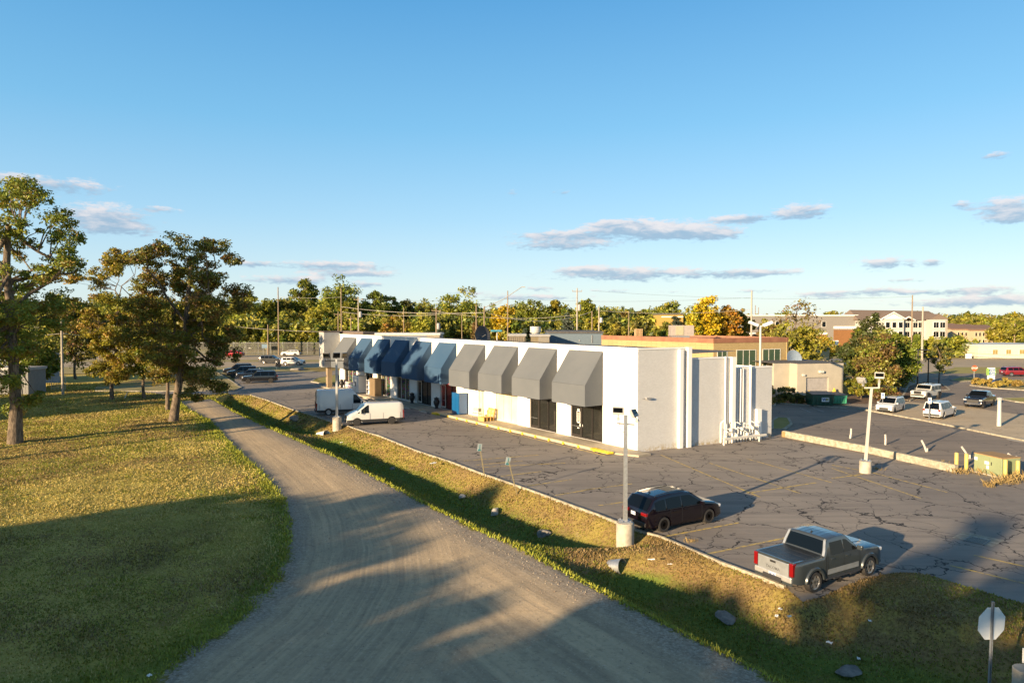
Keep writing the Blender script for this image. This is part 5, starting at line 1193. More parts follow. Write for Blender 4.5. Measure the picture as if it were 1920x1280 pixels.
# ---- background trees, each placed by where it stands behind the main road
def bt(px, ytop, Y, wpx, cols, label, seed, shape='round', ybot=None, n=80, clear=.08, name='tree'):
    h = P(px, ytop, Y).z; rx = wpx*Y/F/2
    return make_tree(name, label, 'tree', Vector((P(px,600,Y).x,Y,0)), h, rx, cols, seed, n, 62, .0020*Y, .1+h*.012, clear, shape, 'trees beyond the main road', .27)
far = [(470,552,250,50,YGR,'yellow green tree just right of the dark leaning tree'),(505,550,262,60,GRN,'green tree behind the tall wooden pole left of centre'),(538,556,268,60,OLV,'olive tree behind the silo'),
 (575,516,270,58,GRN,'tallest narrow crowned green tree beyond the road'),(637,521,258,86,GRN,'broad tall green tree right of the tallest one'),(600,570,235,70,YGR,'yellow green tree below the two tallest trees'),(556,575,240,56,OLV,'olive bush like tree left below the tallest tree'),
 (652,570,250,48,YGR,'yellow green tree beside the leaning wooden poles'),(705,545,262,60,GRN,'feathery green tree behind the pole with transformer'),(735,551,270,40,GRN,'smaller green tree right of the feathery one'),
 (765,556,300,40,DKG,'dark tree between green and yellow trees'),(742,592,205,66,YGR+ORN,'low golden green rounded tree behind the blue awnings'),(792,594,205,70,YGR,'second low golden green rounded tree'),(800,575,285,56,ORN,'orange tinted tree behind the low golden ones'),
 (860,551,262,90,GRN+YGR,'wide green tree right of the transformer pole'),(845,590,228,60,DKG,'dark green rounded tree in front of the wide tree'),(892,592,170,20,BRN,'small reddish tree behind the roof line'),(943,574,220,56,YEL,'bright yellow tree left of the tall thin pole'),
 (1000,559,258,76,GRN,'green tree with a dark side near the centre'),(1040,555,262,30,YGR,'thin tall yellowish tree near the centre'),(1100,557,262,50,GRN,'green tree behind the tall white pole'),(1010,600,222,50,DKG,'low dark tree in front of the centre trees'),
 (1108,588,210,46,YGR,'light green tree right of the tall white pole'),(1140,580,272,50,GRN+OLV,'mixed green tree right of the two poles'),(1170,585,268,50,BRN+OLV,'brownish tree above the blue grey roof'),(1205,580,262,46,OLV+GRN,'olive tree left of the yellow building'),
 (1150,603,180,50,YGR+OLV,'pale green low tree above the tan office roof'),(1195,600,190,46,OLV,'olive low tree behind the vent cage'),(1250,556,240,70,YGR+GRN,'yellow green round tree above the yellow building'),
 (1322,552,205,60,YEL,'bright golden yellow tree, largest behind the office roof'),(1366,564,207,52,YEL+ORN,'golden orange tree beside the largest yellow one'),(1300,575,202,36,YEL+YGR,'yellow green tree at the left of the golden pair'),(1248,598,200,40,OLV+GRN,'green tree just behind the rooftop unit'),
 (1395,580,215,36,YGR+ORN,'yellow orange tree left of the long thin pole'),(1440,592,180,40,BRN+OLV,'brown bushy tree below the grey store'),(1880,606,255,60,YGR+OLV,'olive yellow tree at the right edge beyond the road'),(1905,603,290,60,GRN,'green tree at the far right beyond the road'),
 (1845,602,420,60,YGR,'yellowish tree behind the tan apartments'),(500,618,216,24,YGR,'small bright green tree by the chain link fence'),(530,626,214,18,GRN,'small green shrub tree by the fence'),(590,622,214,22,GRN,'small green tree left of the grey end wall'),(478,626,216,16,GRN,'small round tree by the far fence'),
 (560,628,213,16,YGR,'small tree near the silo base'),(180,575,200,60,YGR,'yellow green tree seen under the left trees'),(100,590,210,60,DKG,'dark tree beyond the road at far left'),(240,590,220,60,OLV,'olive tree beyond the road at left'),(420,570,250,50,GRN,'green tree seen left of the gap beside the big tree'),(450,560,255,40,OLV,'olive tree at the edge of the big dark tree'),(60,600,230,70,GRN,'green tree low beyond the road at far left'),
 (1720,626,180,30,GRN,'green shrub tree left of the white hall'),(1745,632,182,24,YGR,'light shrub tree beyond the road on the right'),(1790,630,186,40,GRN,'low green tree in front of the far car park')]
for i, (px, yt, Y_, w_, cl, lb) in enumerate(far):
    bt(px, yt, Y_, w_, cl, lb, 200+i, 'tall' if w_ < 32 else 'round')
for i, (px, yt, w) in enumerate(((823,610,16),(985,612,18),(1030,618,12),(1063,583,36),(1265,590,34))):
    Y_ = 190+6*i; h = P(px, yt, Y_).z
    make_tree('spruce_tree', 'blue green spruce number %s from the left among the trees behind the shop roof' % ('one','two','three','four','five')[i], 'spruce tree', Vector((P(px,600,Y_).x,Y_,0)), h, w*Y_/F/2*1.2, [(.10,.13,.10),(.07,.10,.07)], 300+i, 60, 60, .4, .15, .03, 'cone', 'spruce trees behind the shop roof')
# ---- far wood: one mass
def wood(name, rows, seed, label, cols):
    rg = np.random.default_rng(seed); cs = []; rs = []
    for (px0, px1, Y, top0, top1, dens) in rows:
        n = int((px1-px0)*dens)
        for i in range(n):
            px = rg.uniform(px0, px1); Yk = Y*rg.uniform(.93, 1.15); k = (px-px0)/(px1-px0); zt = P(px, top0+(top1-top0)*k, Y).z
            zt *= .86+.22*math.sin(px*.11+seed)*math.sin(px*.037+1)+.06*rg.normal(); rx = Yk*.012*rg.uniform(.7,1.5)
            cx = (px-960)/F*Yk
            for _ in range(9):
                d = rg.normal(size=3); d /= np.linalg.norm(d); cs.append((cx+d[0]*rx, Yk+d[1]*rx, max(1, zt-rx*.9+d[2]*rx*.8-(rg.random()*.55*zt)*(rg.random() < .5)))); rs.append(rx*.5)
    me = leaf_mesh(name, np.array(cs), np.array(rs), 24, rows[0][2]*.0022, cols, seed); o = link(name, me); return tag(o, label, 'woodland', kind='stuff')
wood('woodland', [(-100,700,300,555,560,.8),(600,1340,310,568,580,.8),(-150,420,250,585,580,.6),(430,1340,232,590,596,.8)], 5, 'dense mixed green wood behind the separate trees beyond the road', GRN+OLV+OLV+DKG+YGR[:1])
wood('woodland', [(1200,2050,560,586,590,.45),(1560,2050,430,594,600,.4),(1700,2050,340,604,606,.35)], 6, 'distant low green tree line along the horizon on the right', GRN+OLV+OLV+YGR)
wood('woodland', [(-300,2300,900,594,594,.35)], 8, 'farthest blue green line of trees on the horizon', GRN+DKG)
wood('hedge', [(1690,1840,196,634,636,.35)], 9, 'long low green hedge beyond the main road on the right', GRN+YGR)
# ---- grass blades
def blades(name, label, n, region, hmin, hmax, cols, seed, wid=.012):
    rg = np.random.default_rng(seed); px = rg.uniform(region[0], region[1], n*3); py = rg.uniform(region[2], region[3], n*3)
    # denser close to the viewpoint
    keep = rg.random(n*3) < np.clip((24/py)**1.45, .05, 1)
    px, py = px[keep], py[keep]; vis = (abs(px) < py*.80+1); px, py = px[vis], py[vis]
    z, sdist, dr, dl, ar, al, dt, lawn = ground(px, py)
    sel = (sdist < -.02+.25*rg.random(len(px))) & ~inside(px, py, LOTP)
    return px[sel], py[sel], z[sel], sdist[sel], dt[sel], lawn[sel], rg
def vnoise(x, y, sc, seed):
    rg = np.random.default_rng(seed); g = rg.random((256, 256)); u = x/sc+100; v = y/sc+100; i = np.floor(u).astype(int); j = np.floor(v).astype(int); fu = u-i; fv = v-j
    fu = fu*fu*(3-2*fu); fv = fv*fv*(3-2*fv); a = g[i % 256, j % 256]; b = g[(i+1) % 256, j % 256]; c = g[i % 256, (j+1) % 256]; d = g[(i+1) % 256, (j+1) % 256]
    return (a*(1-fu)+b*fu)*(1-fv)+(c*(1-fu)+d*fu)*fv
def make_blades():
    px, py, z, sdist, dt, lawn, rg = blades('g', '', 330000, (-46, 44, 17, 62), .04, .1, None, 77) if False else blades('g', '', 1000000, (-78, 40, 17.5, 108), 0, 0, None, 77)
    n = len(px); d = -sdist; edge = np.exp(-d/.7)
    h = (.028+.035*rg.random(n))*(.6+.9*vnoise(px,py,1.3,12))*(1+1.3*edge*rg.random(n))*np.where(lawn, 1, .95)*(1+py/70); a = rg.random(n)*6.283
    w = .012+.0009*py; lx = np.cos(a)*h*.7; ly = np.sin(a)*h*.7
    base = np.stack([px, py, z-.01], 1); side = np.stack([-np.sin(a)*w, np.cos(a)*w, np.zeros(n)], 1)
    tip = base+np.stack([lx, ly, h], 1); v = np.stack([base-side, base+side, tip], 1).reshape(-1, 3)
    me = bpy.data.meshes.new('grass'); me.vertices.add(n*3); me.vertices.foreach_set('co', v.ravel()); me.loops.add(n*3); me.loops.foreach_set('vertex_index', np.arange(n*3))
    me.polygons.add(n); me.polygons.foreach_set('loop_start', np.arange(n)*3); me.polygons.foreach_set('loop_total', np.full(n, 3)); me.update(calc_edges=True)
    dry = np.array([[.52,.41,.13],[.44,.35,.11],[.32,.28,.07],[.56,.42,.16]])[rg.integers(0,4,n)]; gr = np.array([[.22,.24,.03],[.27,.26,.035],[.16,.18,.025]])[rg.integers(0,3,n)]
    patch = np.clip((.5*vnoise(px,py,5,1)+.3*vnoise(px,py,1.9,2)+.2*vnoise(px,py,.7,3)-.42)*5, 0, 1); bp = np.clip((.5*vnoise(px,py,6,4)+.3*vnoise(px,py,2.2,5)+.2*vnoise(px,py,.8,6)-.45)*5, 0, 1); lum = .62+.75*(.4*vnoise(px,py,2.6,7)+.35*vnoise(px,py,1.0,8)+.25*vnoise(px,py,.4,9))
    k = np.clip(edge*1.15+.95*np.clip(dt*1.5-.5,0,1)+.65*patch-.10, 0, 1); f = (rg.random(n) < k)[:, None]
    brown = np.array([[.26,.17,.08],[.34,.235,.11],[.18,.13,.055]])[rg.integers(0,3,n)]
    c = np.where(f, gr, np.where((lawn & (rg.random(n) > bp*.8))[:, None], dry, brown))*(.85+.3*rg.random((n, 1)))*(lum*(1+.45*edge))[:, None]
    at = me.attributes.new('leafcol', 'FLOAT_COLOR', 'FACE'); at.data.foreach_set('color', np.hstack([c, np.ones((n, 1))]).astype(np.float32).ravel())
    me.materials.append(M_LEAF); tag(link('grass', me), 'short dry and green grass on the lawn and ditch banks', 'grass', kind='stuff'); print('blades', n)
make_blades()
def gz(x, y): return float(ground(np.array([x]), np.array([y]))[0][0])
def gravel():
    rg = np.random.default_rng(5); n = 26000; x = rg.uniform(-20, 16, n); y = rg.uniform(18, 55, n)
    z, sdist, dr, dl, ar, al, dt, lawn = ground(x, y); keep = (sdist > -.3) & (rg.random(n) < np.clip(.12+np.exp(-np.abs(dr-.8)/.8)+.7*np.exp(-dl/.8), 0, 1)) & (abs(x) < y*.8)
    x, y, z = x[keep], y[keep], z[keep]; n = len(x); s = .009+.016*rg.random(n)**2+.0003*y
    oc = np.array([(1,0,0),(0,1,0),(-1,0,0),(0,-1,0),(0,0,1)]); v = (np.stack([x,y,z],1)[:,None,:]+oc[None]*s[:,None,None]*(.6+.8*rg.random((n,5,1)))).reshape(-1,3)
    i = np.arange(n)*5; f = np.concatenate([np.stack([i+a,i+b,i+4],1) for a,b in ((0,1),(1,2),(2,3),(3,0))])
    me = bpy.data.meshes.new('loose_gravel'); me.from_pydata(v.tolist(), [], f.tolist()); c = np.array([[.34,.28,.21],[.22,.18,.14],[.42,.36,.28],[.28,.20,.14]])[rg.integers(0,4,len(f))]
    at = me.attributes.new('leafcol', 'FLOAT_COLOR', 'FACE'); at.data.foreach_set('color', np.hstack([c, np.ones((len(c), 1))]).astype(np.float32).ravel())
    m, nn, b = newmat('gravel stones'); nn.put(b.inputs['Base Color'], nn.attr('leafcol', 'Color')); b.inputs['Roughness'].default_value = .95; me.materials.append(m)
    tag(link('loose_gravel', me), 'loose gravel stones along the edges of the dirt road', 'gravel', kind='stuff'); print('stones', n)
gravel()
# ------------------------------------------------------------------ lamp posts, signs, rocks
def flood(parent, x, y, z, yaw, pitch, sc=1, m=None):
    M4 = Matrix.Translation((x,y,z)) @ Matrix.Rotation(yaw,4,'Z') @ Matrix.Rotation(pitch,4,'X')
    mb = MB(); mb.box(-.36*sc,.36*sc,-.08*sc,.10*sc,-.26*sc,.26*sc,M4); mb.box(-.2*sc,.2*sc,.10*sc,.2*sc,-.2*sc,.1*sc,M4)
    h = build('lamp_head', mb, m or M_GREYM, parent, bevel=.02)
    g = MB(); g.box(-.31*sc,.31*sc,-.095*sc,-.081*sc,-.10*sc,.21*sc,M4); build('lens', g, M_DKGL, h)
    g = MB(); g.tube([M4@Vector((0,.02,-.26*sc)), M4@Vector((0,.02,-.5*sc))], .045*sc, 8); g.box(-.08*sc,.08*sc,-.05,.1,-.62*sc,-.45*sc,M4); build('bracket', g, M_GREYM, parent)
def lamp(label, loc, top, r, base_h, base_r, m, square=False, group=None, taper=.8, lean=(0,0)):
    o = thing('lamp_post', label, 'lamp post', loc, 0, group); b = MB(); t = MB(); L = Vector((lean[0],lean[1],0))
    if base_h:
        b.lathe([(base_r,-.4),(base_r,base_h-.03),(base_r-.03,base_h),(0,base_h)], 22); build('concrete_base', b, M_CONC, o, smooth=40)
        f = MB(); f.box(-base_r*.72,base_r*.72,-base_r*.72,base_r*.72,base_h+.002,base_h+.06)
        for sx in (-1,1):
            for sy in (-1,1): f.box(sx*base_r*.5-.03,sx*base_r*.5+.03,sy*base_r*.5-.03,sy*base_r*.5+.03,base_h+.062,base_h+.12)
        build('base_plate', f, M_GALV, o)
    if square:
        t.add([(-r,-r,base_h),(r,-r,base_h),(r,r,base_h),(-r,r,base_h),(L.x-r*taper,L.y-r*taper,top),(L.x+r*taper,L.y-r*taper,top),(L.x+r*taper,L.y+r*taper,top),(L.x-r*taper,L.y+r*taper,top)], [(3,2,1,0),(4,5,6,7),(0,1,5,4),(1,2,6,5),(2,3,7,6),(3,0,4,7)])
    else: t.tube([(0,0,base_h),tuple(L*.5+Vector((0,0,(top+base_h)/2))),(L.x,L.y,top)], [r,r*.9,r*taper], 12)
    build('pole', t, m, o, smooth=40); return o
b0 = G(1172,1008); b0.z = -.1; TT = P(1173,778,b0.y).z+.1
o = lamp('near galvanised lamp post with two grey floodlights on a round concrete base', b0, TT, .095, .85, .42, M_GALV, True)
m = MB(); m.tube([(-.42,0,TT-.38),(.42,0,TT-.45)], .035, 8); build('crossarm', m, M_GALV, o)
flood(o, -.36, 0, TT+.2, R(-20), R(0), .72); flood(o, .38, -.05, TT+.1, R(55), R(-28), .72)
m = MB(); m.tube([(-.3,0,TT-.4),(-.22,0,TT-.75),(-.08,-.0,TT-.8)], .012, 5); build('cable', m, M_BLK, o)
b1 = G(632,800); b1.z = 0; T1 = P(632,673,b1.y).z
o = lamp('lamp post with three dark floodlights standing beside the white vans', b1, T1, .11, .95, .42, M_GALV, True)
for dx, ya in ((-.95,-.2),(0,.6),(.75,1.1)): flood(o, dx, 0, T1+.35, ya, R(12), .95, M_BLK)
m = MB(); m.box(-1.1,.9,-.04,.04,T1-.2,T1-.1); build('crossarm', m, M_BLK, o)
b2 = G(1622.5,886); T2 = P(1630,728,b2.y).z
o = lamp('pale lamp post with two box floodlights on a concrete drum in the right hand lot', b2, T2, .078, .8, .38, M_POLEW, True, lean=(.32,0))
m = MB(); m.box(-.15,.85,-.05,.05,T2,T2+.09); m.box(.77,.85,-.05,.05,T2+.09,T2+.55); build('crossarm', m, M_POLEW, o)
flood(o, .78, -.1, T2+.88, R(-25), R(10), .8, M_POLEW); flood(o, -.3, .1, T2+.55, R(130), R(-40), .8, M_GREYM)
b3 = Vector((P(1425,700,72).x, 72, 0)); T3 = P(1424,612,72).z
o = lamp('tall white lamp post with twin white box heads rising behind the side wall', b3, T3, .13, 0, .4, M_POLEW)
for sg in (-1,1):
    m = MB(); m.box(-.5,.5,-.28,.28,-.16,.16, Matrix.Translation((sg*.75,0,T3+.28)) @ Matrix.Rotation(sg*R(-22),4,'Y')); build('lamp_head', m, pm('white enamel', (.75,.75,.73), .4), o, bevel=.06)
m = MB(); m.box(-.5,.5,-.06,.06,T3,T3+.1); build('crossarm', m, M_POLEW, o)
o = lamp('thick white capped post at the edge of the tan lot on the right', G(1873,799), P(1873,750,G(1873,799).y).z, .20, 0, .4, M_POLEW)
m = MB(); z = P(1873,750,G(1873,799).y).z; m.lathe([(.23,z),(.23,z+.25),(0,z+.3)], 14); build('cap', m, M_GREYM, o)
for px, yb, yt, lb in ((1720,737,657,'nearer slim black lamp post behind the pale off road vehicle'),(1740,724,673,'farther slim black lamp post right of the first one')):
    q = G(px,yb); o = lamp(lb, q, P(px,yt,q.y).z, .11, 0, .4, M_BLK, group='black lamp posts'); zt = P(px,yt,q.y).z
    m = MB(); m.box(-.15,1.5,-.2,.2,zt,zt+.14); build('lamp_head', m, M_BLK, o, bevel=.03)
o = lamp('small lamp with a blue shade standing beyond the shop roof', Vector((P(932,640,120).x,120,0)), P(932,622,120).z, .12, 0, .4, M_POLEW)
m = MB(); z = P(932,622,120).z; m.box(-1.1,.9,-.5,.5,z,z+.35, Matrix.Identity(4)); build('lamp_head', m, pm('blue shade', (.05,.25,.35)), o, bevel=.1)
# accessible parking signs leaning at the lot edge
def signpost(name, label, cat, base, top, w, h, face, facing, postm, r=.03, lean=Vector((0,0,0)), group=None, thick=.012, back=None):
    o = thing(name, label, cat, base, 0, group); L = lean
    m = MB(); m.add([(-r,-r,-.3),(r,-r,-.3),(r,r,-.3),(-r,r,-.3),(L.x-r,L.y-r,top),(L.x+r,L.y-r,top),(L.x+r,L.y+r,top),(L.x-r,L.y+r,top)], [(3,2,1,0),(4,5,6,7),(0,1,5,4),(1,2,6,5),(2,3,7,6),(3,0,4,7)]); build('post', m, postm, o)
    M4 = Matrix.Translation((L.x,L.y,top-h/2+.05)) @ Matrix.Rotation(facing,4,'Z') @ Matrix.Rotation(math.atan2(math.hypot(L.x,L.y),top)*.7,4,'Y')
    m = MB(); m.box(-w/2,w/2,-r-thick-.004,-r-.004,-h/2,h/2,M4); build('panel', m, face, o, bevel=.004); return o, M4, r
M_SGN = pm('sign back aluminium', (.78,.80,.80), .5, 0, c2=(.70,.73,.74))
for (pb, pt, lb) in (((910,893),(899,833),'small leaning parking sign at the lot edge, farther of the two'),((970,918),(952,858),'small leaning parking sign on a wooden post, nearer of the two')):
    q = G(*pb); tp = P(*pt, q.y); o, M4, r = signpost('parking_sign', lb, 'parking sign', Vector((q.x,q.y,-.05)), tp.z+.05, .30, .48, pm('weathered sign face', (.36,.42,.42), .5), R(20), pm('green brown post', (.20,.17,.09), .8), .03, Vector((tp.x-q.x,.0,0)), 'leaning parking signs')
    m = MB(); m.box(-.02,.02,-r-.024,-r-.018,-.2,.2,M4); m.box(-.1,.1,-r-.024,-r-.018,-.22,-.12,M4); build('marking', m, pm('sign teal', (.04,.22,.25)), o)
for px, yb, yt, lb in ((1654.5,772,737,'white parking sign in front of the white minivan'),(1742,786,746,'white parking sign behind the large white SUV')):
    q = G(px,yb+.5); o, M4, r = signpost('parking_sign', lb, 'parking sign', q, P(px,yt,q.y).z, .38, .62, M_WHITE, 0, M_GALV, .035, Vector((0,0,0)), 'white parking signs in the tan lot')
    m = MB(); m.box(-.1,.1,-r-.024,-r-.018,-.05,.14,M4); build('symbol', m, pm('sign blue two', (.03,.15,.5)), o)
# octagonal stop sign seen from behind
q = G(1852,1296); q.z = gz(q.x,q.y); tp = P(1861,1130,q.y-.1).z-q.z
o = thing('stop_sign', 'back of an octagonal road sign on a steel post at the lower right', 'road sign', q)
m = MB(); lx = P(1862,1130,q.y).x-q.x
def chan(mb, a, b, w=.032, d=.022): 
    mb.add([(a.x-w,a.y-d,a.z),(a.x+w,a.y-d,a.z),(a.x+w,a.y+d,a.z),(a.x-w,a.y+d,a.z),(b.x-w,b.y-d,b.z),(b.x+w,b.y-d,b.z),(b.x+w,b.y+d,b.z),(b.x-w,b.y+d,b.z)], [(3,2,1,0),(4,5,6,7),(0,1,5,4),(1,2,6,5),(2,3,7,6),(3,0,4,7)])
chan(m, Vector((0,0,-.3)), Vector((lx,0,tp))); a0 = Vector((0,-.024,-.3)); a1 = Vector((lx,-.024,tp))
build('post', m, pm('dull steel post', (.24,.26,.28), .6), o); m = MB(); chan(m, a0, a1, .009, .003)
for k in range(40): z = k/40; c = a0.lerp(a1, z); m.box(c.x-.012,c.x+.012,c.y-.006,c.y+.0,c.z,c.z+.02)
build('post_holes', m, pm('dark holes', (.10,.10,.11), .7), o)
zc = P(1861,1169,q.y).z; rad = .46; mm = Matrix.Translation((lx*.93,.035,zc-q.z)) @ Matrix.Rotation(R(13),4,'Z') @ Matrix.Rotation(R(5),4,'Y')
poly = [(rad*math.cos(R(22.5+45*k))/math.cos(R(22.5))*.97, rad*math.sin(R(22.5+45*k))/math.cos(R(22.5))*.97) for k in range(8)]
m = MB(); m.prism(poly, 0, .008, mm @ Matrix.Rotation(R(-90),4,'X') @ Matrix.Rotation(R(180),4,'X')); build('octagon_plate', m, M_SGN, o)
m = MB(); m.prism([(x*.985,y*.985) for x,y in poly], .0085, .0105, mm @ Matrix.Rotation(R(-90),4,'X')@ Matrix.Rotation(R(180),4,'X')); 
# concrete block with a white notice at the right corner
q = G(1922,1330); q.z = gz(q.x,q.y)
o = thing('concrete_pillar', 'round concrete post foot at the lower right corner', 'concrete post', q)
zt = P(1915,1253,q.y).z-q.z; m = MB(); m.lathe([(.30,-.3),(.30,zt-.02),(.28,zt),(0,zt)], 26); build('concrete_drum', m, M_CONC, o, smooth=40)
o = thing('notice_sign', 'white notice board with black lettering on top of the corner concrete post', 'sign', Vector((q.x+.17,q.y-.05,q.z+zt)))
m = MB(); m.box(-.28,.32,-.012,.0,.16,.56, Matrix.Rotation(R(-12),4,'Z')); build('panel', m, M_WHITE, o, bevel=.003)
for k, w in enumerate(('PRIVATE', 'VEHICLES', 'OTHERS')):
    textmesh('lettering', w, .095, M_BLK, o, Matrix.Rotation(R(-12),4,'Z') @ Matrix.Translation((.03,-.014,.47-k*.105)) @ RX, .002, .002)
m = MB(); m.box(-.05,.05,.0,.06,-.0,.5, Matrix.Rotation(R(-12),4,'Z')); m.box(-.09,.12,-.02,.0,.0,.15, Matrix.Rotation(R(-12),4,'Z')); build('bracket', m, M_GALV, o)
# red stop sign, clinic sign on the right
q = G(1826,716); o = thing('stop_sign', 'red stop sign on a post beside the kerbed island on the right', 'stop sign', q); zt = P(1826,690,q.y).z
m = MB(); m.tube([(0,0,0),(0,0,zt+.3)], .06, 8); build('post', m, M_GALV, o)
k_ = 5.6*q.y/F; poly = [(k_*math.cos(R(22.5+45*k)), k_*math.sin(R(22.5+45*k))) for k in range(8)]
m = MB(); m.prism(poly, 0, .03, Matrix.Translation((0,-.08,zt)) @ RX); build('octagon_plate', m, pm('stop sign red', (.62,.10,.025), .5), o)
textmesh('lettering', 'STOP', .42, M_WHITE, o, Matrix.Translation((0,-.12,zt)) @ RX, .004, .01)
q = G(1858,717); zt = P(1858,689,q.y).z; o = thing('clinic_sign', 'blue, green and white pylon sign standing in the kerbed island on the right', 'sign', q)
w = 6*q.y/F; m = MB(); m.box(-w,w,-.15,.15,0,zt*.22); build('base', m, pm('sign navy', (.02,.06,.20), .5), o)
m = MB(); m.box(-w,w,-.16,.16,zt*.22,zt*.5); m.box(-w,w,-.16,.16,zt*.92,zt); build('white_panel', m, M_WHITE, o)
m = MB(); m.box(-w*.75,w,-.19,.17,zt*.5,zt*.92); build('blue_panel', m, pm('sign blue three', (.01,.13,.34), .4), o)
m = MB(); m.box(-w*1.35,-w*.75,-.15,.15,zt*.5,zt*.95); m.box(w,w*1.3,-.15,.15,zt*.5,zt*.93); build('green_panel', m, pm('sign green', (.25,.42,.10), .5), o)
for k, t in enumerate(('Clinic', 'Center', 'Care')): textmesh('lettering', t, .34, M_WHITE, o, Matrix.Translation((.1,-.196,zt*(.82-.12*k))) @ RX, .003, .008)
o = thing('notice_board', 'small white notice on the fence beyond the road at the right', 'sign', Vector((P(1816,668,178).x,178,P(1816,672,178).z)))
m = MB(); m.box(-.8,.8,-.03,.03,0,1.2); build('panel', m, M_WHITE, o); m = MB(); m.box(-.7,-.62,.03,.1,-1.5,1.1); m.box(.62,.7,.03,.1,-1.5,1.1); build('post', m, M_GALV, o)
o = thing('billboard_sign', 'yellow and white roadside sign behind the garage roof', 'sign', Vector((P(1561,652,150).x,150,0)))
z0, z1 = P(1561,651,150).z, P(1561,638,150).z; m = MB(); m.box(-1.25,1.25,-.1,.1,z0,z1); build('panel', m, M_WHITE, o)
m = MB(); m.box(-1.2,1.2,-.13,-.105,z0+.1,z0+.45); m.box(-.3,.5,-.13,-.105,z0+.8,z1-.1); build('yellow_field', m, pm('sign yellow', (.62,.55,.03)), o); m = MB(); m.tube([(0,.2,0),(0,.2,z0+.3)], .12, 8); build('post', m, M_GREYM, o)
# retaining wall between the lots
def boxwall(name, label, a, b, h, th, mat, cat='wall', z0=-.1):
    d = b-a; d.z = 0; L = d.length; o = thing(name, label, cat, Vector((a.x,a.y,0)), math.atan2(d.y,d.x)); m = MB(); m.box(0,L,0,th,z0,h); build('wall_body', m, mat, o, bevel=.02); return o, L
W0 = G(1467,819); WM = G(1628,850); W1 = G(1790,886); 
o, L = boxwall('retaining_wall', 'long low cream concrete wall dividing the cracked lot from the darker lot', W0, WM, .55, .35, M_CONC2)
d = (W1-WM); d.z = 0; dd = Matrix.Rotation(-o.rotation_euler.z,4,'Z') @ Matrix.Translation(-o.location) 
m = MB(); p0 = dd@WM; p1 = dd@W1; e = (p1-p0).normalized(); nn = Vector((-e.y,e.x,0))*.35
m.prism([tuple(p0)[:2], tuple(p1)[:2], tuple(p1+nn)[:2], tuple(p0+nn)[:2]], -.1, .53); build('wall_body', m, M_CONC2, o, bevel=.02)
m = MB(); m.box(-.05,.3,-.03,.0,-.1,.5); build('end_post', m, pm('rusty stain', (.35,.22,.10), .9), o)
for i, (pb, pt, lb) in enumerate((((1594,822),(1596,803),'white stub post behind the low wall, first from the left'),((1660,834),(1660,814),'white stub post behind the low wall, second from the left'),((1738,847),(1728,825),'leaning white post behind the low wall, third from the left'),((1818,860),(1803,837),'most bent white post behind the low wall, nearest the utility box'),((1905,862),(1890,850),'thin leaning stake behind the utility box'))):
    q = G(*pb); t = P(*pt, q.y); o = thing('leaning_post', lb, 'post', q, 0, 'stub posts behind the low wall')
    m = MB(); m.box(-.06,.06,-.03,.03,0,.3); v = Vector((t.x-q.x,0,t.z)); m.tube([(0,0,-.1),tuple(v*.55+Vector((.02,0,0))),tuple(v)], [.075,.075,.07], 8); build('post', m, pm('faded white post', (.55,.52,.47), .8), o)
# utility cabinet and bollards
a = G(1826,884); b = G(1875,896); d = (b-a); d.z = 0; L = d.length+.1; o = thing('utility_cabinet', 'large pale green electrical utility cabinet between yellow bollards', 'utility cabinet', a, math.atan2(d.y,d.x)); hz = P(1826,849,a.y).z
gmt = pm('pale green enamel', (.25,.29,.16), .55, c2=(.22,.26,.145), scale=1)
m = MB(); m.box(0,L,0,1.5,.1,hz); build('housing', m, gmt, o, bevel=.02)
m = MB(); m.box(.3,L*.58-.01,-.02,-.003,.2,hz-.12); m.box(L*.58+.01,L-.1,-.02,-.003,.2,hz-.12); dr_ = build('door', m, gmt, o); m = MB(); m.box(L*.58+.12,L*.58+.16,-.05,-.021,.7,.92); build('handle', m, M_BLK, dr_)
m = MB(); m.box(.04,.26,-.024,-.004,hz-.42,hz-.22); m.box(L*.4,L*.56,-.026,-.021,hz-.55,hz-.36); m.box(L*.47,L*.56,-.026,-.021,hz-.85,hz-.62); build('sticker', m, M_WHITE, o)
m = MB(); m.box(-.02,L+.02,-.02,1.52,hz,hz+.05); build('cabinet_lid', m, pm('rust stained lid', (.36,.22,.09), .8), o); m = MB(); m.box(-.15,L+.15,-.15,1.6,-.05,.1); build('plinth', m, M_CONC, o)
for px, yb, yt, lb in ((1793,884,848,'yellow bollard left of the utility cabinet, front one'),(1811.5,882,850,'yellow bollard left of the utility cabinet, rear one'),(1884.5,902,861,'pale yellow bollard right of the utility cabinet, nearest the camera'),(1908,897,863,'yellow bollard farthest right behind the utility cabinet')):
    q = G(px,yb); o = thing('bollard', lb, 'bollard', q, 0, 'bollards round the utility cabinet'); z = P(px,yt,q.y).z
    m = MB(); m.lathe([(.12,-.1),(.12,z-.04),(.09,z),(0,z+.01)], 16); build('post', m, pm('sun faded yellow', (.55,.42,.10), .6, c2=(.48,.38,.14)), o, smooth=40); m = MB(); m.lathe([(.15,0),(.15,.04),(0,.04)], 14); build('footing', m, M_CONC, o)
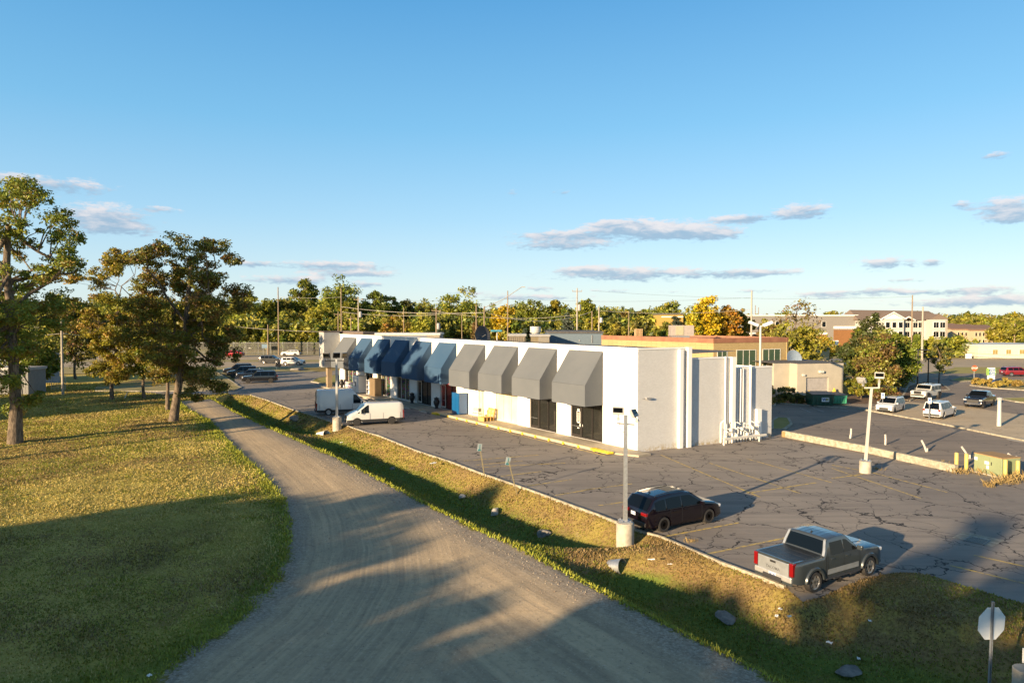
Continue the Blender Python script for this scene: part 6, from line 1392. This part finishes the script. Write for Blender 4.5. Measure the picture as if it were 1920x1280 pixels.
# rocks, culvert ends, litter
def rock(label, px, py, r, seed, flat=.55, zoff=.03, group='boulders in the ditch', name='boulder', mat=None):
    q = G(px,py); 
    for _ in range(8): q = G(px, py, gz(q.x,q.y))
    bm = bmesh.new(); bmesh.ops.create_icosphere(bm, subdivisions=3, radius=1); rr = random.Random(seed); ax = [(Vector((rr.gauss(0,1),rr.gauss(0,1),rr.gauss(0,1))).normalized(), rr.uniform(.45,.85)) for _ in range(9)]
    for v in bm.verts:
        k = 1
        for a, dd in ax:
            p = v.co.dot(a); 
            if p > dd: v.co -= a*(p-dd)*.9
        v.co *= 1+.07*math.sin(v.co.x*5+seed)*math.sin(v.co.y*6)+.05*rr.uniform(-1,1)
        v.co.x *= r*1.25; v.co.y *= r; v.co.z *= r*(flat+.2)
    me = bpy.data.meshes.new(name); bm.to_mesh(me); bm.free(); me.materials.append(mat or M_STONE); me.polygons.foreach_set('use_smooth', [True]*len(me.polygons)); me.set_sharp_from_angle(angle=R(30))
    o = link(name, me); o.location = (q.x,q.y,q.z+r*flat*.35+zoff); o.rotation_euler.z = rr.random()*3; return tag(o, label, 'boulder', group)
M_STL = pm('pale boulder', (.50,.46,.40), .9, c2=(.33,.30,.26), scale=5, bump=.6, bscale=8)
rock('largest pale boulder in the ditch below the lot edge', 928,962,.36,1,.5,mat=M_STL); rock('dark pointed boulder lying before the ditch crossing', 1020,1006,.36,2,.6); rock('round boulder on the ditch slope by the first culvert', 552,786,.4,3,.7); rock('half sunken boulder in the lower right ditch', 1359,1162,.36,4,.45)
rock('low flat grey stone in the ditch right of the metal culvert end', 1210,1096,.38,5,.25); rock('small pale stone on the ditch edge opposite the road bend', 866,932,.25,6,.4,mat=M_STL); rock('small stone below the far bank of the ditch', 736,880,.25,7,.4); rock('broken pale slab half buried at the bottom right of the ditch', 1590,1258,.42,8,.12)
for px, py, rz, r, lb in ((1163,1062,.5,.30,'grey metal culvert pipe end sticking out of the bank near the lamp post'),(611,814,.5,.32,'white culvert pipe end in the far part of the ditch')):
    q = G(px,py,-.45); o = thing('culvert_pipe', lb, 'culvert pipe', q, 0, 'culvert pipe ends'); M4 = Matrix.Rotation(R(-40),4,'Z') @ Matrix.Rotation(R(78),4,'Y')
    m = MB(); m.lathe([(r,-1.2),(r*1.02,-.3),(r*1.2,.12),(r*1.12,.12),(r*.93,-.3),(r*.93,-1.2)], 22, M4); build('pipe', m, M_GALV if px > 1000 else M_WHITE, o, smooth=50)
    m = MB(); m.lathe([(0,-.9),(r*.92,-.9),(r*.92,-.88),(0,-.88)], 18, M4); build('dark_bore', m, M_BLK, o)
lit = [(812,869,.45,.28,'white crumpled sheet of paper lying on the sunlit ditch bank'),(1221,1050,.3,.05,'thin white stick of litter on the bank near the culvert'),(1256,1059,.2,.05,'short white scrap on the bank right of the thin stick'),(1463,1143,.12,.1,'white scrap highest on the bank behind the pickup'),(1456,1156,.13,.1,'white scrap left below the pickup'),(1480,1157,.13,.12,'white scrap right below the pickup'),
       (1555,1206,.18,.16,'white rag of litter lying on the slope at the lower right'),(1631,1165,.1,.09,'small white scrap at the right of the dark bank'),(1610,1236,.14,.1,'white blue scrap in the ditch bottom near the frame edge'),(1454,1213,.1,.08,'tiny pale scrap in the lower ditch'),(640,830,.2,.2,'white scrap in the far ditch below the van'),(1595,1266,.12,.1,'white scrap on the buried slab'),(280,1268,.12,.1,'small white scrap at the road edge lower left')]
for i, (px, py, w, d, lb) in enumerate(lit):
    q = G(px,py)
    for _ in range(8): q = G(px, py, gz(q.x,q.y))
    rr = random.Random(i); m = MB(); vs = []; 
    for a in range(5):
        for b in range(4): vs.append(((a/4-.5)*w, (b/3-.5)*d, .03+.05*rr.random()))
    m.add(vs, [(a*4+b,(a+1)*4+b,(a+1)*4+b+1,a*4+b+1) for a in range(4) for b in range(3)]); o = build('litter_scrap', m, M_WHITE); o.location = q; o.rotation_euler.z = rr.random()*3; sm = o.modifiers.new('s','SOLIDIFY'); sm.thickness = .01; tag(o, lb, 'litter', 'white litter on the ditch banks')
def weeds(label, px, py, n, r, h, seed, cols):
    q = G(px,py); rg = np.random.default_rng(seed); o = thing('weed_tuft', label, 'weeds', q, 0, 'dry weeds on the asphalt'); m = MB()
    for i in range(n):
        a = rg.random()*6.28; rr = r*rg.random(); x, y = rr*math.cos(a), rr*math.sin(a); l = h*(.5+rg.random()); dx, dy = rg.normal()*.4*l, rg.normal()*.4*l
        m.add([(x-.012,y,0),(x+.012,y,0),(x+dx*.5,y+dy*.5,l*.7),(x+dx,y+dy,l)], [(0,1,2),(0,2,3)])
    build('stems', m, pm('dry straw', (.32,.22,.085), .9, c2=(.20,.15,.06)), o)
for i, (px, py, n, r, h, lb) in enumerate(((1797,886,120,.7,.3,'dry weeds round the left yellow bollards'),(1848,889,120,.9,.35,'dry weeds at the foot of the green cabinet'),(1888,904,160,.7,.4,'orange dry weeds round the nearest bollard'),(1855,912,100,.35,.3,'isolated tuft of yellow weed in a crack by the cabinet'),(1870,907,80,.3,.25,'small yellow weed tuft beside the isolated one'),(1905,898,90,.8,.45,'tall dry weeds behind the cabinet at the right edge'),(1296,1015,70,.35,.12,'little tan weed tuft in front of the black SUV'),(1760,872,60,.6,.3,'sparse weeds against the low wall'),(1700,860,50,.6,.2,'thin weeds along the low wall near its middle'),(1645,880,60,.5,.15,'weeds at the base of the pale lamp post'))):
    weeds(lb, px, py, n, r, h, 500+i, None)
# ------------------------------------------------------------------ utility poles and lines
poles = [(522,538,195,.17,0,'tall bare wooden pole above the far fence, left of centre'),(545,607,190,.0,0,None),(640,540,192,.17,0,'tall wooden pole beside the grey end of the shop row'),(672,556,185,.17,2,'pale pole carrying transformers behind the shop roof'),(634,584,200,.15,1,'leaning short wooden pole with a crossarm beside the tall one'),
 (658,592,200,.15,1,'short wooden pole with a double crossarm'),(757,576,186,.13,0,'slim dark pole behind the low golden trees'),(818,577,180,.17,2,'wooden pole with a grey transformer right of the golden trees'),(866,588,170,.10,0,'thin dark pole behind the middle of the roof'),(893,571,160,.16,0,'brown wooden pole right of the reddish tree'),(908,574,150,.16,3,'dark pole with a street light arm reaching right'),
 (952,545,185,.15,0,'tall thin reddish pole above the yellow tree'),(1082,540,170,.17,2,'tallest pale pole with a transformer near the centre'),(1110,583,165,.15,0,'dark pole right of the tallest pale pole'),(1123,577,168,.17,4,'pale pole with a small lamp right of centre'),(1179,583,160,.12,0,'slim dark pole above the office roof vent'),(1409,545,155,.20,0,'long thin pole rising behind the white twin lamp'),
 (1710,553,180,.17,0,'tall thin pole in front of the white apartments'),(1730,575,170,.22,0,'thicker pale pole right of the tall thin one'),(1886,605,260,.2,0,'small far pole at the right edge'),(1903,606,250,.2,0,'last far pole at the right edge'),(1416,572,300,.18,0,'distant thin pole right of the long pole'),(1422,576,320,.18,0,'most distant thin pole right of the long pole'),(115,600,92,.14,0,'grey weathered utility pole standing on grass at the left'),(502,608,190,.17,0,'short pole by the fence left of the tall bare pole'),(185,620,175,.12,0,'yellowish short pole seen under the left trees')]
PT = {}
for (px, yt, Y_, r, kind, lb) in poles:
    if not lb: continue
    b = Vector((P(px,600,Y_).x,Y_,0)); zt = P(px,yt,Y_).z; o = thing('utility_pole', lb, 'utility pole', b, 0, 'utility poles'); PT[px] = Vector((b.x,b.y,zt))
    m = MB(); m.tube([(0,0,-.5),(.0,0,zt*.5),(0,0,zt)], [r*1.25,r*1.1,r*.8], 8); build('pole', m, M_WOODG if px in (672,1082,1123,1730,115,1409) else M_WOOD, o, smooth=50)
    if kind in (1,2): m = MB(); m.box(-1.2,1.2,-.08,.08,zt-.9,zt-.75); m.box(-1.2,-1.1,-.04,.04,zt-.75,zt-.45); m.box(1.1,1.2,-.04,.04,zt-.75,zt-.45); build('crossarm', m, M_WOOD, o)
    if kind == 2:
        m = MB(); m.lathe([(.0,zt-5.6),(.38,zt-5.6),(.42,zt-5.5),(.42,zt-4.2),(.2,zt-4.0),(0,zt-3.95)], 14, Matrix.Translation((.55,0,0))); build('transformer', m, M_GREYM, o, smooth=50)
    if kind == 3: m = MB(); m.tube([(0,0,zt-.3),(4,0,zt+1.4),(8.2,0,zt+4.2)], .08, 6); m.tube([(0,0,zt-1.2),(4,0,zt+1.0)], .05, 5); build('street_light_arm', m, M_GREYM, o); m = MB(); m.box(8.1,9.0,-.15,.15,zt+4.1,zt+4.3); build('lamp_head', m, M_GREYM, o)
    if kind == 4: m = MB(); m.box(.2,.9,-.2,.2,zt-3.6,zt-2.4); build('lamp_head', m, M_WHITE, o)
M_WIRE = pm('power line', (.10,.10,.10), .6); M_WIREL = pm('bright power line', (.45,.42,.38), .5)
def wire(a, b, sag, r, lb, m=M_WIREL):
    pts_ = [a.lerp(b, t)+Vector((0,0,-4*sag*t*(1-t))) for t in np.linspace(0,1,16)]; mb = MB(); mb.tube(pts_, r, 4); tag(build('power_line', mb, m), lb, 'power line', 'overhead power lines')
def W(px, py, Y_): return P(px, py, Y_)
wire(W(640,575,192), W(908,586,150), .8, .05, 'thick power line from the pole by the shop end to the street light pole'); wire(W(640,578,192)+Vector((0,0,-1)), W(818,590,180), .6, .04, 'lower power line between the shop end pole and the transformer pole')
wire(W(908,584,150), W(1110,584,165), 2.2, .05, 'sagging power line in front of the centre trees'); wire(W(818,583,180), W(1082,590,170), 1.4, .035, 'thin power line behind the sagging one'); wire(W(522,556,195), W(640,557,192), .3, .03, 'thin high line between the two tall wooden poles'); wire(W(640,557,192), W(952,560,185), .8, .02, 'thin high line running to the reddish pole', M_WIRE)
wire(W(440,612,200), W(672,622,185), .5, .04, 'low line above the fence at the left'); wire(W(952,560,185), W(1409,558,155), .8, .02, 'thin line crossing the sky to the long pole', M_WIRE); wire(W(1110,545,172), W(1710,556,180), 1.2, .02, 'long thin line crossing the sky at the right', M_WIRE)
wire(W(115,625,92), W(300,632,150), .4, .025, 'line leaving the grey pole at the left'); wire(W(-100,628,92), W(115,625,92), .4, .025, 'line reaching the grey pole from the left edge'); wire(W(1590,648,150), W(1990,676,150), .5, .045, 'dark low line in front of the right hand fence', M_WIRE); wire(W(1590,644,152), W(1990,668,152), .5, .03, 'upper thin line in front of the white hall', M_WIRE)
wire(W(1123,582,168), W(1409,580,155), .8, .025, 'power line above the office roof')
# ------------------------------------------------------------------ far buildings and fence
def bld(name, label, px0, px1, ytop, Y_, dep, mat, z0=-.2, cat='building', roof=None, rz=0):
    a = P(px0,600,Y_); b = P(px1,600,Y_); w = b.x-a.x; h = P(px0,ytop,Y_).z; o = thing(name, label, cat, Vector((a.x,Y_,0)), rz)
    m = MB(); m.box(0,w,0,dep,z0,h); build('wall', m, mat, o)
    m = MB(); m.box(-.15,w+.15,-.15,dep+.15,h+.002,h+.35); build('roof', m, roof or M_ROOFD, o); return o, w, h
def wn(o, x0, x1, z0, z1, gl=M_DKGL, fm=M_FRW, n=2):
    m = MB(); m.box(x0-.12,x1+.12,-.08,-.003,z0-.12,z1+.12); f = build('window', m, fm, o); g = MB()
    for k in range(n): w = (x1-x0)/n; g.box(x0+k*w+.04,x0+(k+1)*w-.04,-.11,-.082,z0,z1)
    build('pane', g, gl, f)
o, w, h = bld('warehouse', 'long low white building with ribbed walls beyond the road at the right edge', 1835,1990,649,178,18, pm('cream white siding', (.60,.55,.44), .7), roof=M_FRW)
m = MB()
for k in range(5): m.box(0,w,-.05,-.003,.5+k*.55,.62+k*.55)
build('siding_rib', m, pm('siding shade', (.70,.66,.57), .7), o)
for x in (3.8,7.3,10.8): wn(o, x, x+1.3, 1.2, 2.3, pm('amber blinds', (.32,.24,.08), .4))
o, w, h = bld('store_building', 'large flat grey store building with a white parapet and orange brick band behind the trees', 1405,1608,592,235,40, pm('grey render store', (.22,.205,.19), .8), roof=M_WHITE)
m = MB(); m.box(0,w*.72,-.25,-.003,5.0,5.6); m.box(w*.78,w,-.25,-.003,7.0,7.8); build('canopy', m, M_WHITE, o); m = MB(); m.box(0,w*.72,-.2,-.003,0,5.0); m.box(w*.78,w,-.2,-.003,0,6.6); build('brick_band', m, pm('orange brick', (.22,.10,.035), .8), o)
for x in (9,25): wn(o, x, x+1.3, 7.6, 9.4, n=1)
# white apartments with gables
M_SIDE = pm('pale apartment siding', (.46,.45,.42), .7); M_SIDEB = pm('stone veneer', (.34,.30,.25), .8)
a = P(1612,600,232); o = thing('apartment_building', 'three storey white apartment house with brown gabled roofs beyond the road', 'apartment building', Vector((a.x,232,0))); wpx = 232/F; h = P(1700,600,232).z; zr = P(1700,588,232).z
def X(px): return (px-1612)*wpx
m = MB(); m.box(X(1612),X(1735),0,14,-.2,h); m.box(X(1735),X(1766),-3,14,-.2,h+.3); m.box(X(1650),X(1690),-1.5,0,-.2,h+.4); build('wall', m, M_SIDE, o)
m = MB(); m.add([(X(1608),-.8,h),(X(1770),-.8,h),(X(1770),14.8,h),(X(1608),14.8,h),(X(1612),7,zr+1.4),(X(1764),7,zr+1.0)], [(0,1,5,4),(2,3,4,5),(1,2,5),(3,0,4)]); build('roof', m, M_ROOFB, o)
m = MB()
for (p0, p1, y, zz) in ((1648,1692,-1.7,h+.4),(1622,1650,-.9,h),(1733,1768,-3.2,h+.3),(1690,1712,-.9,h)):
    c = (X(p0)+X(p1))/2; g = (X(p1)-X(p0))*.28; m.add([(X(p0),y,zz),(X(p1),y,zz),(c,y,zz+g),(X(p0),7,zz),(X(p1),7,zz),(c,7,zz+g)], [(0,1,2),(0,3,4,1),(0,2,5,3),(1,4,5,2)])
build('gable', m, M_ROOFB, o)
m = MB()
for (p0, p1, y, zz) in ((1648,1692,-1.95,h+.4),(1622,1650,-1.1,h),(1690,1712,-1.1,h)):
    c = (X(p0)+X(p1))/2; g = (X(p1)-X(p0))*.28
    m.tube([(X(p0)-.2,y,zz-.1),(c,y,zz+g),(X(p1)+.2,y,zz-.1)], .22, 4); m.add([(X(p0)+.6,y+.2,zz),(X(p1)-.6,y+.2,zz),(c,y+.2,zz+g-.5)], [(0,1,2)])
build('gable_trim', m, M_WHITE, o)
for fl in (1.2, 4.3, 7.4):
    for px in (1625,1638,1697,1712,1722): wn(o, X(px), X(px)+1.5, fl, fl+1.7)
    for px in (1740,1752): 
        m = MB(); m.box(X(px)-.1,X(px)+1.8,-3.1,-3.003,fl-.1,fl+1.9); f = build('window', m, M_WHITE, o); g = MB(); g.box(X(px)+.03,X(px)+.8,-3.14,-3.102,fl,fl+1.8); g.box(X(px)+.9,X(px)+1.68,-3.14,-3.102,fl,fl+1.8); build('pane', g, M_DKGL, f)
    for px in (1656,1668,1680): 
        m = MB(); m.box(X(px)-.1,X(px)+1.5,-1.62,-1.503,fl-.1,fl+1.9); f = build('window', m, M_WHITE, o); g = MB(); g.box(X(px)+.05,X(px)+1.35,-1.66,-1.622,fl,fl+1.8); build('pane', g, M_DKGL, f)
m = MB(); m.box(X(1745.5),X(1751.5),-3.06,-3.003,0,6.4); m.box(X(1762),X(1766)+.05,-3.06,-3.003,0,h); build('stone_veneer', m, M_SIDEB, o)
# tan apartments
a = P(1785,600,262); o = thing('apartment_building', 'two storey tan apartment block with stepped brown roofs at the right', 'apartment building', Vector((a.x,262,0))); k = 262/F; h = P(1800,616,262).z
tanm = pm('tan apartment brick', (.46,.36,.24), .8)
m = MB()
for i in range(3): m.box(i*28*k,(i+1)*32*k,-i*1.5,12,-.2,h-.2+i*.0)
build('wall', m, tanm, o); m = MB()
for i in range(3): x0, x1, y = i*28*k-.3, (i+1)*32*k+.3, -i*1.5-.4; m.add([(x0,y,h-i*.3),(x1,y,h-i*.3),(x1,10,h+2.0-i*.3),(x0,10,h+2.0-i*.3)], [(0,1,2,3)])
r = build('roof', m, pm('reddish brown roof', (.22,.13,.09), .9), o); sm = r.modifiers.new('s','SOLIDIFY'); sm.thickness = .4
for i in range(3):
    for j in range(4):
        for fl in (1.0, 3.7):
            x = i*28*k+1.2+j*1.45*1.0+1.0; y = -i*1.5
            m = MB(); m.box(x,x+.75,y-.06,y-.003,fl,fl+1.5); f = build('window', m, M_FRW, o); g = MB(); g.box(x+.08,x+.67,y-.09,y-.062,fl+.08,fl+1.42); build('pane', g, M_DKGL, f)
bld('flat_roofed_building', 'long low cream building just above the roof line behind the blue awnings', 676, 824, 628, 128, 7, pm('cream fascia wall', (.30,.27,.22), .8), roof=M_FRW)
o, w, h = bld('yellow_building', 'plain yellow walled building peeping between the trees behind the office roof', 1240,1281,590,215,12, pm('yellow render', (.42,.28,.07), .8)); 
m = MB(); m.box(0,w,-.06,-.003,h-.8,h-.5); build('trim', m, M_WHITE, o)
o, w, h = bld('store_building', 'pale cream low building behind the garage roof', 1505,1556,655,128,8, pm('cream shed', (.48,.39,.22), .8)); wn(o, 1.5, 2.6, 1.5, 2.8)
o, w, h = bld('industrial_building', 'low blue grey flat building behind the shop roof left of the office', 1030,1130,625,116,14, pm('blue grey cladding', (.13,.175,.215), .6, c2=(.11,.15,.19)))
m = MB()
for x in (1.2,3.2,5.1): m.lathe([(0,0),(.12,0),(.12,.1),(0,.1)], 10, Matrix.Translation((x,-.003,h-1.2)) @ RX)
m.box(7.2,7.3,-.12,-.003,h-1.6,h-.3); build('wall_fitting', m, M_GREYM, o)
o, w, h = bld('equipment_screen', 'tan louvred equipment screen above the shop roof line', 954,985,630,112,5, pm('louvre tan', (.17,.145,.11), .7), roof=M_GREYM)
m = MB()
for i in range(9): m.box(i*w/9+.02,i*w/9+.12,-.08,-.003,0,h-.2)
build('louvre', m, pm('louvre dark', (.28,.24,.19), .7), o)
o, w, h = bld('equipment_screen', 'yellowish slatted enclosure right of the louvred screen', 996,1030,631,110,5, pm('slat tan', (.20,.165,.10), .7), roof=M_GREYM)
m = MB()
for i in range(8): m.box(w*.4,w,-.08,-.003,h-1.6+i*.2,h-1.52+i*.2)
build('slats', m, M_GREYM, o)
q = P(1004,640,125); o = thing('flue_stack', 'grey cylindrical flue with a wide cap rising behind the roof', 'chimney', Vector((q.x,125,0))); zt = P(1004,612,125).z
m = MB(); m.lathe([(.7,0),(.7,zt-1.2),(1.0,zt-1.1),(1.0,zt),(0,zt)], 16); build('stack', m, M_POLEW, o, smooth=40); m = MB(); m.lathe([(1.04,zt-.9),(1.04,zt-.8),(1.02,zt-.8),(1.02,zt-.9)], 16); build('cap_band', m, M_GREYM, o)
q = P(893,640,90); o = thing('satellite_dish', 'dark satellite dish on a mast above the shop roof line', 'satellite dish', Vector((q.x,104,6)), .4)
m = MB(); zt = P(893,632,104).z-6; m.tube([(0,0,0),(0,0,zt)], .08, 8); build('mast', m, M_GALV, o); m = MB(); m.lathe([(.05,0),(.9,.12),(1.5,.4),(1.52,.4),(.9,.16),(.05,.04)], 20, Matrix.Translation((0,0,zt+.2)) @ Matrix.Rotation(R(80),4,'X') @ Matrix.Rotation(R(20),4,'Y')); build('dish', m, pm('dark dish', (.06,.06,.07), .6), o, smooth=50)
m = MB(); m.tube([(0,-.1,zt),(.3,-1.2,zt+.4)], .04, 6); build('feed_arm', m, M_GALV, o)
# left side: pale building, fence panels
o, w, h = bld('pale_building', 'pale grey building half hidden behind the left tree', -120,50,694,92,3.5, pm('pale grey siding', (.20,.20,.19), .8), roof=M_GREYM)
wn(o, w-9.0, w-7.4, 1.0, 2.4)
m = MB()
for i in range(40): m.box(w-16+i*.4,w-15.97+i*.4,-.03,-.003,0,h-.1)
build('siding_groove', m, M_GREYM, o)
o, w, h = bld('pale_building', 'blue grey taller building behind the pale one at the far left', -120,78,664,108,4, pm('blue white siding', (.24,.27,.31), .7), roof=M_GREYM)
wn(o, w-5, w-3.4, 1.5, 3.2); wn(o, w-11, w-9.4, 1.5, 3.2)
o = thing('fence_panel', 'short pale metal fence panel standing on the grass beside the grey pole', 'fence', G(96,733), R(25))
m = MB(); m.box(0,.06,-.03,.03,0,2.2); m.box(1.7,1.76,-.03,.03,0,2.2); build('post', m, M_GALV, o); m = MB()
for i in range(10): m.box(.1+i*.16,.13+i*.16,-.015,.015,.15,2.1)
m.box(.06,1.7,-.02,.02,2.05,2.11); build('rail', m, M_GALV, o)
# low white roofs beyond the fence on the left
o, w, h = bld('low_building', 'low white roofed building beyond the fence on the left', 432,478,631,240,14, pm('white roof store', (.55,.58,.62), .6), roof=M_WHITE)
o, w, h = bld('low_building', 'low blue white building with rooftop boxes beyond the fence', 526,574,631,238,12, pm('blue white store', (.42,.48,.58), .6), roof=M_WHITE)
m = MB(); m.box(2,3.4,2,4,h+.36,h+2.6); m.box(4,6.5,2,5,h+.36,h+1.6); m.box(5.5,8.6,3,5,h+.36,h+2.0); build('rooftop_box', m, pm('cream box', (.62,.55,.42)), o)
q = P(575,640,232); zt = P(575,612,232).z; o = thing('silo', 'pale cylindrical silo beyond the far fence', 'silo', Vector((q.x,232,0)))
m = MB(); m.lathe([(1.3,0),(1.3,zt-1),(.5,zt),(0,zt)], 16); build('tank', m, pm('silo cream', (.62,.54,.42), .5), o, smooth=40); m = MB(); m.tube([(1.4,-.3,0),(1.4,-.3,zt)], .06, 6); build('ladder', m, M_GALV, o)
# chain link fence
def fence(label, x0, x1, y, h, dark):
    o = thing('chain_link_fence', label, 'fence', Vector((x0,y,0))); m, n, b = newmat('chain link mesh '+label[:8])
    p = n.obj(); n.put(b.inputs['Base Color'], (.10,.10,.09) if dark else (.35,.33,.28)); b.inputs['Roughness'].default_value = .6
    x, _, z = n.xyz(p); f1 = n.m('FRACT', n.m('MULTIPLY', n.m('ADD', x, z), 8.0)); f2 = n.m('FRACT', n.m('MULTIPLY', n.m('SUBTRACT', x, z), 8.0))
    al = n.m('MAXIMUM', n.m('LESS_THAN', f1, .32 if dark else .12), n.m('LESS_THAN', f2, .32 if dark else .12)); n.put(b.inputs['Alpha'], al)
    me = MB(); me.quad((0,0,0),(x1-x0,0,0),(x1-x0,0,h),(0,0,h)); build('mesh', me, m, o)
    for k in range(int((x1-x0)/3.6)+1):
        pmb = MB(); pmb.tube([(k*3.6,.05,-.1),(k*3.6,.05,h+.15)], .06, 6); build('post', pmb, M_GALV, o)
    r = MB(); r.tube([(0,.04,h),(x1-x0,.04,h)], .045, 6); build('top_rail', r, M_GALV, o)
fence('long dark chain link fence along the far side of the main road', -150, -42, 200, 3.4, True)
fence('pale chain link fence beyond the road on the right', 98, 124, 198, 2.2, False)
for px, lb in ((493,'bright white rag flag shape hanging by the fence'),): pass
for px, py, Y_, lb in ((497,664,198,'small blue and white road sign on two posts before the far fence'),):
    q = P(px,py,Y_); o = thing('road_sign', lb, 'road sign', Vector((q.x,Y_,0))); m = MB(); m.tube([(-.5,0,0),(-.5,0,2.6)], .05, 6); m.tube([(.5,0,0),(.5,0,2.6)], .05, 6); build('post', m, M_GALV, o); m = MB(); m.box(-.9,.9,-.08,-.05,1.9,3.0); build('panel', m, pm('sign slate', (.12,.2,.28)), o)
# small leaning real estate sign and stand by the left entrance
q = G(519,694); o = thing('yard_sign', 'small dark sign on a post in the grass by the lot entrance', 'sign', q, .5); m = MB(); m.box(-.03,.03,-.03,.03,0,1.6); build('post', m, M_GALV, o); m = MB(); m.box(-.55,.5,-.05,-.03,.7,1.5, Matrix.Rotation(R(18),4,'Y')); build('panel', m, M_BLK, o)
rock('grey rock pile at the tip of the grass by the lot entrance', 558,695,1.5,31,.3,0,'rocks by the lot entrance')
q = G(177,757); o = thing('mailbox', 'dark box on a leaning white stake near the road start', 'mailbox', G(311,757)); m = MB(); m.box(-.05,.05,-.05,.05,0,1.1); build('post', m, M_WOODG, o); m = MB(); m.box(-.35,.35,-.2,.2,1.1,1.45); build('box', m, M_BLK, o, bevel=.05)
q = G(232,749); o = thing('marker_stake', 'leaning white marker stake on the lawn between the left trees', 'stake', q); m = MB(); m.tube([(0,0,-.1),(.5,0,1.0)], .05, 6); build('stake', m, M_WHITE, o)
print('objects', len(bpy.data.objects), 'faces', sum(len(o.data.polygons) for o in COL.objects if o.type == 'MESH'))
